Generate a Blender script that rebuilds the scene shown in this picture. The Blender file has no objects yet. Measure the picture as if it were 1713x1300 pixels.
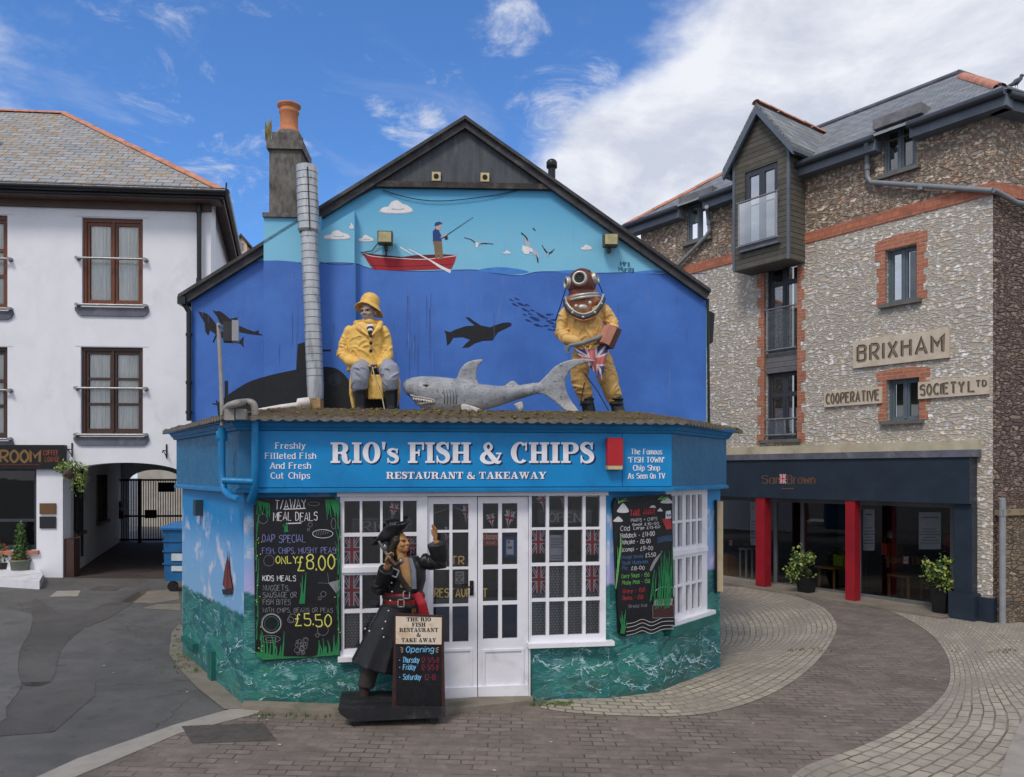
import bpy, bmesh, math, random
from mathutils import Vector, Matrix
random.seed(7)
SC = bpy.context.scene
COL = SC.collection
# ------------------------------------------------------------------ camera
FPX, CXP, HORP, CAMZ = 1300.0, 856.5, 790.0, 2.42     # focal length, principal column, horizon row (photo px), eye height
cam = bpy.data.cameras.new('camera'); camo = bpy.data.objects.new('camera', cam); COL.objects.link(camo)
camo.location = (0, 0, CAMZ); camo.rotation_euler = (math.radians(90), 0, 0)
cam.sensor_fit = 'HORIZONTAL'; cam.sensor_width = 36.0
cam.lens = 36.0*FPX/1713.0
cam.shift_x = 0.0; cam.shift_y = (HORP-650.0)/1713.0
cam.clip_start = 0.05; cam.clip_end = 3000
SC.camera = camo
# ------------------------------------------------------------------ light
SUN_EL, SUN_AZ = math.radians(52), math.radians(205)   # azimuth clockwise from +Y (north); 205 = behind the camera, to its left
world = bpy.data.worlds.new('World'); SC.world = world; world.use_nodes = True
def setup_world():
    nt = world.node_tree; N = nt.nodes; L = nt.links; N.clear()
    out = N.new('ShaderNodeOutputWorld'); bg = N.new('ShaderNodeBackground')
    sky = N.new('ShaderNodeTexSky'); sky.sky_type = 'NISHITA'; sky.sun_disc = False
    sky.sun_elevation = SUN_EL; sky.sun_rotation = SUN_AZ
    sky.air_density = 1.0; sky.dust_density = 0.6; sky.ozone_density = 2.2; sky.altitude = 50
    bg.inputs['Strength'].default_value = 0.125
    tc = N.new('ShaderNodeTexCoord')
    sep = N.new('ShaderNodeSeparateXYZ'); L.new(tc.outputs['Generated'], sep.inputs[0])
    def math_(op, a, b=None, c=None, clamp=False):
        n = N.new('ShaderNodeMath'); n.operation = op; n.use_clamp = clamp
        for i, x in enumerate((a, b, c)):
            if x is None: continue
            if isinstance(x, (int, float)): n.inputs[i].default_value = x
            else: L.new(x, n.inputs[i])
        return n.outputs[0]
    X, Y, Z = sep.outputs
    zz = math_('ADD', math_('MAXIMUM', Z, 0.0), 0.16)
    px = math_('DIVIDE', X, zz); py = math_('DIVIDE', Y, zz)
    cmb = N.new('ShaderNodeCombineXYZ'); L.new(px, cmb.inputs[0]); L.new(py, cmb.inputs[1])
    def noise(scale, det, rough, dist, off):
        m = N.new('ShaderNodeMapping'); m.inputs['Location'].default_value = off; L.new(cmb.outputs[0], m.inputs['Vector'])
        n = N.new('ShaderNodeTexNoise'); n.inputs['Scale'].default_value = scale; n.inputs['Detail'].default_value = det
        n.inputs['Roughness'].default_value = rough; n.inputs['Distortion'].default_value = dist
        L.new(m.outputs[0], n.inputs['Vector']); return n.outputs['Fac']
    n1 = noise(1.5, 11, 0.6, 0.12, (3.1, 1.7, 0)); n2 = noise(2.6, 10, 0.64, 0.7, (4.3, 7.2, 2))
    # the bank of cloud lies to the east (+X): more of it with growing azimuth
    az = math_('ARCTAN2', X, Y)
    bank0 = math_('MULTIPLY_ADD', az, 1.5, -0.02)
    el = math_('ARCTAN2', Z, math_('SQRT', math_('ADD', math_('MULTIPLY', X, X), math_('MULTIPLY', Y, Y))))
    # lower in the east, thinner overhead
    bank = math_('ADD', bank0, math_('MULTIPLY_ADD', el, -2.0, 0.85))
    back = math_('MULTIPLY_ADD', math_('ABSOLUTE', az), 0.5, -0.62)
    bank = math_('MINIMUM', math_('MAXIMUM', math_('MAXIMUM', bank, back), -0.12), 0.25)
    t = math_('ADD', n1, bank)
    mr = N.new('ShaderNodeMapRange'); mr.interpolation_type = 'SMOOTHSTEP'
    mr.inputs[1].default_value = 0.47; mr.inputs[2].default_value = 0.68; mr.inputs[3].default_value = 0.0; mr.inputs[4].default_value = 0.95
    L.new(t, mr.inputs[0])
    # thin wisps everywhere
    mr2 = N.new('ShaderNodeMapRange'); mr2.interpolation_type = 'SMOOTHSTEP'
    mr2.inputs[1].default_value = 0.53; mr2.inputs[2].default_value = 0.78; mr2.inputs[3].default_value = 0.0; mr2.inputs[4].default_value = 0.24
    L.new(n2, mr2.inputs[0])
    # a few separate puffs: directions in the sky, torn up by the fine noise
    pf = None
    n3 = noise(5.5, 11, 0.68, 0.6, (2.2, 6.1, 1))
    for pu, pv, pr, ps in ((855, 34, .06, .24), (885, 18, .045, .25), (930, 172, .07, .22), (990, 168, .06, .22), (700, 224, .05, .22), (640, 212, .04, .2), (330, 250, .2, .1)):
        d0 = Vector(((pu-CXP)/FPX, 1, (HORP-pv)/FPX)).normalized(); dn = N.new('ShaderNodeVectorMath'); dn.operation = 'DOT_PRODUCT'; L.new(tc.outputs['Generated'], dn.inputs[0]); dn.inputs[1].default_value = d0
        g = N.new('ShaderNodeMapRange'); g.inputs[1].default_value = math.cos(pr); g.inputs[2].default_value = 1; g.inputs[3].default_value = 0; g.inputs[4].default_value = ps; L.new(dn.outputs['Value'], g.inputs[0])
        pf = g.outputs[0] if pf is None else math_('MAXIMUM', pf, g.outputs[0])
    mr3 = N.new('ShaderNodeMapRange'); mr3.interpolation_type = 'SMOOTHSTEP'
    for i_, v_ in ((1, .6), (2, .88), (3, 0), (4, .8)): mr3.inputs[i_].default_value = v_
    L.new(math_('ADD', n3, pf), mr3.inputs[0])
    mask = math_('MAXIMUM', math_('MAXIMUM', mr.outputs[0], mr2.outputs[0]), mr3.outputs[0])
    shade = noise(3.2, 9, 0.62, 0.3, (1.4, 8.8, 5))
    ramp = N.new('ShaderNodeMix'); ramp.data_type = 'RGBA'
    ramp.inputs['A'].default_value = (5.0, 5.3, 6.1, 1); ramp.inputs['B'].default_value = (7.3, 7.4, 7.8, 1)
    sh = N.new('ShaderNodeMapRange'); sh.inputs[1].default_value = 0.38; sh.inputs[2].default_value = 0.6; L.new(shade, sh.inputs[0])
    L.new(sh.outputs[0], ramp.inputs['Factor'])
    mix = N.new('ShaderNodeMix'); mix.data_type = 'RGBA'
    tint = N.new('ShaderNodeMix'); tint.data_type = 'RGBA'; tint.blend_type = 'MULTIPLY'; tint.inputs['Factor'].default_value = 1; tint.inputs['B'].default_value = (0.66, 1.04, 1.5, 1)
    L.new(sky.outputs[0], tint.inputs['A']); L.new(mask, mix.inputs['Factor']); L.new(tint.outputs['Result'], mix.inputs['A']); L.new(ramp.outputs['Result'], mix.inputs['B'])
    L.new(mix.outputs['Result'], bg.inputs['Color']); L.new(bg.outputs[0], out.inputs[0])
setup_world()
sl = bpy.data.lights.new('sun', 'SUN'); slo = bpy.data.objects.new('sun', sl); COL.objects.link(slo)
sl.energy = 1.9; sl.angle = math.radians(14); sl.color = (1.0, 0.92, 0.8)
sd = Vector((math.sin(SUN_AZ)*math.cos(SUN_EL), math.cos(SUN_AZ)*math.cos(SUN_EL), math.sin(SUN_EL)))
slo.rotation_euler = sd.to_track_quat('Z', 'Y').to_euler(); slo.location = sd*60
SC.view_settings.view_transform = 'Standard'; SC.view_settings.look = 'None'
SC.view_settings.exposure = 0.0; SC.view_settings.gamma = 1.0
try:
    SC.cycles.max_bounces = 8; SC.cycles.diffuse_bounces = 4; SC.cycles.glossy_bounces = 4; SC.cycles.transparent_max_bounces = 16
    SC.cycles.use_denoising = True
except Exception: pass
# ------------------------------------------------------------------ small helpers
def S(r, g, b, k=1.0):                     # photo sRGB -> linear colour, times k
    f = lambda c: ((c/255+0.055)/1.055)**2.4 if c > 10 else c/255/12.92
    return (min(f(r)*k, .9), min(f(g)*k, .9), min(f(b)*k, .9), 1)
def tag(o, label=None, cat=None, group=None, kind=None):
    if label: o['label'] = label
    if cat: o['category'] = cat
    if group: o['group'] = group
    if kind: o['kind'] = kind
    return o
ORG = {}
def thing(name, label, cat, loc=(0, 0, 0), group=None):
    o = bpy.data.objects.new(name, None); COL.objects.link(o); o.location = loc
    o.empty_display_size = .2
    ORG[o.name] = Vector(loc); return tag(o, label, cat, group)
class NT:                                  # tiny node-tree writer
    def __init__(s, m):
        s.t = m.node_tree; s.n = s.t.nodes; s.l = s.t.links
    def new(s, ty, **kw):
        n = s.n.new(ty)
        for k, v in kw.items(): setattr(n, k, v)
        return n
    def set(s, sock, v):
        if isinstance(v, bpy.types.NodeSocket): s.l.new(v, sock)
        elif v is not None: sock.default_value = v
    def math(s, op, a, b=None, clamp=False):
        n = s.new('ShaderNodeMath', operation=op, use_clamp=clamp); s.set(n.inputs[0], a); s.set(n.inputs[1], b); return n.outputs[0]
    def mix(s, fac, a, b, mode='MIX'):
        n = s.new('ShaderNodeMix', data_type='RGBA', blend_type=mode)
        s.set(n.inputs['Factor'], fac); s.set(n.inputs['A'], a); s.set(n.inputs['B'], b); return n.outputs['Result']
    def noise(s, vec, scale, det=4, rough=.55, dist=0, out='Fac'):
        n = s.new('ShaderNodeTexNoise'); s.set(n.inputs['Vector'], vec)
        for k, v in (('Scale', scale), ('Detail', det), ('Roughness', rough), ('Distortion', dist)): n.inputs[k].default_value = v
        return n.outputs[out]
    def ramp(s, v, a, b, lo=0.0, hi=1.0, smooth=True):
        n = s.new('ShaderNodeMapRange')
        if smooth: n.interpolation_type = 'SMOOTHSTEP'
        s.set(n.inputs[0], v)
        for i, x in enumerate((a, b, lo, hi)): n.inputs[i+1].default_value = x
        return n.outputs[0]
    def mapping(s, vec, scale=(1, 1, 1), loc=(0, 0, 0), rot=(0, 0, 0)):
        n = s.new('ShaderNodeMapping'); s.set(n.inputs['Vector'], vec)
        n.inputs['Scale'].default_value = scale; n.inputs['Location'].default_value = loc; n.inputs['Rotation'].default_value = rot
        return n.outputs[0]
    def bump(s, h, strength=.3, dist=.02, normal=None):
        n = s.new('ShaderNodeBump'); n.inputs['Strength'].default_value = strength; n.inputs['Distance'].default_value = dist
        s.set(n.inputs['Height'], h); s.set(n.inputs['Normal'], normal); return n.outputs[0]
def newmat(name):
    m = bpy.data.materials.new(name); m.use_nodes = True
    t = NT(m); b = t.n['Principled BSDF']; return m, t, b
def obco(t): return t.new('ShaderNodeTexCoord').outputs['Object']
def uvco(t): return t.new('ShaderNodeTexCoord').outputs['UV']
_MC = {}
def mat(name, col, rough=.6, var=.18, scale=6, bump=.15, metal=0.0, dirt=None, dscale=2.5, damt=.55, spec=.4, stretch=(1, 1, 1)):
    """plain painted / moulded surface with mottling, grime patches and a fine bump"""
    if name in _MC: return _MC[name]
    m, t, b = newmat(name); co = t.mapping(obco(t), stretch)
    n = t.noise(co, scale, 6, .6); n2 = t.noise(co, scale*7, 4, .6)
    lo = tuple(c*(1-var) for c in col[:3])+(1,); hi = tuple(min(c*(1+var), .95) for c in col[:3])+(1,)
    c = t.mix(t.ramp(n, .3, .7), lo, hi)
    c = t.mix(t.ramp(n2, .25, .75, 0, var), c, lo)
    if dirt:
        d = t.noise(co, dscale, 8, .65, .6)
        c = t.mix(t.ramp(d, .5, .72, 0, damt), c, dirt)
    t.l.new(c, b.inputs['Base Color'])
    r = t.ramp(n2, .3, .7, max(rough-.1, .03), min(rough+.1, 1)); t.l.new(r, b.inputs['Roughness'])
    b.inputs['Metallic'].default_value = metal; b.inputs['Specular IOR Level'].default_value = spec
    if bump: t.l.new(t.bump(t.math('ADD', n, t.math('MULTIPLY', n2, .5)), bump, .01), b.inputs['Normal'])
    _MC[name] = m; return m
# ------------------------------------------------------------------ frames: (s, z, o) -> world; o is metres towards the viewer
class Frame:
    def __init__(s, A, B):
        s.A = Vector((A[0], A[1])); d = Vector((B[0]-A[0], B[1]-A[1])); s.len = d.length; s.d = d.normalized()
        n = Vector((s.d.y, -s.d.x))
        if n.dot(-s.A) < 0: n = -n
        s.n = n
    def W(s, a, z, o=0.0):
        p = s.A+s.d*a+s.n*o; return Vector((p.x, p.y, z))
    def pix(s, u, v, o=0.0):               # where the sight line of a photo pixel meets the plane moved o forward
        r = Vector(((u-CXP)/FPX, 1.0)); A = s.A+s.n*o
        k = A.dot(s.n)/r.dot(s.n); p = r*k
        return ((p-A).dot(s.d), CAMZ-(v-HORP)/FPX*k)
    def P(s, u, v, o=0.0):
        a, z = s.pix(u, v, o); return s.W(a, z, o)
class Frame3:
    def __init__(s, o, ex, ey): s.o = Vector(o); s.ex = Vector(ex).normalized(); s.ey = Vector(ey).normalized(); s.nn = s.ex.cross(s.ey)
    def W(s, a, z, o=0.0): return s.o+s.ex*a+s.ey*z+s.nn*o
GS = 0.025
def gz(x, y=0): return -GS*(x+2.79)
class Ground:
    def W(s, a, b, o=0.0): return Vector((a, b, gz(a)+o))
GROUND = Ground()
def gpix(u, v):
    x = (u-CXP)/FPX; k = (v-HORP)/FPX
    y = (CAMZ+GS*2.79)/(k-GS*x); return (x*y, y)
def online(A, d, u):                       # point on plan line A+d*t seen at column u
    r = (u-CXP)/FPX; t = (A[0]-r*A[1])/(r*d[1]-d[0]); return (A[0]+d[0]*t, A[1]+d[1]*t)
# ------------------------------------------------------------------ mesh builder
class MB:
    def __init__(s): s.v = []; s.f = []; s.m = []; s.uv = []; s.sm = []
    def add(s, vs, fs, m=0, uv=None, smooth=False):
        b = len(s.v); s.v += [Vector(p) for p in vs]
        for i, f in enumerate(fs):
            s.f.append([b+k for k in f]); s.m.append(m); s.sm.append(smooth)
            s.uv.append([uv[k] for k in f] if uv else None)
        return s
    def quad(s, fr, s0, s1, z0, z1, o=0, m=0):
        ps = [(s0, z0), (s1, z0), (s1, z1), (s0, z1)]
        return s.add([fr.W(a, z, o) for a, z in ps], [(0, 1, 2, 3)], m, ps)
    def poly(s, fr, pts, o=0, m=0):
        return s.add([fr.W(a, z, o) for a, z in pts], [tuple(range(len(pts)))], m, list(pts))
    def prism(s, fr, pts, o0, o1, m=0, smooth=False):
        n = len(pts); vs = [fr.W(a, z, o1) for a, z in pts]+[fr.W(a, z, o0) for a, z in pts]
        s.add(vs, [tuple(range(n))], m, list(pts)*2)
        s.add(vs, [tuple(range(2*n-1, n-1, -1))], m, list(pts)*2)
        d = abs(o1-o0)
        for i in range(n):
            j = (i+1) % n; a, b = pts[i], pts[j]
            horiz = abs(b[0]-a[0]) > abs(b[1]-a[1])
            if horiz: uv = [a, b, (b[0], b[1]+d), (a[0], a[1]+d)]
            else: uv = [a, b, (b[0]+d, b[1]), (a[0]+d, a[1])]
            s.add([vs[i], vs[j], vs[n+j], vs[n+i]], [(0, 1, 2, 3)], m, uv, smooth)
        return s
    def box(s, fr, s0, s1, z0, z1, o0, o1, m=0): return s.prism(fr, [(s0, z0), (s1, z0), (s1, z1), (s0, z1)], o0, o1, m)
    def wbox(s, c, size, m=0, rz=0, R=None):
        R = R or Matrix.Rotation(rz, 3, 'Z'); c = Vector(c); h = Vector(size)/2
        vs = [c+R @ Vector((x*h.x, y*h.y, z*h.z)) for x in (-1, 1) for y in (-1, 1) for z in (-1, 1)]
        for f in ((0, 1, 3, 2), (4, 6, 7, 5), (0, 4, 5, 1), (2, 3, 7, 6), (0, 2, 6, 4), (1, 5, 7, 3)):
            a, b = (vs[f[1]]-vs[f[0]]).length, (vs[f[2]]-vs[f[1]]).length
            s.add([vs[k] for k in f], [(0, 1, 2, 3)], m, [(0, 0), (a, 0), (a, b), (0, b)])
        return s
    def rings(s, rs, m=0, caps=True, smooth=True, closed=True):
        n = len(rs[0]); vs = [p for r in rs for p in r]; fs = []
        for i in range(len(rs)-1):
            for j in range(n if closed else n-1):
                k = (j+1) % n; fs.append((i*n+j, i*n+k, (i+1)*n+k, (i+1)*n+j))
        s.add(vs, fs, m, None, smooth)
        if caps: s.add(rs[0], [tuple(range(n-1, -1, -1))], m); s.add(rs[-1], [tuple(range(n))], m)
        return s
    def tube(s, pts, r, n=10, m=0, caps=True, flat=None, round_=False):
        """swept tube; r number or list; flat = (axis vector, ratio) squashes the section along that axis"""
        pts = [Vector(p) for p in pts]; R = list(r) if isinstance(r, (list, tuple)) else [r]*len(pts)
        if round_:                          # rounded ends
            a = (pts[0]-pts[1]).normalized(); b = (pts[-1]-pts[-2]).normalized()
            pts = [pts[0]+a*R[0]*.92, pts[0]+a*R[0]*.6]+pts+[pts[-1]+b*R[-1]*.6, pts[-1]+b*R[-1]*.92]
            R = [R[0]*.38, R[0]*.8]+R+[R[-1]*.8, R[-1]*.38]
        rs = []; up = None
        for i, p in enumerate(pts):
            t = (pts[min(i+1, len(pts)-1)]-pts[max(i-1, 0)]).normalized()
            if up is None: up = Vector((0, 0, 1)) if abs(t.z) < .9 else Vector((0, 1, 0))
            x = t.cross(up)
            if x.length < 1e-6: x = t.orthogonal()
            x.normalize(); y = x.cross(t).normalized(); up = y
            ring = []
            for k in range(n):
                a = 2*math.pi*k/n; q = x*math.cos(a)*R[i]+y*math.sin(a)*R[i]
                if flat: ax = Vector(flat[0]).normalized(); q = q-ax*q.dot(ax)*(1-flat[1])
                ring.append(p+q)
            rs.append(ring)
        return s.rings(rs, m, caps)
    def lathe(s, prof, c=(0, 0, 0), n=24, m=0, R=None, caps=True):
        c = Vector(c); rs = []
        for r, z in prof:
            ring = [Vector((r*math.cos(2*math.pi*k/n), r*math.sin(2*math.pi*k/n), z)) for k in range(n)]
            rs.append([c+(R @ p if R else p) for p in ring])
        return s.rings(rs, m, caps)
    def ell(s, c, rad, m=0, R=None, n=16):
        c = Vector(c); rs = []; h = n//2+1
        for i in range(h+1):
            th = math.pi*(i+.02 if i == 0 else i-.02 if i == h else i)/h
            ring = [Vector((rad[0]*math.sin(th)*math.cos(2*math.pi*k/n), rad[1]*math.sin(th)*math.sin(2*math.pi*k/n), -rad[2]*math.cos(th))) for k in range(n)]
            rs.append([c+(R @ p if R else p) for p in ring])
        return s.rings(rs, m)
    def ribbon(s, fr, pts, w, o=0, m=0, closed=False, taper=False):
        """flat stroke of width w (number or list) along (s,z) points"""
        n = len(pts)
        if n < 2: return s
        W = list(w) if isinstance(w, (list, tuple)) else [w]*n
        Lf = []; Rt = []
        for i in range(n):
            if closed: a, b = pts[i-1], pts[(i+1) % n]
            else: a, b = pts[max(i-1, 0)], pts[min(i+1, n-1)]
            dx, dz = b[0]-a[0], b[1]-a[1]; l = math.hypot(dx, dz) or 1; nx, nz = -dz/l, dx/l
            k = W[i]/2
            if 0 < i < n-1:
                d1 = (pts[i][0]-pts[i-1][0], pts[i][1]-pts[i-1][1]); l1 = math.hypot(*d1) or 1
                cs = abs((-d1[1]/l1)*nx+(d1[0]/l1)*nz); k /= max(cs, .6)
            Lf.append((pts[i][0]+nx*k, pts[i][1]+nz*k)); Rt.append((pts[i][0]-nx*k, pts[i][1]-nz*k))
        ps = Lf+Rt; fs = [(i, i+1, n+i+1, n+i) for i in range(n-1)]
        if closed: fs.append((n-1, 0, n, 2*n-1))
        return s.add([fr.W(a, z, o+(i % n)*6e-6) for i, (a, z) in enumerate(ps)], fs, m, ps)
    def disc(s, fr, c, r, o=0, m=0, n=20, rz=None):
        rz = rz or r
        return s.poly(fr, [(c[0]+r*math.cos(2*math.pi*k/n), c[1]+rz*math.sin(2*math.pi*k/n)) for k in range(n)], o, m)
def obj(name, mb, mats, parent=None, remesh=0, smooth_it=0, recalc=True, bevel=0, sub=0, origin=None, disp=0, dsize=.1):
    if not isinstance(mats, (list, tuple)): mats = [mats]
    if parent is not None: org = ORG[parent.name]
    elif origin is not None: org = Vector(origin)
    else:
        xs = [p.x for p in mb.v]; ys = [p.y for p in mb.v]; org = Vector(((min(xs)+max(xs))/2, (min(ys)+max(ys))/2, min(p.z for p in mb.v)))
    me = bpy.data.meshes.new(name); me.from_pydata([tuple(p-org) for p in mb.v], [], mb.f)
    for m in mats: me.materials.append(m)
    uvl = me.uv_layers.new(name='UVMap')
    for p, mi, uv, sm in zip(me.polygons, mb.m, mb.uv, mb.sm):
        p.material_index = min(mi, len(mats)-1); p.use_smooth = sm
        if uv:
            for k, li in enumerate(p.loop_indices): uvl.data[li].uv = uv[k]
    if recalc:
        bm = bmesh.new(); bm.from_mesh(me)
        if remesh: bmesh.ops.remove_doubles(bm, verts=bm.verts, dist=1e-5)
        bmesh.ops.recalc_face_normals(bm, faces=bm.faces); bm.to_mesh(me); bm.free()
    o = bpy.data.objects.new(name, me); COL.objects.link(o)
    if parent is not None: o.parent = parent
    else: o.location = org
    ORG[o.name] = org
    if bevel:
        b = o.modifiers.new('bevel', 'BEVEL'); b.width = bevel; b.segments = 2; b.limit_method = 'ANGLE'
    if remesh:
        r = o.modifiers.new('remesh', 'REMESH'); r.mode = 'VOXEL'; r.voxel_size = remesh; r.use_smooth_shade = True
        if smooth_it:
            q = o.modifiers.new('smooth', 'SMOOTH'); q.iterations = smooth_it; q.factor = .5
    if disp:
        tx = bpy.data.textures.get('fold%g' % dsize) or bpy.data.textures.new('fold%g' % dsize, 'CLOUDS'); tx.noise_scale = dsize; tx.noise_depth = 1
        q = o.modifiers.new('folds', 'DISPLACE'); q.texture = tx; q.strength = disp; q.mid_level = .5; q.texture_coords = 'LOCAL'
    if sub:
        q = o.modifiers.new('sub', 'SUBSURF'); q.levels = sub; q.render_levels = sub
    return o
def cr(pts, k=6, closed=False):            # Catmull-Rom through points
    n = len(pts); out = []
    rng = range(n if closed else n-1)
    for i in rng:
        if closed: p0, p1, p2, p3 = pts[i-1], pts[i], pts[(i+1) % n], pts[(i+2) % n]
        else: p0, p1, p2, p3 = pts[max(i-1, 0)], pts[i], pts[i+1], pts[min(i+2, n-1)]
        for j in range(k):
            t = j/k
            out.append(tuple(.5*((2*b)+(c-a)*t+(2*a-5*b+4*c-d)*t*t+(-a+3*b-3*c+d)*t**3) for a, b, c, d in zip(p0, p1, p2, p3)))
    if not closed: out.append(tuple(pts[-1]))
    return out
# ------------------------------------------------------------------ stroke lettering
GL = {'A': (6, '023962 1454'), 'B': (5, '0209 ~0929495857463606 ~0636465553423202'), 'C': (5, '~58492918070413224253'),
 'D': (5, '0209 ~0929485754432202'), 'E': (5, '59090252 0646'), 'F': (5, '590902 0646'), 'G': (5, '~5849291807041322425355 5535'),
 'H': (5, '0902 5952 0656'), 'I': (0, '0902'), 'J': (4, '~494433221203'), 'K': (5, '0902 5905 2652'), 'L': (5, '090252'),
 'M': (6, '0209356962'), 'N': (5, '02095259'), 'O': (5, '~29180704132232435457483929'), 'P': (5, '0209 ~0929495857462505'),
 'Q': (5, '~29180704132232435457483929 3461'), 'R': (5, '0209 ~0929495857463505 2552'), 'S': (5, '~584929080716465553422203'),
 'T': (6, '0969 3932'), 'U': (5, '~0906041322334355565959'), 'V': (6, '093269'), 'W': (8, '0922476289'), 'X': (5, '0952 5902'),
 'Y': (6, '093669 3632'), 'Z': (5, '09590252'), '0': (5, '~29180704132232435457483929'), '1': (2, '172922'), '2': (5, '~0819394857462402 0252'),
 '3': (5, '~08193948574626 ~264655534212 03'), '4': (5, '42490454'), '5': (5, '490906 ~0636465553421203'), '6': (5, '~48391908060312425355461605'),
 '7': (5, '095922'), '8': (5, '~2908071636555342120305163657584929'), '9': (5, '~0312324355584919080615455 6'.replace(' ', '')),
 '&': (6, '~6236171829393836150403123243 55'.replace(' ', '')), '£': (5, '~48392827251302 0252 0636'), "'": (1, '0907'), '"': (2, '0907 1917'), '.': (0, '0203'),
 ',': (1, '1301'), '-': (3, '0535'), '+': (4, '0545 2723'), '/': (4, '0249'), '!': (0, '0905 0302'), ':': (0, '0203 0607'),
 'a': (4, '~4637170603123243 4742'), 'b': (4, '0902 ~0517374643321204'), 'c': (4, '~4637170603123243'), 'd': (4, '4942 ~4637170603123244'),
 'e': (4, '~05454637170603123243'), 'f': (3, '~3929181612 0737'), 'g': (4, '~474241301001 ~4637170604133344'), 'h': (4, '0902 ~0517374642'),
 'i': (0, '0702 0908'), 'j': (2, '~27221100 2928'), 'k': (4, '0902 4704 2542'), 'l': (0, '0902'), 'm': (6, '0702 ~0517273632 ~3547576662'),
 'n': (4, '0702 ~0517374642'), 'o': (4, '~170603123243463717'), 'p': (4, '0700 ~0617374643321204'), 'r': (3, '0702 ~051737'),
 's': (4, '~46371706153443321203'), 't': (3, '~19132232 0737'), 'u': (4, '~0703123243 4742'), 'v': (4, '072247'), 'w': (6, '0712365267'),
 'x': (4, '0742 4702'), 'y': (4, '0722 4700'), 'z': (4, '07470242'), ' ': (3, '')}
def chaikin(P):
    cl = P[0] == P[-1]; P = [tuple(map(float, p)) for p in P]
    for _ in range(3):
        Q = [] if cl else [P[0]]
        for a, b in zip(P, P[1:]): Q += [tuple(.75*x+.25*y for x, y in zip(a, b)), tuple(.25*x+.75*y for x, y in zip(a, b))]
        P = Q+[Q[0]] if cl else Q+[P[-1]]
    return P
def text_width(st, h, k=1.0, gap=2.0, serif=False): return sum((GL.get(c, (4, ''))[0]+gap+(2.2 if serif and GL.get(c, (4, ''))[0] == 0 and c.isalpha() else 0))*k for c in st)*h/7-gap*k*h/7
def text(mb, fr, s0, z0, h, st, w=.12, o=0.0, m=0, k=.85, align='c', serif=False, gap=2.0, slope=0.0, jit=0.0, lean=0.0, flip=False, fit=None):
    """lettering as flat strokes: baseline start (s0,z0), cap height h, w = stroke width / cap height"""
    u = h/7
    if fit: k = k*fit/text_width(st, h, k, gap, serif)
    W = text_width(st, h, k, gap, serif); x = s0-(W/2 if align == 'c' else W if align == 'r' else 0); x00 = x
    sg = -1 if flip else 1; c0 = s0
    lay = 0
    for ch in st:
        wd, g = GL.get(ch, (4, ''))
        if serif and wd == 0 and ch.isalpha(): x += 1.1*k*u
        dy = random.uniform(-jit, jit)*h; rot = random.uniform(-jit, jit)*.6
        for stt in g.split():
            sm = stt[0] == '~'; d = stt.lstrip('~'); raw = [(int(d[i]), int(d[i+1])-2) for i in range(0, len(d)-1, 2)]
            def tr(p):
                px, pz = p[0]*k*u, p[1]*u
                px, pz = px+lean*pz-rot*pz, pz+rot*px
                X = x+px; Z = z0+pz+dy+slope*(X-x00); return (c0+sg*(X-c0), Z)
            P = chaikin(raw) if sm else raw
            if not sm:
                segs = [[P[i], P[i+1]] for i in range(len(P)-1)] if serif else [P]
            else: segs = [P]
            for sgm in segs:
                Q = [tr(p) for p in sgm]
                if serif:
                    ws = []
                    for i in range(len(Q)):
                        a, b = Q[max(i-1, 0)], Q[min(i+1, len(Q)-1)]; l = math.hypot(b[0]-a[0], b[1]-a[1]) or 1
                        ws.append(w*h*(.5+.5*(abs(b[1]-a[1])/l)**1.5))
                    mb.ribbon(fr, Q, ws, o+lay*.00012, m)
                else: mb.ribbon(fr, Q, w*h, o+lay*.00012, m)
                lay += 1
            if serif and ch.isalpha():
                ends = []; sw = w*7*.98
                for i, p in enumerate(raw):
                    if i in (0, len(raw)-1) or (not sm and p[1] in (0, 7)):
                        ends.append(p)
                for p in ends:
                    top = p[1] == 7 or (p[1] == 5 and ch.islower())
                    if ch in 'TtEFLZz' and not (ch in 'TtF' and p[1] == 0) and not (ch in 'EFL' and p[0] == 0): continue
                    if sm and ch not in 'UJ' : continue
                    if p[1] in (0, 7, -2) or top:
                        a = tr((p[0]-sw/k, p[1])); b = tr((p[0]+sw/k, p[1])); t = w*h*.42*(-1 if top else 1)
                        mb.ribbon(fr, [(a[0], a[1]+t/2), (b[0], b[1]+t/2)], abs(t), o+lay*.00012, m); lay += 1
        x += (wd+gap)*k*u+(1.1*k*u if serif and wd == 0 and ch.isalpha() else 0)
    return mb
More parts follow.
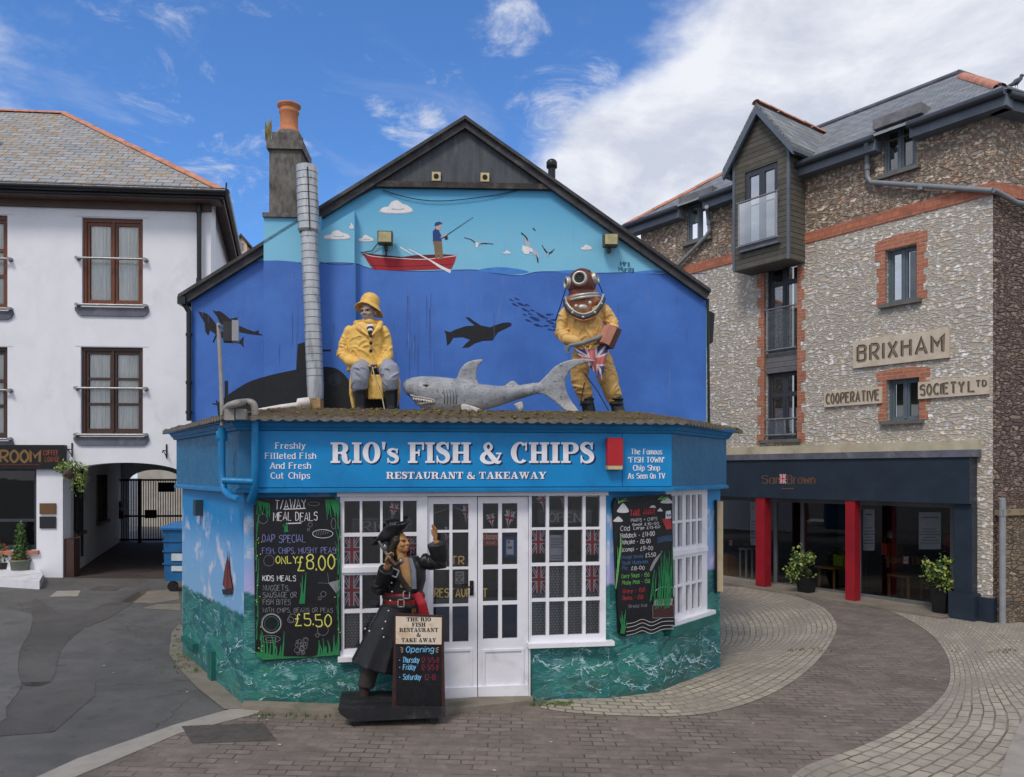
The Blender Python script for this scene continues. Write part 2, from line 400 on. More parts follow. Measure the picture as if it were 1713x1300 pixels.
def union_jack(mb, fr, s0, z0, w, h, o, cols=(0, 1, 2), skew=0.0):
    """flag with lower-left corner (s0,z0); material slots cols = navy, white, red"""
    class F2:
        def W(q, a, b, e): return fr.W(s0+a+skew*b, z0+b, o+e)
    f = F2(); nv, wh, rd = cols
    mb.quad(f, 0, w, 0, h, 0, nv)
    def dg(wd, e, m):
        for a, b in (((0, 0), (w, h)), ((0, h), (w, 0))):
            l = math.hypot(w, h); k = wd*.5
            dx = k*l/h*.5 if h else 0; dz = k*l/w*.5
            if b[1] > a[1]: ps = [(0, 0), (dx*2, 0), (w, h-dz*2), (w, h), (w-dx*2, h), (0, dz*2)]
            else: ps = [(0, h), (0, h-dz*2), (w-dx*2, 0), (w, 0), (w, dz*2), (dx*2, h)]
            mb.poly(f, ps, e+(0.0002 if b[1] > a[1] else 0), m)
    q = min(w, h)
    dg(q*.2, .0006, wh); dg(q*.075, .0012, rd)
    mb.quad(f, w/2-q*.17, w/2+q*.17, 0, h, .0018, wh); mb.quad(f, 0, w, h/2-q*.17, h/2+q*.17, .002, wh)
    mb.quad(f, w/2-q*.1, w/2+q*.1, 0, h, .0024, rd); mb.quad(f, 0, w, h/2-q*.1, h/2+q*.1, .0026, rd)
def holes_wall(mb, fr, s0, s1, z0, z1, holes, th, m=0, o=0.0, inner=True):
    """wall sheet of thickness th behind offset o, with rectangular openings (s0,s1,z0,z1)"""
    holes = [(h[0], h[1], max(h[2], z0), min(h[3], z1)) for h in holes]
    S_ = sorted({s0, s1}|{x for h in holes for x in h[:2] if s0 < x < s1}); Z_ = sorted({z0, z1}|{x for h in holes for x in h[2:4] if z0 < x < z1})
    for i in range(len(S_)-1):
        for j in range(len(Z_)-1):
            a, b, c, d = S_[i], S_[i+1], Z_[j], Z_[j+1]; cs, cz = (a+b)/2, (c+d)/2
            if any(h[0] < cs < h[1] and h[2] < cz < h[3] for h in holes): continue
            mb.quad(fr, a, b, c, d, o, m)
            if inner: mb.quad(fr, a, b, c, d, o-th, m)
    for h in holes:
        a, b, c, d = h[:4]
        for (p, q) in (((a, c), (b, c)), ((b, c), (b, d)), ((b, d), (a, d)), ((a, d), (a, c))):
            if p[1] == q[1] and (p[1] <= z0 or p[1] >= z1): continue
            mb.add([fr.W(*p, o), fr.W(*q, o), fr.W(*q, o-th), fr.W(*p, o-th)], [(0, 1, 2, 3)], m,
                   [p, q, (q[0]+th*(p[0] == q[0]), q[1]+th*(p[1] == q[1])), (p[0]+th*(p[0] == q[0]), p[1]+th*(p[1] == q[1]))])
    if inner:
        for (p, q) in (((s0, z0), (s1, z0)), ((s1, z0), (s1, z1)), ((s1, z1), (s0, z1)), ((s0, z1), (s0, z0))):
            mb.add([fr.W(*p, o), fr.W(*q, o), fr.W(*q, o-th), fr.W(*p, o-th)], [(0, 1, 2, 3)], m, [p, q, q, p])
    return mb
# ------------------------------------------------------------------ slab-serif signwriting, cap height 1
def _st(w, *x): return [('r', 0, w, 0, .1), ('r', 0, w, .9, 1), ('r', .1, .36, .0, 1)]
_BOWL = [('r', .3, .52, .9, 1), ('r', .3, .52, .44, .54), ('a', .5, .72, .36, .28, .26, .1, -90, 90)]
_SP = [(.56, .74), (.5, .91), (.33, .96), (.16, .88), (.13, .73), (.26, .59), (.45, .48), (.57, .32), (.53, .14), (.35, .04), (.17, .08), (.08, .26)]
_SW = [.05, .09, .12, .19, .24, .26, .26, .24, .19, .12, .09, .05]
SLAB = {'I': (.46, _st(.46)), 'R': (.98, _st(.46)+_BOWL+[('k', [(.48, .5), (.64, .43), (.69, .2), (.76, .06), (.88, .04), (.97, .16)], [.12, .24, .27, .2, .12, .06])]), 'P': (.86, _st(.46)+_BOWL),
 'O': (.86, [('a', .43, .5, .43, .52, .27, .1, 0, 360)]), "'": (.2, [('p', [(0, 1.02), (.2, 1.02), (.14, .64), (.06, .64)])]),
 'S': (.66, [('k', _SP, _SW), ('r', .55, .62, .66, 1), ('r', .03, .1, 0, .36)]), 's': (.56, [('k', [(x*.85, y*.7) for x, y in _SP], [w*.8 for w in _SW]), ('r', .46, .52, .46, .7), ('r', .02, .08, 0, .25)]),
 'F': (.78, _st(.46)+[('r', .3, .78, .9, 1), ('r', .69, .78, .64, .91), ('r', .3, .56, .45, .55), ('r', .5, .57, .34, .66)]), 'E': (.82, _st(.46)+[('r', .3, .8, .9, 1), ('r', .71, .8, .66, .91), ('r', .3, .8, 0, .1), ('r', .72, .81, .09, .36), ('r', .3, .56, .45, .55), ('r', .5, .57, .34, .66)]),
 'H': (.98, _st(.46)+[('r', .52, .98, 0, .1), ('r', .52, .98, .9, 1), ('r', .62, .88, 0, 1), ('r', .3, .65, .45, .55)]), 'C': (.82, [('a', .45, .5, .45, .52, .27, .1, 48, 312), ('r', .7, .78, .6, 1.0)]),
 '&': (1.02, [('k', [(.95, .44), (.84, .2), (.6, .03), (.28, .03), (.1, .2), (.16, .4), (.4, .58), (.54, .76), (.42, .95), (.25, .86), (.25, .7), (.42, .47), (.66, .18), (.86, .03), (1.0, .1)], [.07, .1, .12, .17, .24, .2, .12, .13, .1, .15, .17, .22, .25, .16, .06]), ('r', .76, 1.02, .42, .5)]),
 'T': (.86, [('r', .3, .56, 0, 1), ('r', .2, .66, 0, .1), ('r', 0, .86, .9, 1), ('r', 0, .09, .66, .92), ('r', .77, .86, .66, .92)]), 'A': (.98, [('p', [(.12, .05), (.22, .05), (.52, 1), (.41, 1)]), ('p', [(.6, .05), (.9, .05), (.6, 1), (.41, 1)]), ('r', .24, .7, .27, .36), ('r', 0, .36, 0, .1), ('r', .52, 1, 0, .1)]),
 'U': (.9, [('r', .1, .36, .3, 1), ('r', .7, .8, .3, 1), ('a', .45, .34, .35, .35, .22, .1, 180, 360), ('r', 0, .46, .9, 1), ('r', .6, .9, .9, 1)]), 'N': (.96, [('r', .14, .24, 0, 1), ('r', .74, .84, 0, 1), ('p', [(.1, 1), (.38, 1), (.84, 0), (.6, 0)]), ('r', 0, .38, 0, .1), ('r', 0, .3, .9, 1), ('r', .6, .98, .9, 1)]),
 'K': (1.0, _st(.46)+[('p', [(.34, .5), (.34, .36), (.86, .92), (.7, .95)]), ('p', [(.42, .56), (.62, .7), (.94, .06), (.62, .06)]), ('r', .6, .96, .9, 1), ('r', .54, 1, 0, .1)]), 'W': (1.32, [('p', [(.08, .95), (.36, .95), (.52, 0), (.38, 0)]), ('p', [(.38, 0), (.5, 0), (.72, .95), (.6, .95)]), ('p', [(.54, .95), (.82, .95), (.98, 0), (.84, 0)]), ('p', [(.84, 0), (.96, 0), (1.22, .95), (1.1, .95)]), ('r', 0, .44, .9, 1), ('r', 1.0, 1.32, .9, 1), ('r', .5, .9, .9, 1)]),
 'Y': (.96, [('p', [(.08, .95), (.38, .95), (.61, .42), (.35, .42)]), ('p', [(.44, .42), (.58, .42), (.88, .95), (.76, .95)]), ('r', .35, .61, 0, .45), ('r', 0, .46, .9, 1), ('r', .62, .98, .9, 1), ('r', .25, .71, 0, .1)]), ' ': (.34, [])}
def slab(mb, fr, xc, z0, h, st, o, m, fit, gap=.06):
    tot = sum(SLAB[c][0]+gap for c in st)-gap; kx = fit/tot; x = xc-fit/2; n = 0
    for ch in st:
        w, pr = SLAB[ch]
        def T(p): return (x+p[0]*kx, z0+p[1]*h)
        for q in pr:
            n += 1; oo = o+(n % 9)*2e-5
            if q[0] == 'r': mb.poly(fr, [T((q[1], q[3])), T((q[2], q[3])), T((q[2], q[4])), T((q[1], q[4]))], oo, m)
            elif q[0] == 'p': mb.poly(fr, [T(p) for p in q[1]], oo, m)
            elif q[0] == 'k':
                P = cr([p+(wd,) for p, wd in zip(q[1], q[2])], 7); mb.ribbon(fr, [T(p[:2]) for p in P], [p[2]*(kx+h)/2 for p in P], oo, m)
            else:
                _, cx, cy, rx, ry, tx, ty, a0, a1 = q; K = 30; ps = []
                for i in range(K+1):
                    a = math.radians(a0+(a1-a0)*i/K); ps.append((T((cx+rx*math.cos(a), cy+ry*math.sin(a))), T((cx+(rx-tx)*math.cos(a), cy+(ry-ty)*math.sin(a)))))
                mb.add([fr.W(*p, oo) for ab in ps for p in ab], [(2*i, 2*i+2, 2*i+3, 2*i+1) for i in range(K)], m, [p for ab in ps for p in ab])
        x += (w+gap)*kx
# ------------------------------------------------------------------ surface materials
def rubble(name, cols, mortar, mw=.07, scale=(3.4, 8.5), smear=.0, bump=.9, tint=None, vr=.55):
    m, t, b = newmat(name); uv = uvco(t)
    wob = t.noise(uv, 1.7, 3, .5, 0, 'Color'); wob2 = t.noise(uv, 7, 3, .5, 0, 'Color')
    def vadd(a, bb, k):
        n = t.new('ShaderNodeVectorMath', operation='MULTIPLY_ADD'); t.l.new(bb, n.inputs[0]); n.inputs[1].default_value = (k, k*.6, 0); t.l.new(a, n.inputs[2]); return n.outputs[0]
    co = vadd(vadd(uv, wob, .1), wob2, .045)
    def vor(sc, feat, out):
        n = t.new('ShaderNodeTexVoronoi', voronoi_dimensions='2D', feature=feat); t.l.new(t.mapping(co, (sc[0], sc[1], 1)), n.inputs['Vector'])
        n.inputs['Scale'].default_value = 1; n.inputs['Randomness'].default_value = .95; return n.outputs[out]
    sc2 = (scale[0]*1.9, scale[1]*1.8)
    pick = t.ramp(t.noise(uv, 2.3, 2), .48, .53)
    c1, c2 = vor(scale, 'F1', 'Color'), vor(sc2, 'F1', 'Color'); e1, e2 = vor(scale, 'DISTANCE_TO_EDGE', 'Distance'), vor(sc2, 'DISTANCE_TO_EDGE', 'Distance')
    c = t.mix(pick, c1, c2)
    def fmix(f, a, bb):
        n = t.new('ShaderNodeMix'); t.l.new(f, n.inputs[0]); t.l.new(a, n.inputs[2]); t.l.new(bb, n.inputs[3]); return n.outputs[0]
    e = fmix(pick, e1, e2)
    sp = t.new('ShaderNodeSeparateColor'); t.l.new(c, sp.inputs[0])
    rp = t.new('ShaderNodeValToRGB'); rp.color_ramp.interpolation = 'CONSTANT'; el = rp.color_ramp.elements
    while len(el) < len(cols): el.new(.5)
    for i, cc in enumerate(cols): el[i].position = i/len(cols); el[i].color = cc
    t.l.new(sp.outputs[0], rp.inputs[0])
    v = t.math('MULTIPLY_ADD', sp.outputs[1], vr); v.node.inputs[2].default_value = 1.03-vr*.5
    stone = t.mix(1.0, rp.outputs[0], v, 'MULTIPLY')
    fine = t.noise(uv, 38, 6, .7); mid = t.noise(uv, 11, 5, .65)
    stone = t.mix(t.ramp(mid, .4, .75, 0, .32), stone, tuple(x*.55 for x in cols[0][:3])+(1,))
    mo = t.mix(t.ramp(fine, .3, .7), mortar, tuple(x*.6 for x in mortar[:3])+(1,))
    mask = t.ramp(e, mw*.35, mw)
    if smear: mask = t.math('MULTIPLY', mask, t.ramp(mid, .62-smear*.3, .42-smear*.1))
    col = t.mix(mask, mo, stone)
    big = t.noise(uv, .55, 4, .6)
    col = t.mix(t.ramp(big, .45, .8, 0, .25), col, tuple(x*.5 for x in mortar[:3])+(1,))
    if tint: col = t.mix(1.0, col, tint, 'MULTIPLY')
    t.l.new(col, b.inputs['Base Color']); b.inputs['Roughness'].default_value = .85; b.inputs['Specular IOR Level'].default_value = .25
    h = t.math('ADD', t.math('MULTIPLY', t.ramp(e, 0, mw*1.8), 1), t.math('MULTIPLY', fine, .35)); h = t.math('ADD', h, t.math('MULTIPLY', sp.outputs[2], .5))
    t.l.new(t.bump(h, bump, .05), b.inputs['Normal']); return m
def bricks(name, c1, c2, mortar, bw, rh, ms=.01, dirt=None, damt=.6, off=.5, bump=.5, saw=False, dscale=1.5, rough=.85, patches=None, fade=0):
    m, t, b = newmat(name); uv = uvco(t)
    wob = t.noise(uv, 5, 3, .5, 0, 'Color')
    n0 = t.new('ShaderNodeVectorMath', operation='MULTIPLY_ADD'); t.l.new(wob, n0.inputs[0]); n0.inputs[1].default_value = (rh*.13, rh*.13, 0); t.l.new(uv, n0.inputs[2]); co = n0.outputs[0]
    n = t.new('ShaderNodeTexBrick'); n.offset = off; t.l.new(co, n.inputs['Vector'])
    for k, v in (('Scale', 1), ('Mortar Size', ms), ('Mortar Smooth', .25), ('Brick Width', bw), ('Row Height', rh), ('Bias', 0.0)): n.inputs[k].default_value = v
    n.inputs['Color1'].default_value = c1; n.inputs['Color2'].default_value = c2; n.inputs['Mortar'].default_value = mortar
    mid = t.noise(uv, 9, 6, .65); fine = t.noise(uv, 55, 4, .7); big = t.noise(uv, dscale, 7, .62, .4)
    c = t.mix(t.ramp(mid, .35, .75, 0, .45), n.outputs['Color'], tuple(x*.5 for x in c1[:3])+(1,))
    if fade: c = t.mix(t.math('MULTIPLY', n.outputs['Fac'], t.ramp(t.noise(uv, 1.9, 6, .7), .42, .6, 0, fade)), c, c2)
    if dirt: c = t.mix(t.ramp(big, .47, .68, 0, damt), c, dirt)
    if patches: c = t.mix(t.math('MULTIPLY', t.ramp(t.noise(uv, 5, 6, .75, .3), .5, .58, 0, .9), t.ramp(t.noise(uv, .7, 3), .35, .6, .25, 1)), c, patches)
    t.l.new(c, b.inputs['Base Color']); b.inputs['Roughness'].default_value = rough; b.inputs['Specular IOR Level'].default_value = .3
    h = t.math('SUBTRACT', t.math('MULTIPLY', fine, .3), n.outputs['Fac'])
    if saw:
        sp = t.new('ShaderNodeSeparateXYZ'); t.l.new(co, sp.inputs[0])
        h = t.math('SUBTRACT', h, t.math('FRACT', t.math('DIVIDE', sp.outputs[1], rh)))
    t.l.new(t.bump(h, bump, .02), b.inputs['Normal']); return m
def glassmat(name, tint=(.75, .8, .82, 1), refl=.9, base=.06):
    m = bpy.data.materials.new(name); m.use_nodes = True; t = NT(m); t.n.clear()
    out = t.new('ShaderNodeOutputMaterial'); tr = t.new('ShaderNodeBsdfTransparent'); gl = t.new('ShaderNodeBsdfGlossy'); mx = t.new('ShaderNodeMixShader')
    tr.inputs[0].default_value = tint; gl.inputs['Roughness'].default_value = .015; gl.inputs[0].default_value = (.95, .97, 1, 1)
    fr = t.new('ShaderNodeFresnel'); fr.inputs['IOR'].default_value = 1.5
    co = obco(t); t.l.new(t.bump(t.noise(co, 1.6, 2), .04, .02), gl.inputs['Normal'])
    f = t.math('MULTIPLY', fr.outputs[0], refl*2.0); f = t.math('ADD', f, base, True)
    t.l.new(f, mx.inputs[0]); t.l.new(tr.outputs[0], mx.inputs[1]); t.l.new(gl.outputs[0], mx.inputs[2]); t.l.new(mx.outputs[0], out.inputs[0]); return m
M = {}
M['glass'] = glassmat('window_glass', (.94, .95, .95, 1), .6, .025); M['glass_dark'] = glassmat('dark_glass', (.5, .54, .56, 1), .9, .05); M['glass_shop'] = glassmat('shop_glass', (.5, .53, .55, 1), .45, .012); M['glass_pane'] = glassmat('shop_pane', (.9, .92, .92, 1), .9, .055); M['glass_rail'] = glassmat('balcony_glass', (.84, .9, .9, 1), .7, .07)
M['stone_lower'] = rubble('limewashed_rubble', [S(174, 167, 161, 1.62), S(186, 181, 177, 1.6), S(160, 162, 168, 1.6), S(212, 209, 206, 1.5), S(150, 140, 133, 1.5), S(188, 168, 151, 1.6), S(190, 189, 190, 1.55), S(152, 148, 147, 1.45)], S(168, 160, 149, 1.32), .14, smear=.25, bump=.34, scale=(3.9, 12), vr=.34)
M['stone_upper'] = rubble('bare_rubble', [S(176, 152, 132), S(204, 186, 166), S(158, 144, 136), S(186, 160, 138), S(222, 208, 192), S(166, 150, 142), S(186, 146, 122)], S(132, 120, 108), .1, smear=.15, bump=.5, scale=(4.0, 11.5), vr=.45)
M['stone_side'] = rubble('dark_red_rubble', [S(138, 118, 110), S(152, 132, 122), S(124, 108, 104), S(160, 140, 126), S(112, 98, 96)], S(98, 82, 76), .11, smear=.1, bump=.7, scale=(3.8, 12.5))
M['stone_low'] = rubble('garden_rubble', [S(120, 106, 90), S(146, 130, 110), S(104, 96, 88), S(134, 112, 92)], S(100, 90, 78), .1, bump=.7, scale=(5.2, 14))
M['brick'] = bricks('red_brick', S(170, 104, 82), S(190, 122, 94), S(178, 152, 136), .215, .075, .008, dirt=S(140, 90, 74), damt=.35)
M['brick_band'] = bricks('red_brick_band', S(172, 104, 82), S(190, 120, 94), S(146, 112, 96), .16, .11, .008, dirt=S(120, 84, 72), damt=.4)
M['slate'] = bricks('grey_slate', S(122, 126, 132), S(150, 154, 158), S(58, 60, 64), .28, .17, .007, dirt=S(120, 118, 112), damt=.5, bump=.8, saw=True, rough=.65)
M['slate_lichen'] = bricks('lichen_slate', S(142, 146, 150), S(170, 172, 174), S(70, 70, 70), .36, .2, .012, dirt=S(160, 156, 148), damt=.6, bump=.9, saw=True, rough=.75, patches=S(158, 124, 70))
M['paver'] = bricks('road_paver', S(114, 104, 98), S(130, 119, 112), S(78, 69, 63), .215, .108, .008, dirt=S(92, 86, 80), damt=.75, bump=.6, dscale=1.3, fade=.85)
M['ridge'] = mat('terracotta_ridge', S(192, 132, 108), .8, .2, 5, .3, dirt=S(120, 84, 70), dscale=4)
M['render_white'] = mat('white_render', S(228, 229, 237), .75, .035, 1.4, .3, dirt=S(182, 182, 188), dscale=1.1, damt=.3, stretch=(1.3, 1.3, .8))
M['render_shaded'] = mat('shaded_white_render', S(212, 212, 214), .8, .05, 2, .25, dirt=S(150, 148, 144), dscale=1.6, damt=.5)  # greyer copy of the white render, passage shade put into its colour
M['black_gloss'] = mat('black_gutter', S(30, 31, 36), .35, .2, 4, .05)
M['brown_soffit'] = mat('brown_soffit', S(84, 66, 58), .6, .15, 3, .1)
M['wood_brown'] = mat('brown_window_wood', S(108, 64, 46), .45, .22, 9, .15, stretch=(6, 6, 1))
M['wood_dark'] = mat('dark_window_wood', S(70, 50, 44), .45, .22, 9, .15, stretch=(6, 6, 1))
M['steel'] = mat('stainless_rail', S(150, 150, 152), .4, .1, 6, .03, metal=.6)
M['lead'] = mat('lead_sheet', S(98, 100, 112), .55, .25, 3, .25, dirt=S(140, 140, 146), dscale=4)
M['grey_frame'] = mat('grey_window_frame', S(92, 104, 114), .4, .08, 4, .05)
M['dark_frame'] = mat('dark_window_frame', S(58, 62, 72), .4, .08, 4, .05)
M['grey_fascia'] = mat('grey_board', S(96, 104, 116), .5, .12, 3, .08)
M['galv'] = mat('galvanised_duct', S(186, 189, 192), .42, .14, 5, .12, metal=.5, dirt=S(104, 108, 114), dscale=3.5, damt=.7, stretch=(3, 3, .6))
def asphalt(name, c0, c1, seed):
    m, t, b = newmat(name); co = t.mapping(obco(t), (1, 1, 1), (seed, seed*2, 0))
    big = t.noise(co, .7, 7, .62, .5); mid = t.noise(co, 3.5, 6, .68); fine = t.noise(co, 90, 3, .8); grit = t.noise(co, 260, 2, .8)
    c = t.mix(t.ramp(t.math('ADD', t.math('MULTIPLY', big, .65), t.math('MULTIPLY', mid, .35)), .38, .62), c0, c1)
    c = t.mix(t.ramp(fine, .52, .72, 0, .55), c, S(138, 134, 128)); c = t.mix(t.ramp(grit, .5, .68, 0, .5), c, S(58, 56, 56))
    c = t.mix(t.ramp(t.noise(co, 1.6, 5, .7, 1.2), .58, .7, 0, .6), c, S(60, 58, 57))
    w = t.new('ShaderNodeVectorMath', operation='MULTIPLY_ADD'); t.l.new(t.noise(co, 2.2, 5, .6, 0, 'Color'), w.inputs[0]); w.inputs[1].default_value = (.5, .5, 0); t.l.new(co, w.inputs[2])
    v = t.new('ShaderNodeTexVoronoi', voronoi_dimensions='2D', feature='DISTANCE_TO_EDGE'); t.l.new(w.outputs[0], v.inputs['Vector']); v.inputs['Scale'].default_value = .55
    ck = t.math('MULTIPLY', t.ramp(v.outputs['Distance'], .006, .001), t.ramp(t.noise(co, .9, 2), .53, .6)); c = t.mix(t.math('MULTIPLY', ck, .45), c, S(46, 45, 44))
    t.l.new(c, b.inputs['Base Color']); t.l.new(t.ramp(mid, .3, .7, .65, .9), b.inputs['Roughness']); b.inputs['Specular IOR Level'].default_value = .3
    t.l.new(t.bump(t.math('SUBTRACT', t.math('ADD', fine, grit), t.math('MULTIPLY', ck, 2.0)), .55, .008), b.inputs['Normal']); return m
M['asphalt'] = asphalt('old_asphalt', S(84, 83, 82), S(104, 102, 100), 0); M['asphalt_dark'] = asphalt('dark_asphalt_patch', S(78, 75, 73), S(96, 92, 89), 3); M['asphalt_pale'] = asphalt('pale_asphalt_patch', S(92, 91, 90), S(113, 111, 108), 6)
M['concrete'] = mat('concrete', S(150, 144, 136), .85, .12, 3, .35, dirt=S(112, 106, 98), dscale=2.0, damt=.7)
M['concrete_dk'] = mat('weathered_concrete', S(124, 116, 106), .85, .14, 3, .4, dirt=S(90, 92, 70), dscale=2.5, damt=.7)
def cobble():
    m, t, b = newmat('curved_setts'); uv = uvco(t)
    wob = t.noise(uv, 3.5, 3, .5, 0, 'Color'); n0 = t.new('ShaderNodeVectorMath', operation='MULTIPLY_ADD'); t.l.new(wob, n0.inputs[0]); n0.inputs[1].default_value = (.07, .05, 0); t.l.new(uv, n0.inputs[2]); co = n0.outputs[0]
    n = t.new('ShaderNodeTexBrick'); n.offset = .45; t.l.new(co, n.inputs['Vector'])
    for k, v in (('Scale', 1), ('Mortar Size', .012), ('Mortar Smooth', .4), ('Brick Width', .2), ('Row Height', .125), ('Bias', 0.0)): n.inputs[k].default_value = v
    n.inputs['Color1'].default_value = S(158, 149, 137); n.inputs['Color2'].default_value = S(174, 164, 150); n.inputs['Mortar'].default_value = S(98, 92, 80)
    fine = t.noise(uv, 40, 5, .7); mid = t.noise(uv, 4, 6, .65); big = t.noise(uv, .8, 5, .6)
    c = t.mix(t.ramp(mid, .35, .75, 0, .5), n.outputs['Color'], S(112, 106, 98))
    # mortar washed over the stones in broad patches
    wash = t.ramp(big, .42, .62)
    c = t.mix(t.math('MULTIPLY', wash, .75), c, t.mix(t.ramp(fine, .3, .7), S(122, 114, 106), S(144, 138, 128)))
    c = t.mix(t.math('MULTIPLY', n.outputs['Fac'], t.ramp(t.noise(uv, 1.7, 5, .7), .42, .6, 0, .7)), c, S(140, 134, 126))
    c = t.mix(t.math('MULTIPLY', t.ramp(t.noise(uv, 2.6, 4, .6), .6, .7), t.math('MULTIPLY', n.outputs['Fac'], .9)), c, S(84, 96, 50))
    t.l.new(c, b.inputs['Base Color']); b.inputs['Roughness'].default_value = .85; b.inputs['Specular IOR Level'].default_value = .3
    h = t.math('SUBTRACT', t.math('MULTIPLY', fine, .25), t.math('MULTIPLY', n.outputs['Fac'], 1.0))
    t.l.new(t.bump(h, .6, .02), b.inputs['Normal']); return m
M['cobble'] = cobble()
PLAIN = {}
def P_(name, rgb, rough=.7, k=1.0, **kw):
    return mat(name, S(*rgb, k), rough, kw.pop('var', .1), kw.pop('scale', 8), kw.pop('bump', .06), **kw)
# ------------------------------------------------------------------ ground
def struct(o): return tag(o, kind='structure')
g = MB(); g.add([(x, y, gz(x)) for x, y in ((-60, -90), (60, -90), (60, 140), (-60, 140))], [(0, 1, 2, 3)], 0)
struct(obj('ground', g, M['asphalt']))
def patch(name, px, m, o=.004, smooth=0, world_pts=None):
    pts = [gpix(u, v) for u, v in px] if px else world_pts
    if smooth: pts = cr(pts, smooth, True)
    mb = MB(); mb.poly(GROUND, pts, o); return struct(obj(name, mb, m))
# brick road: the foreground and the lane that sweeps away between the buildings
patch('brick_road', [(60, 1310), (215, 1262), (300, 1225), (430, 1192), (560, 1196), (745, 1192), (890, 1178), (1210, 1120), (1212, 975), (1300, 978), (1480, 1000), (1640, 1035), (1800, 1100), (1900, 1350), (1000, 1700), (-200, 1700)], M['paver'], .004)
patch('asphalt_patch', [(58, 1000), (110, 1030), (170, 1012), (250, 985), (190, 1030), (140, 1052), (102, 1088), (85, 1142), (30, 1140), (38, 1075), (52, 1045)], M['asphalt_dark'], .004, 3)
patch('asphalt_patch', [(30, 1142), (160, 1140), (158, 1165), (90, 1225), (0, 1232), (-80, 1240), (-40, 1200), (10, 1175)], M['asphalt_dark'], .004)
patch('asphalt_patch', [(-200, 1022), (30, 1022), (52, 1050), (35, 1085), (30, 1120), (35, 1150), (10, 1185), (-5, 1212), (-200, 1250)], M['asphalt_pale'], .008, 3)
patch('paving_slab', [(82, 999), (95, 989), (135, 988), (130, 998)], M['concrete'], .004)
patch('paving_slab', [(200, 1008), (232, 990), (298, 985), (300, 1003), (255, 1010)], M['concrete_dk'], .004)
patch('paving_slab', [(236, 1018), (262, 1011), (302, 1010), (302, 1022)], M['concrete_dk'], .004)
patch('asphalt_patch', [(148, 987), (165, 980), (205, 981), (195, 988)], M['asphalt_dark'], .004)
patch('kerb_strip', [(20, 1320), (130, 1270), (290, 1214), (400, 1183), (440, 1186), (430, 1195), (300, 1228), (215, 1264), (100, 1312)], M['concrete'], .008)
patch('concrete_haunch', [(300, 1045), (287, 1060), (283, 1095), (300, 1120), (330, 1152), (375, 1188), (412, 1186), (415, 1170), (352, 1120), (312, 1085), (308, 1050)], M['concrete_dk'], .012)
def strip(name, st, m, o, sub=6):
    A = cr([gpix(*a) for a, b in st], sub); B = cr([gpix(*b) for a, b in st], sub); mb = MB(); l = 0; K = 8
    rows = []; uvs = []
    for i in range(len(A)):
        if i: l += math.hypot(A[i][0]-A[i-1][0], A[i][1]-A[i-1][1])
        w = math.hypot(A[i][0]-B[i][0], A[i][1]-B[i][1])
        for k in range(K+1):
            f = k/K; p = (A[i][0]*(1-f)+B[i][0]*f, A[i][1]*(1-f)+B[i][1]*f)
            rows.append(GROUND.W(p[0], p[1], o)); uvs.append((l, w*f))
    n = K+1; fs = [(i*n+k, i*n+k+1, (i+1)*n+k+1, (i+1)*n+k) for i in range(len(A)-1) for k in range(K)]
    mb.add(rows, fs, 0, uvs); return struct(obj(name, mb, m))
strip('cobbled_pavement', [((905, 1186), (905, 1183)), ((960, 1194), (950, 1158)), ((1060, 1199), (1020, 1140)), ((1140, 1199), (1070, 1140)), ((1220, 1187), (1105, 1140)), ((1300, 1157), (1150, 1130)), ((1360, 1114), (1180, 1110)), ((1394, 1068), (1195, 1090)), ((1398, 1042), (1200, 1060)), ((1375, 1016), (1200, 1025)), ((1325, 997), (1200, 1003)), ((1265, 986), (1200, 990)), ((1205, 980), (1190, 984))], M['cobble'], .010)
strip('cobbled_pavement', [((1200, 974), (1200, 962)), ((1300, 985), (1302, 965)), ((1420, 1004), (1432, 985)), ((1500, 1028), (1545, 1005)), ((1555, 1060), (1650, 1030)), ((1583, 1095), (1740, 1050)), ((1590, 1130), (1790, 1085)), ((1580, 1160), (1810, 1130)), ((1545, 1195), (1810, 1210)), ((1490, 1228), (1790, 1280)), ((1420, 1258), (1740, 1340)), ((1355, 1280), (1680, 1400)), ((1325, 1302), (1630, 1440)), ((1320, 1335), (1560, 1460))], M['cobble'], .010)
patch('concrete_edging', [(1740, 1150), (1700, 1225), (1684, 1262), (1670, 1312), (1800, 1400), (1900, 1200)], M['concrete'], .016)
# scattered litter and droppings
lm = MB()
for k in range(42):
    u, v = random.choice([(random.uniform(20, 400), random.uniform(1010, 1290)), (random.uniform(400, 1300), random.uniform(1200, 1295)), (random.uniform(1200, 1600), random.uniform(1050, 1250))])
    x, y = gpix(u, v); r = random.uniform(.006, .02); a0 = random.random()*6
    lm.poly(GROUND, [(x+r*random.uniform(.4, 1)*math.cos(a0+a)*1.3, y+r*random.uniform(.4, 1)*math.sin(a0+a)) for a in (0, .9, 1.9, 2.8, 3.9, 5.2)], .0122+k*.00003)
tag(obj('litter', lm, mat('pale_scraps', S(190, 184, 176), .8, .15)), kind='stuff')
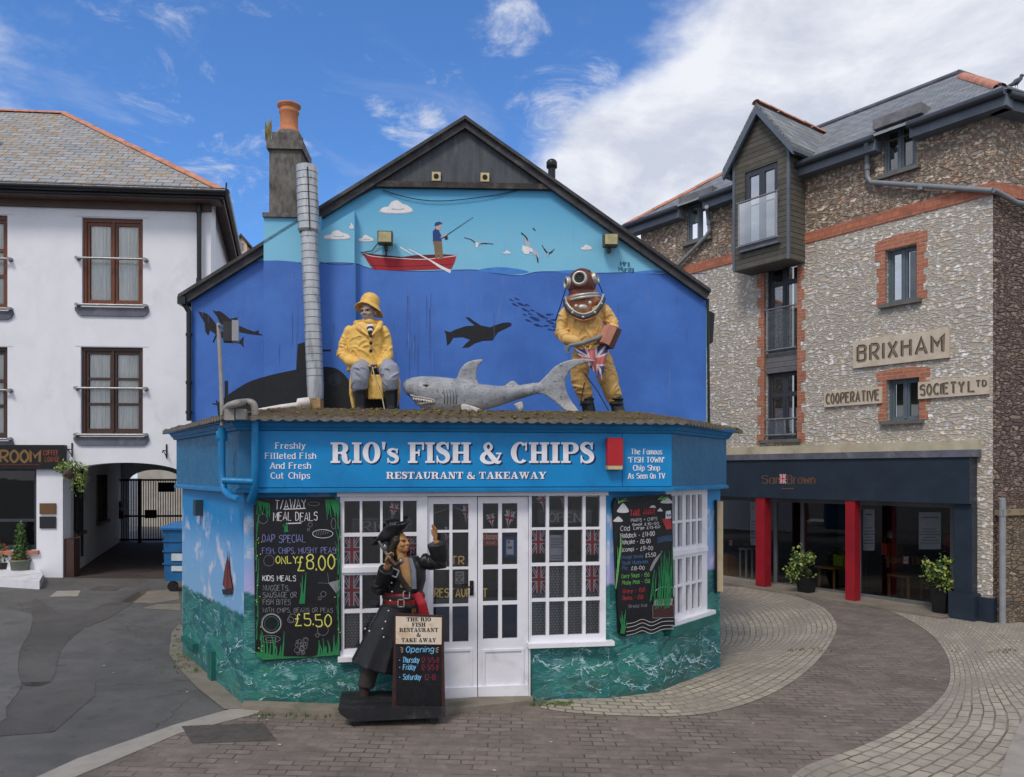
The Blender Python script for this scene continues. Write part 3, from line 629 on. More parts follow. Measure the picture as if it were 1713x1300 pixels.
# weeds
wm = MB()
def tuft(mb, c, n, h, r, m=0, spread=.6):
    for k in range(n):
        a = random.random()*6.283; d = random.random()*r; b = Vector(c)+Vector((math.cos(a)*d, math.sin(a)*d, 0))
        hh = h*random.uniform(.5, 1); ln = Vector((math.cos(a), math.sin(a), 0))*hh*spread*random.random(); w = hh*.1
        sx = Vector((-math.sin(a), math.cos(a), 0))*w
        mb.add([b-sx, b+sx, b+ln*.5+Vector((0, 0, hh*.6))+sx*.8, b+ln+Vector((0, 0, hh)), b+ln*.5+Vector((0, 0, hh*.6))-sx*.8], [(0, 1, 2, 3, 4)], m)
for u0, u1, v0, v1, n in ((885, 960, 1177, 1183, 46), (290, 335, 1095, 1128, 40), (420, 560, 1196, 1203, 22), (288, 300, 1055, 1100, 20), (1310, 1395, 1087, 1093, 14), (1590, 1700, 1088, 1094, 20)):
    for k in range(n):
        x, y = gpix(random.uniform(u0, u1), random.uniform(v0, v1)); tuft(wm, (x, y, gz(x)), 6, .05, .035)
tag(obj('weeds', wm, mat('weed_green', S(84, 112, 52), .7, .3)), kind='stuff')
mc = MB(); q = [gpix(*p) for p in ((304, 1217), (440, 1211), (462, 1240), (322, 1245))]; mc.prism(GROUND, q, .002, .014)
for i in range(1, 9):
    f = i/9; a = (q[0][0]*(1-f)+q[1][0]*f, q[0][1]*(1-f)+q[1][1]*f); b = (q[3][0]*(1-f)+q[2][0]*f, q[3][1]*(1-f)+q[2][1]*f); mc.ribbon(GROUND, [a, b], .012, .0165)
    a = (q[0][0]*(1-f)+q[3][0]*f, q[0][1]*(1-f)+q[3][1]*f); b = (q[1][0]*(1-f)+q[2][0]*f, q[1][1]*(1-f)+q[2][1]*f); mc.ribbon(GROUND, [a, b], .012, .0155)
tag(obj('manhole_cover', mc, mat('cast_iron_cover', S(84, 78, 74), .6, .2, 12, .4)), 'square cast iron manhole cover in the brick road beside the pale kerb strip', 'manhole cover')
# ------------------------------------------------------------------ the fish and chip shop
class PX:                                   # draw on a plane with photo coordinates (u, -v)
    def __init__(s, fr, o=0.0): s.fr = fr; s.o = o
    def W(s, a, z, e=0.0): return s.fr.P(a, -z, s.o+e)
def nv(pts): return [(a, -b) for a, b in pts]
P0 = gpix(305, 1092); P1 = gpix(408, 1181)
_d = Vector((1, .15)).normalized(); P2 = online(P1, _d, 1020)
P3 = online(P2, (math.cos(.45), math.sin(.45)), 1100); P4 = online(P3, (math.cos(.87), math.sin(.87)), 1205)
LW, FW, K2, K3 = Frame(P0, P1), Frame(P1, P2), Frame(P2, P3), Frame(P3, P4)
GW = Frame((-4.5, 10.9), (2.84, 11.34))
F1 = (-2.785, 7.93); _fd = (1, .15); F2 = online(F1, _fd, 1125); F0 = (-4.49, 10.4); F3 = (2.80, 10.15)
LF, FF, RF = Frame(F0, F1), Frame(F1, F2), Frame(F2, F3)
ZF0, ZF1 = 2.23, 2.90
ROOFZ = 3.08
SHOP = thing('chip_shop', 'blue corner fish and chip shop with an ocean mural on its tall gable wall', 'shop', (P1[0], P1[1], gz(P1[0])))
def mural_wall(name, zsea, lil=(168, 168, 218), cw=.52):
    """painted render: summer sky, lilac horizon, then a rough green sea with streaks of foam"""
    m, t, b = newmat(name); uv = uvco(t); sp = t.new('ShaderNodeSeparateXYZ'); t.l.new(uv, sp.inputs[0]); z = sp.outputs[1]; s = sp.outputs[0]
    n1 = t.noise(uv, 1.6, 6, .6, .4); n2 = t.noise(uv, 5, 6, .65, .3); fine = t.noise(uv, 60, 3, .6)
    zz = t.math('ADD', z, t.math('MULTIPLY', t.math('SUBTRACT', n2, .5), .25))
    sky = t.mix(t.ramp(zz, zsea, zsea+.55), S(*lil), S(112, 164, 212))
    sky = t.mix(t.ramp(zz, zsea+.5, zsea+1.0), sky, S(22, 128, 190))
    cl = t.ramp(t.math('ADD', n1, t.math('MULTIPLY', t.math('SUBTRACT', n2, .5), .5)), cw, cw+.14, 0, .8)
    sky = t.mix(t.math('MULTIPLY', cl, t.ramp(z, zsea+1.15, zsea+.8)), sky, S(206, 204, 216))
    # sea: long slanting waves
    wv = t.mapping(uv, (1.1, 3.4, 1), (0, 0, 0), (0, 0, .45)); w1 = t.noise(wv, 1.5, 6, .62, 1.1); w2 = t.noise(t.mapping(uv, (1.4, 6, 1), (3, 1, 0), (0, 0, -.35)), 1.9, 7, .68, 1.4)
    sea = t.mix(t.ramp(w1, .3, .72), S(22, 88, 92), S(54, 136, 124))
    sea = t.mix(t.ramp(w2, .5, .74, 0, .6), sea, S(66, 110, 62))
    sea = t.mix(t.ramp(t.noise(uv, 1.1, 3), .45, .7, 0, .55), sea, S(18, 96, 118))
    ridge = t.math('ABSOLUTE', t.math('SUBTRACT', w1, .5)); ridge2 = t.math('ABSOLUTE', t.math('SUBTRACT', w2, .47))
    foam = t.math('MULTIPLY', t.ramp(ridge, .028, .004), t.ramp(n2, .45, .62)); foam2 = t.math('MULTIPLY', t.ramp(ridge2, .02, .002), t.ramp(n1, .4, .62))
    fo = t.math('MAXIMUM', foam, t.math('MULTIPLY', foam2, .75)); fo = t.math('MULTIPLY', fo, t.ramp(t.noise(uv, 42, 4, .7), .3, .6, .35, 1))
    sea = t.mix(t.math('MULTIPLY', fo, .8), sea, S(150, 196, 206))
    dk = t.ramp(z, zsea-.75, zsea, 0, .35); sea = t.mix(t.math('MULTIPLY', dk, t.ramp(w2, .35, .6)), sea, S(14, 66, 92))
    edge = t.math('ADD', z, t.math('MULTIPLY', t.math('SUBTRACT', n2, .5), .14))
    c = t.mix(t.ramp(edge, zsea-.02, zsea+.03), sea, sky)
    grime = t.math('MULTIPLY', t.ramp(z, .38, -.05), t.ramp(n2, .4, .65)); c = t.mix(t.math('MULTIPLY', grime, .5), c, S(70, 74, 60))
    t.l.new(c, b.inputs['Base Color']); b.inputs['Roughness'].default_value = .5; b.inputs['Specular IOR Level'].default_value = .35
    t.l.new(t.bump(t.math('ADD', t.math('MULTIPLY', n2, .6), t.math('MULTIPLY', fine, .5)), .5, .012), b.inputs['Normal']); return m
MW = [mural_wall('seascape_render', .93, (124, 168, 208), .52), mural_wall('seascape_render', 1.16)]
def rect(fr, u0, u1, v0, v1, o=0.0):
    uc, vc = (u0+u1)/2, (v0+v1)/2
    return (fr.pix(u0, vc, o)[0], fr.pix(u1, vc, o)[0], fr.pix(uc, v1, o)[1], fr.pix(uc, v0, o)[1])
wall = MB(); ZT = 2.9
W1r = rect(FW, 571, 703, 826, 1094); DRr = rect(FW, 703, 886, 826, 1182); W2r = rect(FW, 886, 1011, 824, 1072); W3r = rect(K3, 1112, 1180, 819, 1030)
W1r = (W1r[0], DRr[0], W1r[2], 2.235); DRr = (DRr[0], W2r[0], -.03, 2.235); W2r = (W2r[0], W2r[1], W2r[2], 2.235); W3r = W3r[:3]+(2.235,)
holes_wall(wall, LW, 0, LW.len, -.3, ZT, [], .18, 0)
holes_wall(wall, FW, 0, FW.len, -.3, ZT, [W1r, DRr, W2r], .18, 1)
holes_wall(wall, K2, 0, K2.len, -.3, ZT, [], .18, 1); holes_wall(wall, K3, 0, K3.len, -.3, ZT, [W3r], .18, 1)
BW_ = Frame(P0, (P0[0]+.05, P0[1]+1.2)); BW_.n = Vector((-1, .04)).normalized(); holes_wall(wall, BW_, 0, 1.2, -.3, ZT, [], .18, 0)
RW_ = Frame(P4, (P4[0]+.25, P4[1]+3)); RW_.n = Vector((1, -.08)).normalized(); holes_wall(wall, RW_, 0, 3, -.3, ZT, [], .18, 1)
WALL = obj('wall', wall, MW, SHOP, recalc=False)
# little step and pier along the foot of the wall
stp = MB(); q = [gpix(*p) for p in ((405, 1188), (560, 1200), (745, 1196), (892, 1180), (892, 1168), (745, 1178), (560, 1186), (408, 1180))]
stp.prism(GROUND, q, -.05, .055); obj('step', stp, M['concrete_dk'], SHOP, bevel=.012)
GLED = mat('green_painted_ledge', S(30, 98, 92), .5, .2, 5, .3, dirt=S(24, 84, 84))
for fr, a, b, c, d, e_ in ((LW, LW.pix(312, 1060)[0], LW.pix(332, 1060)[0], .24, .31, .07), (LW, LW.pix(354, 1100)[0], LW.pix(361, 1100)[0], .02, .36, .05), (K3, W3r[0]-.02, W3r[1]+.12, W3r[2]-.16, W3r[2]-.05, .12)): led = MB(); led.box(fr, a, b, c, d, 0, e_); obj('ledge', led, GLED, SHOP, bevel=.01)
white = mat('white_gloss_wood', S(226, 226, 234), .4, .04, 4, .06, dirt=S(176, 174, 172), dscale=3, damt=.4)
# foam and spray painted by hand over the sea
def brush(mb, fr, pts, w, o, m): 
    P = cr(pts, 6); n = len(P); mb.ribbon(PX(fr, o), [(a+random.uniform(-.5, .5), -b+random.uniform(-.5, .5)) for a, b in P], [w*(.2+.9*math.sin(math.pi*(i+.3)/n))*random.uniform(.3, 1.4) for i in range(n)], 0, m)
fm = MB(); lay = 0
def wave(fr, pts, w, k, m=0, sp=2.2):
    global lay
    P = cr(pts, 8)
    for j in range(k*3):
        i = random.randint(0, len(P)-2); q = 1+abs(random.gauss(0, 1)); lay += 1; a, b = P[i]; dx, dy = P[i+1][0]-a, P[i+1][1]-b; l = math.hypot(dx, dy) or 1; L = random.uniform(3, 10); an = math.atan2(dy, dx)+random.gauss(0, .5); a += random.gauss(0, sp*.5); b += abs(random.gauss(0, sp*1.3))-sp*.3
        brush(fm, fr, [(a, b), (a+L*.5*math.cos(an), b+L*.5*math.sin(an)+random.uniform(-.6, .6)), (a+L*math.cos(an), b+L*math.sin(an))], w*random.uniform(.2, .62), .0015+lay*.000008, random.choice((0, 0, 1, 2)))
wave(FW, [(440, 1130), (470, 1112), (500, 1106), (530, 1103), (548, 1108), (560, 1120)], 2.2, 26)
wave(FW, [(410, 1128), (440, 1140), (470, 1148), (500, 1146), (515, 1132)], 1.4, 22)
wave(FW, [(430, 1172), (470, 1160), (500, 1162), (530, 1150), (575, 1172)], 1.5, 18)
wave(FW, [(540, 1110), (560, 1135), (590, 1150), (640, 1152)], 1.4, 14)
wave(FW, [(894, 1096), (910, 1108), (928, 1116), (950, 1112)], 2.6, 18); wave(FW, [(955, 1108), (968, 1098), (974, 1102), (980, 1116), (1000, 1112), (1020, 1108)], 2.6, 26)
wave(FW, [(974, 1104), (972, 1125), (985, 1145), (1005, 1155)], 1.6, 16); wave(FW, [(955, 1076), (975, 1084), (985, 1088)], 1.6, 10)
for fr_, u0, u1, v0, v1, n in ((FW, 412, 570, 1085, 1172, 40), (FW, 892, 1018, 1080, 1160, 40), (K2, 1024, 1096, 1075, 1155, 36), (K3, 1104, 1200, 1050, 1125, 30)):
    for k in range(n):
        a, b = random.uniform(u0, u1), random.uniform(v0, v1); l = random.uniform(6, 18); lay += 1
        brush(fm, fr_, [(a, b), (min(a+l*.5, u1), b+random.uniform(-3, 3)), (min(a+l, u1), b+random.uniform(-5, 2))], random.uniform(.4, 1.1), .0015+lay*.000008, random.choice((1, 1, 2, 2, 0)))
wave(K2, [(1025, 1135), (1045, 1140), (1060, 1148), (1080, 1150)], 2.4, 16); wave(K2, [(1045, 1106), (1065, 1110), (1080, 1118), (1096, 1116)], 2.2, 14)
wave(K2, [(1030, 1112), (1050, 1100), (1064, 1108), (1082, 1124), (1096, 1128)], 2, 14); wave(K3, [(1104, 1112), (1120, 1096), (1132, 1106), (1146, 1098), (1158, 1104), (1170, 1100)], 2.8, 30)
wave(K3, [(1100, 1140), (1120, 1130), (1140, 1118), (1165, 1112), (1185, 1104)], 1.8, 18); wave(K3, [(1160, 1074), (1172, 1062), (1180, 1072), (1195, 1080), (1200, 1086)], 2, 16)
for y0 in (985, 1015): wave(LW, [(312, y0), (335, y0+18), (362, y0+44), (385, y0+70), (402, y0+92)], 1.5, 6, sp=5)
wave(LW, [(365, 1112), (380, 1090), (392, 1080), (402, 1066)], 2.0, 10, sp=4)
sail = [(372, 950), (380, 926), (381, 955)]
fm.poly(PX(LW, .02), nv([(381, 926), (384, 958), (389, 984), (377, 986), (372, 978), (376, 950)]), 0, 4); fm.poly(PX(LW, .0205), nv([(371, 986), (389, 985), (386, 994), (373, 995)]), 0, 5); fm.ribbon(PX(LW, .021), nv([(381, 922), (380, 990)]), .8, 0, 5)
obj('painted_waves', fm, [P_('foam_paint', (188, 214, 222)), P_('pale_teal_paint', (110, 170, 176)), P_('mid_teal_paint', (70, 146, 140)), P_('cloud_paint', (214, 208, 208)), P_('rust_sail_paint', (110, 48, 46)), P_('dark_hull_paint', (38, 34, 40)), P_('cloud_lilac', (186, 184, 204)), P_('cloud_cream', (206, 196, 182))], WALL, recalc=False)
# --- windows and doors
def window(parent, fr, R, cols, rows, o, depth, fm_, gm, name='window', glass_o=None, pane_name='pane', label=None):
    """frame with rectangular lights; cols / rows are (a,b) spans in plane metres"""
    mb = MB(); hs = [(a, b, c, d) for a, b in cols for c, d in rows]
    holes_wall(mb, fr, R[0], R[1], R[2], R[3], hs, depth, 0, o)
    w = obj(name, mb, fm_, parent, recalc=False)
    if label: w['label'] = label
    g_ = MB(); go = o-depth*.55 if glass_o is None else glass_o
    g_.quad(fr, R[0]+.01, R[1]-.01, R[2]+.01, R[3]-.01, go); obj(pane_name, g_, gm, w, recalc=False)
    return w
def spans_u(fr, vc, L, o=0): return [(fr.pix(a, vc, o)[0], fr.pix(b, vc, o)[0]) for a, b in L]
def spans_v(fr, uc, L, o=0): return [(fr.pix(uc, b, o)[1], fr.pix(uc, a, o)[1]) for a, b in L]
e = .012
def grow(R): return (R[0]-e, R[1]+e, R[2]-e, R[3]-.006)
w1 = window(SHOP, FW, (W1r[0]-e, W1r[1]-.004, W1r[2]-e, W1r[3]-.006), spans_u(FW, 950, [(576, 602), (606, 636), (640, 670), (674, 697)]), spans_v(FW, 637, [(838, 891), (897, 943), (961, 1018), (1024, 1084)]), .02, .07, white, M['glass_pane'])
w2 = window(SHOP, FW, (W2r[0]+.004, W2r[1]+e, W2r[2]-e, W2r[3]-.006), spans_u(FW, 950, [(889, 913), (918, 944), (949, 974), (979, 1003)]), spans_v(FW, 947, [(829, 882), (886, 941), (946, 1000), (1005, 1062)]), .02, .07, white, M['glass_pane'])
w3 = window(SHOP, K3, grow(W3r), spans_u(K3, 930, [(1117, 1127), (1131, 1139), (1145, 1152), (1155, 1162), (1165, 1172)]), spans_v(K3, 1150, [(828, 869), (873, 912), (932, 974), (978, 1021)]), .02, .07, white, M['glass_pane'])
for w, fr, R in ((w1, FW, W1r), (w2, FW, W2r), (w3, K3, W3r)):
    sb = MB(); sb.box(fr, R[0]-.03, R[1]+(.02 if w is w1 else .09), R[2]-.05, R[2]-.003, -.02, .10); obj('sill', sb, white, w, bevel=.01)
for fr, R, u, v in ((FW, W1r, 637, 952), (K3, W3r, 1150, 922)):
    z = fr.pix(u, v)[1]; tr = MB(); tr.box(fr, R[0]+.01, R[1]-.02, z-.028, z+.028, .005, .045); obj('transom', tr, white, SHOP, bevel=.006)
hd = MB(); hd.box(FW, W1r[0]-.04, W2r[1]+.03, 2.165, 2.205, -.02, .06); obj('head_moulding', hd, white, SHOP, bevel=.008)
dz0 = gz(0)+.03
def door(u0, u1, cols, rows, label):
    R = (FW.pix(u0, 1000)[0], FW.pix(u1, 1000)[0], dz0, FW.pix((u0+u1)/2, 831)[1])
    d = window(SHOP, FW, R, spans_u(FW, 960, cols), spans_v(FW, (u0+u1)/2, rows), -.015, .05, white, M['glass_pane'], 'door', label=label)
    pm = MB(); za, zb = FW.pix((u0+u1)/2, 1162)[1], FW.pix((u0+u1)/2, 1086)[1]; s0, s1 = R[0]+.05, R[1]-.05
    for a, b, c, dd in ((s0, s1, zb-.025, zb), (s0, s1, za, za+.025), (s0, s0+.025, za+.025, zb-.025), (s1-.025, s1, za+.025, zb-.025)): pm.box(FW, a, b, c, dd, -.02, .0)
    pm.box(FW, R[0], R[1], dz0+.02, dz0+.14, -.02, .012); obj('moulding', pm, white, d, bevel=.006)
    return d
d1 = door(715, 798.3, [(725, 752), (757, 784)], [(843, 887), (891, 949), (953, 1011), (1015, 1075)], 'white half glazed door leaf with a dark lever handle')
d2 = door(799.7, 884, [(808, 834), (840, 866)], [(842, 885), (891, 945), (952, 1006), (1012, 1069)], 'white half glazed door leaf with orange and blue stickers')
hb = MB(); s, z = FW.pix(789, 984); hb.box(FW, s-.02, s+.022, z-.08, z+.08, -.016, .0); hb.tube([FW.W(s, z+.02, 0), FW.W(s, z+.02, .05), FW.W(s-.1, z+.02, .05)], .009, 8); obj('handle', hb, mat('dark_brass', S(58, 50, 42), .3, .2, 5, .05, metal=.7), d1)
fp = MB(); a = DRr[0]; b = FW.pix(715, 1000)[0]; fp.box(FW, a-.02, b-.003, dz0, 2.17, -.06, .03); a = FW.pix(884.6, 1000)[0]; fp.box(FW, a, W2r[0]+.003, dz0, 2.17, -.06, .03)
obj('door_frame', fp, white, SHOP, bevel=.008)
# dim interior
rm = MB(); GWB = Frame((-4.5, 10.6), (2.6, 11.0)); rm.quad(GWB, 0, 7.2, -.2, 3, 0, 0)
rm.add([(-4.3, 10.6, .02), (-2.7, 8.25, .02), (1, 8.9, .02), (2.6, 10.4, .02), (2.6, 11, .02)], [(0, 1, 2, 3, 4)], 1); rm.add([(-4.5, 10.7, 2.7), (-2.75, 8.15, 2.7), (1.1, 8.75, 2.7), (2.7, 10.3, 2.7), (2.7, 11.1, 2.7)], [(0, 1, 2, 3, 4)], 2)
obj('interior', rm, [P_('dim_inner_wall', (168, 162, 154)), P_('dark_floor', (54, 48, 46)), P_('inner_ceiling', (120, 118, 116))], SHOP, recalc=False)
# --- fascia
def mitre(pts):
    out = []
    for i, p in enumerate(pts):
        ns = []
        for a, b in ((i-1, i), (i, i+1)):
            if a >= 0 and b < len(pts): ns.append(Frame(pts[a], pts[b]).n)
        if len(ns) == 2: m = (ns[0]+ns[1]); m /= m.length_squared/2; out.append(m)
        else: out.append(ns[0])
    return out
def sweep(mb, pts, prof, m=0, closed=True):
    N = mitre(pts); rs = [[Vector((p[0]+n.x*o, p[1]+n.y*o, z)) for o, z in prof] for p, n in zip(pts, N)]
    return mb.rings(rs, m, closed, False, closed)
FP = [F0, F1, F2, F3]
fas = MB(); sweep(fas, FP, [(0, ZF0), (0, ZF1), (-.22, ZF1), (-.22, ZF0)])
blue_dk = mat('deep_blue_board', S(30, 100, 142), .5, .08, 2, .06, dirt=S(26, 88, 124), dscale=.8)
blue_sg = mat('bright_blue_sign_paint', S(0, 134, 200), .45, .05, 2, .06, dirt=S(4, 104, 164), dscale=1.2)
blue_tr = mat('blue_trim_paint', S(16, 116, 172), .45, .12, 4, .1, dirt=S(20, 86, 130), dscale=3)
FAS = obj('fascia', fas, blue_dk, SHOP)
tb = MB(); sweep(tb, FP, [(.0, ZF0-.02), (.03, ZF0-.02), (.03, ZF0+.012), (.0, ZF0+.03)]); obj('trim', tb, blue_tr, FAS)
sg = MB(); zt = ZF1-.055
sg.box(FF, FF.pix(432, 770)[0], FF.pix(1040, 770)[0], ZF0+.035, zt, .0, .012); sg.box(FF, FF.pix(1041, 770)[0], FF.pix(1123, 770)[0], ZF0+.035, zt, .0, .012)
SIGN = obj('sign_panel', sg, blue_sg, FAS)
cn = MB()
sweep(cn, FP, [(-.1, ZF1-.05), (.035, ZF1-.05), (.05, ZF1-.02), (-.1, ZF1-.02)]); sweep(cn, FP, [(-.1, ZF1-.018), (.06, ZF1-.018), (.09, ZF1+.025), (-.1, ZF1+.025)]); sweep(cn, FP, [(-.1, ZF1+.027), (.12, ZF1+.027), (.13, ZF1+.06), (-.1, ZF1+.06)])
obj('cornice', cn, blue_tr, SHOP)
# lettering
lt = MB(); px = PX(FF, .0135)
slab(lt, px, 775.6, -777, 34.5, "RIO's FISH & CHIPS", .0, 1, 441); slab(lt, px, 773, -774.5, 34.5, "RIO's FISH & CHIPS", .003, 0, 440)
slab(lt, px, 781.6, -802, 11.5, 'RESTAURANT & TAKEAWAY', .0, 1, 268); slab(lt, px, 780, -801, 11.5, 'RESTAURANT & TAKEAWAY', .003, 0, 268)
for st, c, v, w in (('Freshly', 486, 750.5, 49), ('Filleted Fish', 486, 767.5, 84), ('And Fresh', 486, 784, 67), ('Cut Chips', 486, 800.5, 65)): text(lt, px, c, -v, 9.8, st, .18, .003, 0, serif=True, fit=w)
for st, c, v, w in (('The Famous', 1081.5, 760, 52), ('"FISH TOWN"', 1081.5, 773.5, 60), ('Chip Shop', 1081.5, 787, 44), ('As Seen On TV', 1081.5, 800.5, 61)): text(lt, px, c, -v, 8.8, st, .17, .003, 0, serif=True, fit=w)
obj('lettering', lt, [P_('white_letter_paint', (232, 232, 240)), P_('navy_letter_shadow', (22, 40, 84))], FAS, recalc=False)
# --- mossy tiled lip of the flat roof
def moss():
    m, t, b = newmat('mossy_tiles'); co = obco(t); n = t.noise(co, 9, 8, .7, .3); n2 = t.noise(co, 40, 5, .7); n3 = t.noise(co, 3, 4)
    c = t.mix(t.ramp(n, .35, .6), S(70, 62, 56), S(104, 94, 84)); c = t.mix(t.ramp(n2, .42, .62), c, S(112, 84, 50)); c = t.mix(t.math('MULTIPLY', t.ramp(n3, .45, .65), t.ramp(n2, .4, .6)), c, S(96, 92, 44))
    t.l.new(c, b.inputs['Base Color']); b.inputs['Roughness'].default_value = .95; t.l.new(t.bump(t.math('ADD', n, n2), 1.0, .04), b.inputs['Normal']); return m
MOSS = moss(); M['tile_edge'] = mat('grey_tile_edge', S(112, 106, 98), .85, .3, 14, .4, dirt=S(74, 72, 58), dscale=7)
rt = MB(); LIP = [(-4.62, 10.75), F1, F2, (2.95, 10.6)]; N = mitre(LIP); LN = [Vector(p) for p in LIP]
def lip_pt(i, f, o): p = LN[i].lerp(LN[i+1], f); n = N[i].lerp(N[i+1], f); return p+n*o
PER = .112
for i in range(3):
    L = (LN[i+1]-LN[i]).length; n = max(2, int(L/PER)); K = 8; rows = []; sc = []
    outs = [(.20, 2.965), (.05, 3.0), (-.25, 3.055), (-.62, 3.115), (-.72, 3.07)]
    for k in range(n*K+1):
        f = k/(n*K); ph = (k % K)/K; bumpz = .022*abs(math.sin(math.pi*ph))**.7; rw = []
        for j, (o, z) in enumerate(outs):
            jz = random.uniform(-.006, .006)
            q = lip_pt(i, f, o); rw.append(Vector((q.x, q.y, z+bumpz*(1 if j < 4 else 0)+jz)))
        rows.append(rw); q = lip_pt(i, f, .20); sc.append([rw[0], Vector((q.x, q.y, 2.965-.012-.02*abs(math.sin(math.pi*ph)))), Vector((q.x, q.y, 2.935)).lerp(Vector((lip_pt(i, f, .1).x, lip_pt(i, f, .1).y, 2.95)), .9)])
    rt.rings(rows, 0, False, True, False); rt.rings(sc, 1, False, False, False)
tiles = obj('roof_tiles', rt, [MOSS, M['tile_edge']], SHOP, recalc=False)
fl = MB(); fl.add([(lip_pt(0, 0, -.3).x, lip_pt(0, 0, -.3).y, ROOFZ-.02), (lip_pt(0, 1, -.65).x, lip_pt(0, 1, -.65).y, ROOFZ-.02), (lip_pt(1, 1, -.65).x, lip_pt(1, 1, -.65).y, ROOFZ-.02), (lip_pt(2, 1, -.3).x, lip_pt(2, 1, -.3).y, ROOFZ-.02), (2.9, 11.5, ROOFZ-.02), (-4.6, 11, ROOFZ-.02)], [(0, 1, 2, 3, 4, 5)])
obj('flat_roof', fl, mat('felt_roof', S(96, 92, 88), .9, .2, 4, .3, dirt=S(84, 90, 60)), SHOP)
mm = MB()
for k in range(420):
    i = random.choices((0, 1, 2), ((LN[1]-LN[0]).length, (LN[2]-LN[1]).length, (LN[3]-LN[2]).length))[0]; f = random.random(); o = random.uniform(-.6, .19); q = lip_pt(i, f, o); r = random.uniform(.012, .03)
    z = 2.972+(.2-o)*.18+.018; mm.ell((q.x, q.y, z), (r*1.3, r*1.1, r*.75), 0, None, 6)
tag(obj('moss', mm, mat('moss_cushion', S(104, 92, 50), .95, .5, 20, .6), SHOP), kind='stuff')
# --- gable wall with the big mural
def gp(u, v, o=0): return GW.pix(u, v, o)
APX, EL, ER = (778, 203), (308, 500), (1180, 490)
def gable_mat():
    m, t, b = newmat('mural_gable_paint'); uv = uvco(t); sp = t.new('ShaderNodeSeparateXYZ'); t.l.new(uv, sp.inputs[0]); z = sp.outputs[1]
    n = t.noise(uv, 1.3, 6, .6); st = t.noise(t.mapping(uv, (9, .55, 1)), 1.2, 6, .68, .2); fine = t.noise(uv, 30, 4, .65)
    c = t.mix(t.ramp(z, 5.5, 6.6), S(122, 190, 220), S(70, 158, 206)); c = t.mix(t.ramp(n, .35, .7, 0, .25), c, S(84, 168, 208))
    c = t.mix(t.ramp(st, .58, .74, 0, .35), c, S(150, 170, 176)); c = t.mix(t.ramp(st, .40, .3, 0, .3), c, S(58, 130, 170))
    t.l.new(c, b.inputs['Base Color']); b.inputs['Roughness'].default_value = .55; t.l.new(t.bump(t.math('ADD', fine, n), .25, .01), b.inputs['Normal']); return m
def sea_mat():
    m, t, b = newmat('mural_deep_sea_paint'); uv = uvco(t)
    n = t.noise(uv, .9, 6, .6); st = t.noise(t.mapping(uv, (10, .6, 1)), 1.1, 6, .7, .25); fine = t.noise(uv, 30, 4, .65); spots = t.noise(uv, 6, 6, .75)
    c = t.mix(t.ramp(n, .32, .7), S(46, 96, 178), S(64, 116, 200)); c = t.mix(t.ramp(st, .6, .74, 0, .42), c, S(120, 134, 168)); c = t.mix(t.ramp(st, .38, .27, 0, .4), c, S(44, 80, 140))
    c = t.mix(t.ramp(spots, .66, .74, 0, .55), c, S(64, 70, 104)); c = t.mix(t.math('MULTIPLY', t.ramp(st, .62, .72), t.ramp(n, .5, .62)), c, S(120, 100, 110))
    t.l.new(c, b.inputs['Base Color']); b.inputs['Roughness'].default_value = .5; t.l.new(t.bump(t.math('ADD', fine, n), .25, .01), b.inputs['Normal']); return m
gb = MB(); zb = -.3
gpts = [gp(320, 512)[0:1]+(zb,), (gp(1182, 600)[0], zb), gp(1182, 497), gp(778, 212), gp(320, 502)]
gb.prism(GW, gpts, -.3, 0)
bz = gp(520, 700, .15)[1]-.3
gb.prism(GW, [(gp(441, 500, .15)[0], bz), (gp(593, 500, .15)[0], bz), gp(593, 352, .15), gp(537, 386, .15), gp(537, 362, .15), gp(441, 362, .15)], -.25, .15)
GAB = obj('gable_wall', gb, gable_mat(), SHOP)
BANDS = ((-999, 441, .0), (441, 593, .15), (593, 9999, .0))
def clip(poly, u0, u1):
    def cut(P, lim, keep):
        out = []
        for i in range(len(P)):
            a, b = P[i-1], P[i]; ka, kb = keep(a[0]), keep(b[0])
            if ka != kb: f = (lim-a[0])/(b[0]-a[0]); out.append((lim, a[1]+(b[1]-a[1])*f))
            if kb: out.append(b)
        return out
    P = cut(poly, u0, lambda x: x >= u0)
    return cut(P, u1, lambda x: x <= u1) if P else P
mu = MB(); DL = [0]
def decal(poly, m, smooth=0):
    if smooth: poly = cr(poly, smooth, True)
    DL[0] += 1
    for a, b, o in BANDS:
        q = clip(poly, a, b)
        if len(q) > 2: q2 = [GW.pix(u, v, o+.002) for u, v in q]; mu.poly(GW, q2, o+.002+DL[0]*.00006, m)
def stroke(pts, w, m, smooth=5):
    P = cr(pts, smooth) if smooth and len(pts) > 2 else pts
    n = len(P); Wd = w if isinstance(w, list) else [w]*n
    if len(Wd) != n: Wd = [Wd[min(int(i*len(Wd)/n), len(Wd)-1)] for i in range(n)]
    L_, R_ = [], []
    for i in range(n):
        a, b = P[max(i-1, 0)], P[min(i+1, n-1)]; l = math.hypot(b[0]-a[0], b[1]-a[1]) or 1; nx, ny = -(b[1]-a[1])/l*Wd[i]/2, (b[0]-a[0])/l*Wd[i]/2
        L_.append((P[i][0]+nx, P[i][1]+ny)); R_.append((P[i][0]-nx, P[i][1]-ny))
    decal(L_+R_[::-1], m)
SEA, WHT, GRY, RED, DRED, SKIN, BLU, TAN, BLK, DBL, PBL, HUL, HU2, HU3, LIN = range(15)
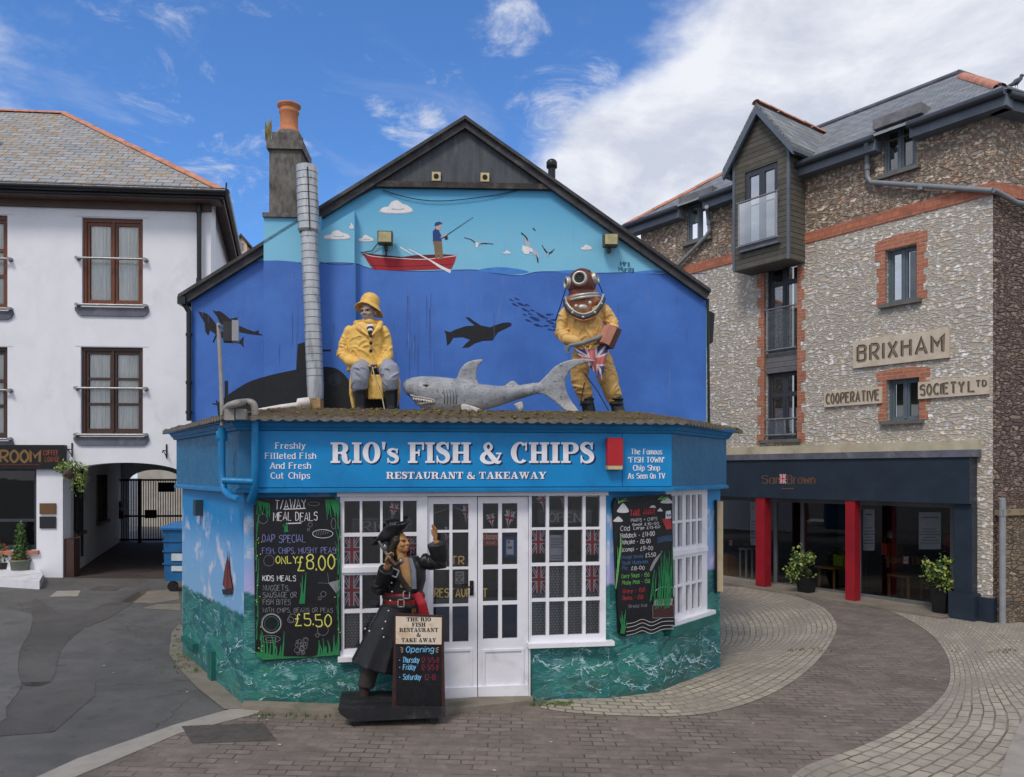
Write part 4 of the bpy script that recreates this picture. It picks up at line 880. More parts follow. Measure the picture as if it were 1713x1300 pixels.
MUM = [sea_mat(), P_('mural_cloud_white', (226, 226, 230)), P_('mural_cloud_grey', (176, 182, 194)), P_('mural_boat_red', (160, 34, 46)), P_('mural_boat_dark', (92, 30, 36)), P_('mural_skin', (206, 160, 138)), P_('mural_jersey_blue', (30, 62, 126)), P_('mural_trouser_tan', (126, 104, 76)), mat('mural_black', S(17, 19, 26), .6, .2, 5), P_('mural_line_blue', (26, 48, 110)), P_('mural_wave_blue', (66, 128, 206)), mat('mural_hull', S(13, 16, 23), .55, .25, 3), P_('mural_hull_mid', (22, 26, 35)), P_('mural_hull_light', (36, 43, 56)), P_('mural_thin_grey', (120, 140, 160)), mat('pale_drip', S(88, 126, 198), .6), mat('rust_drip', S(70, 92, 156), .6)]
wl = [(318, 437), (441, 436), (470, 436), (500, 439), (520, 444), (545, 440), (593, 441), (625, 450), (700, 454), (760, 452), (800, 452), (832, 458), (870, 461), (900, 455), (950, 455), (1000, 457), (1060, 456), (1100, 459), (1125, 456), (1150, 458), (1182, 458)]
decal([(321, 503), (423, 437)]+[q for q in cr(wl, 4) if 425 < q[0] < 1124]+[(1126, 458), (1181, 497), (1181, 720), (321, 720)], SEA)
stroke(wl[3:], 1.3, DBL); stroke([(533, 438), (560, 443), (590, 442)], 1.2, DBL)
for pl in ([(800, 452), (830, 447), (860, 449), (885, 455), (860, 459), (830, 457)], [(1060, 456), (1090, 452), (1115, 455), (1090, 458)], [(930, 454), (960, 452), (985, 456), (960, 458)]): decal(pl, PBL, 4)
def cloud(u, v, w, h):
    def bl(k, dy, m): decal([(u-w*.5*k, v+dy), (u-w*.42*k, v-h*.35*k+dy), (u-w*.25*k, v-h*.45*k+dy), (u-w*.15*k, v-h*.85*k+dy), (u+w*.03*k, v-h*k+dy), (u+w*.18*k, v-h*.7*k+dy), (u+w*.35*k, v-h*.55*k+dy), (u+w*.5*k, v-h*.1*k+dy), (u+w*.3*k, v+h*.12*k+dy), (u-w*.2*k, v+h*.14*k+dy)], m, 4)
    bl(1, 0, GRY); bl(.9, -h*.08, WHT)
    decal([(u-w*.15, v-h*.25), (u+w*.05, v-h*.45), (u+w*.25, v-h*.25), (u+w*.05, v-h*.15)], GRY, 4); decal([(u-w*.1, v-h*.35), (u+w*.04, v-h*.58), (u+w*.2, v-h*.36), (u+w*.05, v-h*.27)], WHT, 4)
for a in ((663, 355, 58, 20), (564, 399, 48, 14), (612, 403, 28, 10), (981, 417, 21, 8), (848, 424, 14, 5), (588, 382, 8, 9)): cloud(*a)
def X7(pts): return [(300+a/3.294, 140+b/3.294) for a, b in pts]
def X8(pts): return [(740+a/3.426, 180+b/3.426) for a, b in pts]
def X1(pts): return [(300+a/4.2825, 440+b/4.2825) for a, b in pts]
def X2(pts): return [(640+a/3.893, 420+b/3.893) for a, b in pts]
decal(X7([(1003, 925), (1060, 945), (1200, 955), (1340, 960), (1450, 950), (1528, 943), (1518, 980), (1500, 1020), (1350, 1026), (1200, 1030), (1070, 1025), (1040, 985)]), RED)
decal(X7([(1015, 932), (1060, 938), (1230, 955), (1300, 945), (1460, 940), (1520, 944), (1450, 954), (1340, 966), (1200, 962), (1060, 952)]), DRED)
stroke(X7([(1006, 928), (1060, 950), (1200, 962), (1340, 968), (1450, 958), (1526, 948)]), 1.0, WHT); stroke(X7([(1012, 940), (1060, 985), (1085, 1026)]), 1.2, DRED); stroke(X7([(1050, 1000), (1200, 1008), (1510, 995)]), 1.4, DRED)
stroke(X7([(1218, 902), (1290, 945)]), [2.5, 1.2], WHT, 0); stroke(X7([(1266, 913), (1380, 972), (1440, 1010), (1495, 1037)]), [1.5, 2, 4.5, 5], WHT, 0)
decal(X7([(1396, 862), (1445, 860), (1452, 940), (1456, 965), (1432, 965), (1428, 920), (1424, 964), (1412, 964), (1404, 900)]), TAN)
decal(X7([(1396, 815), (1412, 797), (1430, 803), (1442, 845), (1447, 868), (1398, 868)]), BLU); decal(X7([(1414, 780), (1438, 778), (1441, 800), (1430, 808), (1414, 802)]), SKIN); decal(X7([(1406, 786), (1410, 766), (1432, 760), (1452, 770), (1436, 775), (1430, 782)]), BLU)
stroke(X7([(1425, 815), (1445, 850), (1476, 836)]), [4, 3.5, 2.5], BLU, 0); stroke(X7([(1440, 848), (1482, 828)]), 2, SKIN, 0); stroke(X7([(1465, 850), (1480, 830), (1620, 736)]), [1.6, 1.1, .6], BLK, 0)
decal(X7([(1462, 846), (1478, 842), (1480, 858), (1464, 860)]), BLK)
stroke(X8([(125, 745), (165, 757), (200, 780), (240, 776), (292, 782)]), [1, 2.6, 4, 2.6, 1], GRY); stroke(X8([(125, 745), (165, 757), (200, 780), (240, 778), (292, 782)]), [1, 1.6, .6, 1.6, 1], BLK)
decal(X8([(190, 772), (208, 776), (202, 802), (192, 800)]), WHT)
decal(X8([(460, 790), (488, 798), (505, 812), (495, 842), (470, 838), (456, 815)]), WHT); stroke(X8([(452, 718), (475, 745), (490, 785), (505, 812)]), [1, 4, 7, 5], GRY); stroke(X8([(505, 812), (530, 830), (545, 855), (548, 888)]), [5, 7, 5, 1.5], GRY)
stroke(X8([(452, 718), (478, 742), (492, 770)]), [2, 2.5, 1], BLK); stroke(X8([(536, 840), (544, 862), (548, 888)]), [1, 2.2, 2], BLK); decal(X8([(480, 795), (515, 808), (520, 830), (498, 825)]), WHT)
stroke(X8([(570, 788), (585, 812), (605, 835), (625, 828), (642, 810)]), [1, 2.2, 3.4, 2.2, 1], BLK); decal(X8([(598, 832), (612, 832), (602, 862)]), GRY); stroke(X8([(518, 690), (533, 705)]), 1.6, BLK, 0)
tx = MB()
class GD:
    def W(s, a, z, e_): u, v = a, -z; return GW.P(u, v, .006+e_)
text(tx, GD(), 1046, -445, 8, 'Mrs', .15, 0, 0, jit=.06, fit=15); text(tx, GD(), 1048, -454, 7, 'Murals', .15, 0, 0, jit=.06, fit=25)
decal(X1([(135, 343), (150, 352), (180, 355), (210, 370), (235, 400), (265, 440), (300, 485), (340, 515), (400, 545), (433, 556), (462, 525), (458, 565), (462, 605), (438, 580), (380, 563), (330, 548), (270, 518), (222, 482), (207, 522), (187, 490), (181, 430), (158, 390), (145, 368)]), BLK)
decal(X1([(237, 337), (262, 346), (290, 345), (322, 365), (362, 400), (425, 388), (405, 422), (420, 445), (480, 472), (540, 493), (568, 480), (570, 503), (600, 518), (560, 516), (500, 509), (440, 497), (395, 482), (330, 455), (290, 430), (272, 385), (250, 358)]), BLK)
hl = cr(X1([(270, 1008), (330, 960), (400, 910), (500, 852), (610, 815), (720, 788), (840, 764), (960, 750), (1060, 744), (1130, 760), (1190, 808), (1228, 870), (1252, 960), (1260, 1100)]), 5); decal(hl+X1([(280, 1100)]), HUL); decal(X1([(836, 790), (848, 580), (905, 566), (1020, 552), (1030, 790)]), HUL)
decal(X1([(325, 845), (348, 843), (350, 980), (325, 985)]), HUL); stroke(X1([(238, 1008), (295, 1015)]), 2, HUL, 0); stroke(X1([(265, 985), (285, 1030)]), 2.5, HUL, 0); stroke(X1([(1020, 628), (1086, 626)]), 3, HUL, 0)
decal(X1([(620, 850), (780, 815), (900, 800), (900, 880), (780, 890), (640, 900)]), HU2, 3)
for r, m in ((62, HU2), (46, HU3)): decal(X1([(1112+r*1.05*math.cos(k*.35), 835+r*math.sin(k*.35)) for k in range(18)]), m)
decal(X1([(1105+16*math.cos(k*.35), 860+9*math.sin(k*.35)) for k in range(18)]), HUL)
decal(X2([(400, 518), (440, 528), (480, 510), (540, 490), (602, 485), (570, 460), (540, 432), (562, 432), (600, 460), (640, 485), (700, 497), (730, 485), (780, 468), (820, 465), (842, 472), (835, 488), (790, 510), (750, 530), (730, 560), (715, 582), (650, 585), (600, 602), (560, 627), (518, 630), (550, 595), (572, 578), (520, 560), (460, 565), (440, 600), (420, 616), (415, 570), (412, 540)]), BLK)
for x, y, l in ((838, 318, 34), (875, 312, 38), (862, 350, 48), (903, 347, 60), (943, 352, 40), (930, 384, 58), (975, 386, 36), (925, 414, 34), (960, 410, 36), (1010, 405, 30), (950, 453, 50), (985, 436, 66), (1040, 425, 76), (1085, 413, 52), (1115, 448, 46), (1012, 484, 66), (1068, 486, 44), (1105, 470, 56), (1092, 512, 40), (1130, 515, 52), (1080, 455, 36), (1145, 548, 60), (1120, 492, 40), (1000, 448, 50)):
    a = random.uniform(.15, .5) if y < 400 or x < 990 else random.uniform(-.1, .45); ca, sa = math.cos(a)*l, math.sin(a)*l
    decal(X2([(x+ca*f-sa*g_, y+sa*f+ca*g_) for f, g_ in ((-.5, -.02), (-.2, -.12), (.1, -.1), (.3, -.01), (.5, -.1), (.44, .02), (.5, .1), (.3, .03), (.1, .1), (-.2, .1))]), DBL)
for k in range(46):
    u = random.choice([random.gauss(690, 18), random.gauss(728, 12), random.gauss(690, 10), random.uniform(600, 1170), random.uniform(320, 590)]); v = random.uniform(475, 600); l = random.uniform(10, 70)
    if 325 < u < 1165 and v > 505-(max(0, 560-abs(u-750)))*.5: stroke([(u, v), (u+random.uniform(-.6, .6), v+l*.5), (u, v+l)], [random.uniform(.5, 1.0), .7, .2], random.choice((15, 15, 16)), 0)
MUR = obj('mural', mu, MUM, GAB, recalc=False); obj('lettering', tx, P_('signature_blue', (24, 60, 108)), GAB, recalc=False)
# cladding, roof and verges
ck = MB(); ck.prism(GW, [gp(640, 310), gp(925, 316), gp(1010, 374), gp(778, 209), gp(560, 350)], .0, .02)
CLA = obj('gable_cladding', ck, mat('black_cladding', S(72, 77, 84), .7, .22, 3, .2, dirt=S(98, 102, 106), dscale=2.2, damt=.35, stretch=(5, 5, .7)), SHOP)
bd = MB(); bd.prism(GW, [gp(632, 305), gp(930, 311), gp(938, 320), gp(628, 315)], .0, .075)
obj('drip_board', bd, mat('dark_weathered_board', S(58, 54, 52), .8, .35, 8, .4, dirt=S(110, 104, 98), dscale=6), SHOP)
vg = mat('dark_slate_verge', S(60, 60, 64), .7, .3, 6, .4, dirt=S(104, 100, 98), dscale=3)
def slope_slab(a, b, th, o0, o1):
    (s0, z0), (s1, z1) = a, b; return [(s0, z0), (s1, z1), (s1, z1-th), (s0, z0-th)]
apx = gp(778, 201); el = gp(304, 497); er = gp(1184, 488)
rl = MB(); rl.prism(GW, slope_slab(apx, el, .04, 0, 0), -8, .12); rl.prism(GW, slope_slab(apx, er, .04, 0, 0), -8, .12)
ROOF = obj('roof', rl, M['slate'], SHOP)
vb = MB()
for a, b in ((apx, el), (apx, er)):
    t_ = [(a[0], a[1]-.052), (b[0], b[1]-.052), (b[0]+(.05 if b[0] < a[0] else -.05), b[1]-.13), (a[0], a[1]-.15)]
    vb.prism(GW, t_, .02, .10); vb.prism(GW, [(a[0], a[1]+.006), (b[0], b[1]+.006), (b[0], b[1]-.045), (a[0], a[1]-.045)], .121, .15)
obj('bargeboard', vb, vg, ROOF)
# vents, pipes
for u, v in ((730, 297.5), (811, 299)):
    vm = MB(); s, z = gp(u, v); vm.box(GW, s-.062, s+.062, z-.062, z+.062, .02, .06, 0)
    k0 = len(vm.v); vm.lathe([(.036, 0), (.036, .006), (.028, .008)], (0, 0, 0), 16, 1, None)
    for i in range(k0, len(vm.v)): p = vm.v[i]; vm.v[i] = GW.W(s+p.x, z+p.y, .06+p.z)
    obj('vent', vm, [P_('cream_vent', (196, 180, 140)), P_('vent_hole', (16, 16, 18))], SHOP)
vp = MB(); a = GW.P(923, 312, -1.0); b = GW.P(923, 282, -1.0); c = GW.P(923, 272, -1.0); vp.tube([a-Vector((0, 0, .4)), b], .058, 12); vp.lathe([(.058, 0), (.085, .01), (.085, .1), (.06, .13), (.02, .15)], b, 14)
obj('vent_pipe', vp, M['black_gloss'], SHOP)
dp = MB(); dp.tube([GW.P(316, 520, .06), GW.P(316, 704, .06)], .035, 10); dp.tube([GW.P(318, 508, -.3), GW.P(306, 505, .12), GW.P(316, 522, .06)], .035, 10); dp.box(GW, gp(303, 500)[0], gp(316, 500)[0], gp(310, 512)[1], gp(310, 500)[1], -8, .15)
for v in (560, 640, 690): c = GW.P(316, v, .06); dp.lathe([(.045, -.02), (.045, .02)], c, 10)
obj('drainpipe', dp, M['black_gloss'], SHOP)
er_ = MB(); er_.prism(GW, [gp(1182, 512), gp(1200, 522), gp(1197, 570), gp(1184, 580), gp(1182, 580)], -1.2, -.12); er_.tube([GW.P(1184, 500, .02), GW.P(1186, 712, .02)], .02, 8); obj('eave_return', er_, M['black_gloss'], SHOP)
# chimney
ch = MB(); o1 = .16
a = gp(450, 300, o1)[0]; b = gp(503, 300, o1)[0]; ch.box(GW, a, b, gp(476, 363, o1)[1], gp(476, 248, o1)[1], -.42, o1-.01)
ch.box(GW, gp(441, 300, o1)[0]-.01, gp(508, 300, o1)[0], gp(476, 364, o1)[1], gp(476, 357, o1)[1], -.5, o1+.03)
ch.box(GW, a-.03, b+.03, gp(476, 250, o1)[1], gp(476, 235, o1)[1], -.46, o1+.03); ch.box(GW, a+.03, b-.03, gp(476, 236, o1)[1], gp(476, 219, o1)[1], -.38, o1-.04)
zc = gp(476, 219, o1)[1]; cx_ = (a+b)/2; cc = GW.W(cx_, zc, -.1); ch.lathe([(.2, 0), (.17, .06), (.14, .09)], cc, 14)
CHM = obj('chimney', ch, mat('sooty_render', S(108, 105, 102), .9, .4, 7, .9, dirt=S(56, 53, 51), dscale=3.2, damt=.85, stretch=(1.6, 1.6, .7)), SHOP, bevel=.012)
pt = MB(); pt.lathe([(.15, .05), (.15, .1), (.135, .12), (.125, .15), (.125, .34), (.14, .36), (.14, .38), (.13, .4), (.13, .43), (.165, .455), (.165, .475), (.12, .48), (.11, .3)], cc, 24)
obj('chimney_pot', pt, mat('clay_pot', S(186, 122, 86), .8, .15, 5, .2, dirt=S(110, 84, 70), dscale=4), CHM)
cw = MB(); c = GW.W(a-.02, gp(476, 236, o1)[1], o1-.02)
for k in range(14): tuft(cw, c, 1, random.uniform(.15, .42), .05, 0, .25)
obj('chimney_weed', cw, mat('dry_weed', S(150, 140, 84), .8, .3), CHM)
# ------------------------------------------------------------------ things on and around the shop
class Dep:                                   # a spot at real distance Y: photo column/row -> world
    def __init__(s, Y): s.Y = Y
    def __call__(s, u, v, dy=0.0):
        y = s.Y+dy; return Vector(((u-CXP)/FPX*y, y, CAMZ-(v-HORP)/FPX*y))
def Rz(a): return Matrix.Rotation(a, 3, 'Z')
def Rx(a): return Matrix.Rotation(a, 3, 'X')
def Ry(a): return Matrix.Rotation(a, 3, 'Y')
def head(mb, c, R, s=1.0):
    """face looks along -Y before rotation; s = head height / 0.23 m"""
    def e(x, y, z, a, b, d): mb.ell(Vector(c)+R @ (Vector((x, y, z))*s), (a*s, b*s, d*s), 0, R, 14)
    e(0, .012, .03, .078, .098, .09); e(0, -.02, -.04, .066, .075, .082); e(0, -.062, -.088, .034, .03, .026)
    for sx in (-1, 1):
        e(sx*.03, -.083, .022, .03, .018, .011); e(sx*.043, -.066, -.03, .026, .026, .024); e(sx*.08, .012, -.01, .012, .024, .034)
        e(sx*.013, -.104, -.032, .012, .014, .01)
    e(0, -.098, -.008, .012, .017, .034); e(0, -.108, -.028, .015, .019, .014); e(0, -.088, -.062, .026, .014, .008); e(0, -.085, -.075, .022, .014, .008)
def eyes(mb, c, R, s, m=0):
    for sx in (-1, 1): mb.ell(Vector(c)+R @ (Vector((sx*.03, -.083, .004))*s), (.013*s, .012*s, .008*s), m, R, 10)
def hand(mb, w, d, pn, s=1.0, curl=.5, m=0, spread=.22, side=1):
    """five fingered hand at wrist w, pointing along d, palm facing pn"""
    d = Vector(d).normalized(); pn = (Vector(pn)-d*Vector(pn).dot(d)).normalized(); x = d.cross(pn)*side
    w = Vector(w); L = .085*s; k = w+d*L
    mb.tube([w-d*.02*s, w+d*.03*s, w+d*.07*s, k], [.026*s, .034*s, .038*s, .03*s], 10, m, True, (pn, .5))
    for i, (o, l) in enumerate(((-.03, .07), (-.01, .08), (.011, .075), (.03, .058))):
        p = k+x*o*s-d*abs(o)*.25*s; a = curl*(.75+.12*i); q = [p-d*.02*s]; dd = (d+x*o/.03*spread*.5).normalized(); ang = 0
        for j in range(3):
            q.append(q[-1]+(dd*math.cos(ang)+pn*math.sin(ang))*l*s*(.5, .42, .3)[j]); ang += a
        mb.tube(q, [.0105*s, .0105*s, .0095*s, .008*s], 8, m, True)
    t0 = w+d*.025*s-x*.028*s; mb.tube([t0, t0+(d*.6-x*.7+pn*.3).normalized()*.035*s, t0+(d*.6-x*.7+pn*.3).normalized()*.035*s+(d*.9-x*.1+pn*.4*curl).normalized()*.05*s], [.014*s, .012*s, .009*s], 8, m)
def folds(mb, pts, rad, n, depth=.014, half=1.3, flat=None):
    """creases of cloth: short tapered ridges wrapped round a limb"""
    pts = [Vector(p) for p in pts]
    for _ in range(n):
        t = random.uniform(.05, .95)*(len(pts)-1); i = min(int(t), len(pts)-2); f = t-i; p = pts[i].lerp(pts[i+1], f); r = rad[i]*(1-f)+rad[i+1]*f; d = (pts[i+1]-pts[i]).normalized()
        y = Vector((0, -1, 0)); y = (y-d*y.dot(d)); y = y.normalized() if y.length > .2 else d.orthogonal().normalized(); x = d.cross(y); a0 = random.uniform(-1.2, 1.2); hs = half*random.uniform(.5, 1); tl = random.uniform(-.8, .8)*r; q = []
        for k in range(9):
            s = k/8*2-1; a = a0+s*hs; o = y*math.cos(a)+x*math.sin(a); v = o*r*.99
            if flat: v.y *= flat
            q.append(p+v+d*(tl*s+.25*r*s*s))
        mb.tube(q, [depth*(.25+.95*math.cos((k/8*2-1)*1.45)) for k in range(9)], 7)
# --- fisherman
D = Dep(9.6)
yel = mat('oilskin_yellow', S(222, 180, 92), .5, .12, 5, .3, dirt=S(150, 108, 56), dscale=5, damt=.75); skin_g = mat('weathered_grey_face', S(156, 142, 138), .55, .2, 14, .3, dirt=S(92, 84, 86), dscale=9)
boot = mat('black_rubber', S(24, 24, 28), .4, .25, 5, .15); trg = mat('grey_trousers', S(142, 146, 160), .6, .12, 5, .3, dirt=S(84, 88, 104), dscale=5)
FI = thing('fisherman_statue', 'statue of a seated fisherman in a yellow oilskin coat and hat on the shop roof', 'statue', tuple(D(620, 700)))
b = MB(); hc = D(617, 522, -.02); R = Rz(-.35) @ Rx(.03); head(b, hc, R, 1.06); b.tube([D(617, 530), D(615, 548)], [.06, .065], 12)
b.tube([D(614, 562), D(612, 580), D(613, 612)], [.13, .17, .17], 16, 0, True, ((0, 1, 0), .62), True)
b.tube([D(588, 606, -.16), D(594, 607, -.22)], [.035, .034], 10); hand(b, D(596, 606, -.23), (1, -.4, -.2), (0, -.2, -1), 1.0, .35, 0, .2, -1)
b.tube([D(640, 609, -.14), D(634, 610, -.2)], [.035, .034], 10); hand(b, D(632, 610, -.21), (-1, -.3, -.1), (0, 0, -1), .95, .7)
obj('body', b, skin_g, FI, remesh=.0065, smooth_it=1); ey = MB(); eyes(ey, hc, R, 1.0); obj('eye', ey, P_('statue_dark_eye', (40, 36, 38)), FI)
c = MB()
c.tube([D(614, 541), D(613, 552), D(611, 578), D(612, 600), D(613, 620)], [.14, .205, .235, .23, .25], 24, 0, True, ((0, 1, 0), .66))
c.tube([D(585, 554, .0), D(577, 575, .02), D(574, 594, 0), D(586, 605, -.13), D(596, 607, -.21)], [.07, .074, .072, .066, .056], 14, 0, True, None, True)
c.tube([D(641, 554, .0), D(647, 575, .02), D(648, 594, 0), D(643, 606, -.1), D(636, 611, -.19)], [.072, .074, .072, .066, .056], 14, 0, True, None, True)
folds(c, [D(585, 554), D(577, 575, .02), D(574, 594), D(586, 605, -.13)], [.07, .074, .072, .066], 12, .013); folds(c, [D(641, 554), D(647, 575, .02), D(648, 594), D(643, 606, -.1)], [.072, .074, .072, .066], 12, .013); folds(c, [D(613, 556), D(611, 578), D(612, 606)], [.205, .235, .235], 16, .014, .5, .66)
for q in ([(592, 615), (589, 640), (588, 660), (592, 680)], [(661, 615), (666, 640), (666, 660), (664, 676)]):
    c.tube([D(u, v, -.06) for u, v in q], [.06, .06, .055, .045], 10, 0, True, ((1, 0, 0), .55), True)
COAT = obj('coat', c, yel, FI, remesh=.008, smooth_it=2, disp=.014, dsize=.13)
cl = MB()
for sg_ in (-1, 1):
    pts = [D(616+sg_*6, 538, .06), D(616+sg_*20, 541, 0), D(617+sg_*17, 548, -.13), D(619+sg_*3, 561, -.19), D(617+sg_*5, 545, -.1)]
    cl.tube([pts[0], pts[1], pts[2], pts[3]], [.03, .042, .038, .012], 10, 0, True, ((0, 1, 0), .6), True)
cl.lathe([(.075, -.03), (.09, 0), (.085, .035), (.07, .045)], D(616, 541, -.02), 20)
for v in (560.5, 574, 587.5): pass
obj('collar', cl, yel, FI, remesh=.009, smooth_it=1)
for v in (561, 574, 587): bt = MB(); bt.ell(D(620.5, v, -.185), (.02, .014, .024), 0, None, 10); obj('button', bt, boot, COAT)
sh = MB(); 
for i, mm_ in enumerate((0, 1, 0, 1)): sh.tube([D(619, 545+i*3.2, -.125-.012*i), D(619.3, 548.2+i*3.2, -.137-.012*i)], .045-.006*i, 10, mm_, True, ((0, 1, 0), .5))
obj('striped_shirt', sh, [P_('shirt_white', (214, 210, 208)), P_('shirt_black', (40, 40, 46))], FI)
h = MB(); Rh = Rz(-.3) @ Ry(.16) @ Rx(-.1); hh = D(618.5, 508.5, .015)
h.lathe([(.122, -.03), (.122, .02), (.112, .07), (.085, .112), (.045, .135), (.008, .14)], hh, 22, 0, Rh)
rs = []
for rr, zz in ((.118, .0), (.15, -.018), (.18, -.04), (.178, -.052), (.15, -.036), (.118, -.02)):
    rs.append([hh+Rh @ Vector((rr*math.cos(a)*(1.0 if rr < .12 else 1+.0*a), rr*math.sin(a)*(1.28 if math.sin(a) > 0 and rr > .12 else .92), zz-(.075*max(0, math.sin(a))+.018*math.cos(2*a)+.02*abs(math.cos(a)) if rr > .12 else 0))) for a in [2*math.pi*k/28 for k in range(28)]])
h.rings(rs+[rs[0]], 0, False); obj('hat', h, yel, FI, remesh=.008, smooth_it=1)
t = MB()
for u0, u1, sg_ in ((606, 602, -1), (642, 653, 1)):
    t.tube([D(u0, 616, .1), D((u0+u1)/2, 616, -.12), D(u1, 622, -.27), D(u1, 636, -.29), D(u1, 647, -.26)], [.12, .12, .115, .105, .1], 16, 0, True, None, True)
t.tube([D(613, 616, .1), D(640, 616, .1)], .12, 12); folds(t, [D(604, 618, -.2), D(602, 626, -.28), D(602, 646, -.27)], [.115, .112, .1], 9, .012, .9); folds(t, [D(650, 618, -.2), D(653, 626, -.28), D(653, 646, -.27)], [.115, .112, .1], 9, .012, .9); obj('trousers', t, trg, FI, remesh=.008, smooth_it=2, disp=.01, dsize=.14)
for u0, u1 in ((603, 604), (654, 656)):
    bo = MB(); bo.tube([D(u0, 642, -.27), D(u0, 660, -.25), D((u0+u1)/2, 680, -.25), D(u1, 694, -.26)], [.088, .082, .072, .074], 14); bo.tube([D(u1, 696, -.2), D(u1, 698, -.3), D(u1, 700, -.4)], [.07, .072, .06], 12, 0, True, ((0, 0, 1), .75), True); obj('boot', bo, boot, FI, remesh=.010, smooth_it=1)
tw = MB(); 
for i in range(5): u = 619+i*5; tw.tube([D(u, 627, -.2), D(u-.5, 645, -.22), D(u-1+i*.3, 668, -.21)], [.018, .022, .024], 8)
tw.tube([D(617, 630, -.2), D(639, 630, -.2)], .022, 8); tw.tube([D(622, 618, -.2), D(620, 628, -.21)], .012, 8); obj('cloth', tw, yel, FI, remesh=.009)
se = MB(); a, b2 = D(586, 640, .02), D(668, 705, .35); se.wbox((a+b2)/2, (abs(b2.x-a.x), .34, abs(b2.z-a.z)), 0); obj('seat', se, mat('black_crate', S(26, 26, 30), .7, .2), FI, bevel=.02)
rp = MB(); rp.tube([D(622, 610, -.24), D(626, 628, -.26), D(640, 668, -.27), D(646, 700, -.3)], .007, 6); obj('rope', rp, P_('pale_rope', (196, 186, 160)), FI)
# --- diver
D = Dep(9.75)
cop = mat('aged_copper', S(104, 58, 46), .42, .25, 6, .2, metal=.25, dirt=S(74, 44, 38), dscale=4); copl = mat('bright_copper', S(176, 112, 78), .45, .2, 6, .2, metal=.2, dirt=S(120, 74, 56), dscale=4); tin = mat('tinned_ring', S(176, 176, 170), .4, .15, 8, .1, metal=.4); drk = mat('dark_gasket', S(52, 54, 58), .5, .2, 6, .1)
suit = mat('canvas_suit', S(212, 172, 106), .7, .16, 5, .35, dirt=S(134, 92, 50), dscale=5, damt=.75)
DI = thing('diver_statue', 'statue of a deep sea diver in copper helmet and tan suit on the shop roof', 'statue', tuple(D(1005, 702)))
b = MB()
b.tube([D(978, 503), D(977, 520), D(979, 545), D(985, 570), D(990, 592)], [.17, .235, .225, .205, .2], 22, 0, True, ((0, 1, 0), .68))
b.tube([D(947, 524), D(942, 540, .02), D(939, 558, 0), D(951, 569, -.14), D(964, 571, -.22)], [.08, .084, .082, .075, .062], 14, 0, True, None, True); b.tube([D(1009, 518), D(1019, 532, .02), D(1025, 548, 0), D(1020, 560, -.12), D(1010, 566, -.22)], [.082, .086, .082, .075, .062], 14, 0, True, None, True)
b.tube([D(975, 590), D(969, 615, -.03), D(970, 635, -.06), D(976, 652, -.02), D(979, 664, 0)], [.125, .118, .112, .102, .09], 16); b.tube([D(1001, 590), D(1011, 615, -.02), D(1017, 635, -.03), D(1022, 650, 0), D(1026, 664, .02)], [.13, .124, .118, .11, .095], 16)
folds(b, [D(947, 524), D(942, 540, .02), D(939, 558, 0), D(951, 569, -.14)], [.08, .084, .082, .075], 12, .013); folds(b, [D(1009, 518), D(1019, 532, .02), D(1025, 548, 0), D(1020, 560, -.12)], [.082, .086, .082, .075], 11, .013); folds(b, [D(978, 530), D(982, 555), D(988, 585)], [.23, .22, .2], 16, .014, .55, .68); folds(b, [D(974, 596), D(969, 615, -.03), D(970, 635, -.06), D(977, 658, -.01)], [.125, .118, .112, .094], 16, .014); folds(b, [D(1002, 596), D(1011, 615, -.02), D(1017, 635, -.03), D(1025, 658, .01)], [.13, .124, .118, .1], 16, .014)
for p_, r_ in ((D(978, 660, 0), .1), (D(1025.5, 660, .02), .106)): b.tube([p_+Vector((0, 0, .03)), p_, p_-Vector((0, 0, .03))], [r_, r_*1.1, r_*.9], 14, 0, True, None, True)
for k in range(0):
    q = random.choice(((969, 610, 18), (1012, 615, 18), (980, 550, 26), (942, 545, 8), (1022, 540, 8), (974, 648, 14), (1021, 652, 14))); u, v = q[0]+random.uniform(-.5, .5)*q[2]*1.3, q[1]+random.uniform(-12, 14); a = random.uniform(-.5, .5)
    b.tube([D(u-8, v+4*a, -.12), D(u, v, -.16), D(u+8, v+3-4*a, -.12)], [.008, .02, .008], 6)
b.ell(D(979, 494), (.1, .1, .14))
obj('body', b, suit, DI, remesh=.0085, smooth_it=2, disp=.012, dsize=.14)
gl_ = MB(); hand(gl_, D(963, 571, -.23), (1, -.3, -.25), (.2, .2, -1), 1.25, .75, 0, .2, -1); hand(gl_, D(1011, 567, -.23), (-1, -.35, -.2), (-.2, .2, -1), 1.25, .75); obj('glove', gl_, mat('khaki_glove', S(150, 122, 66), .7, .2), DI, remesh=.009)
hm = MB(); hc = D(973, 475); hm.ell(hc, (.183, .19, .192), 0, None, 28); hm.lathe([(.17, -.22), (.165, -.13), (.15, -.05)], hc, 24); HEL = obj('helmet', hm, cop, DI)
def port(c_, n_, r, name, grille=True):
    n_ = Vector(n_).normalized(); Rm = n_.to_track_quat('Z', 'Y').to_matrix(); p = MB()
    p.lathe([(r, -.03), (r, .03), (r*.92, .045), (r*.72, .045), (r*.66, .03), (r*.66, -.03)], c_, 24, 0, Rm)
    p.lathe([(r*.68, .012), (.001, .014)], c_, 20, 1, Rm)
    if grille:
        for k in (-.3, 0, .3):
            for ax in (0, 1):
                a_ = Vector((k*r, -.55*r, .022)) if ax == 0 else Vector((-.55*r, k*r, .022)); b_ = Vector((k*r, .55*r, .022)) if ax == 0 else Vector((.55*r, k*r, .022)); p.tube([Vector(c_)+Rm @ a_, Vector(c_)+Rm @ b_], .0025, 5, 1)
    obj(name, p, [tin, P_('port_dark_glass', (40, 42, 46), .2)], HEL, recalc=True)
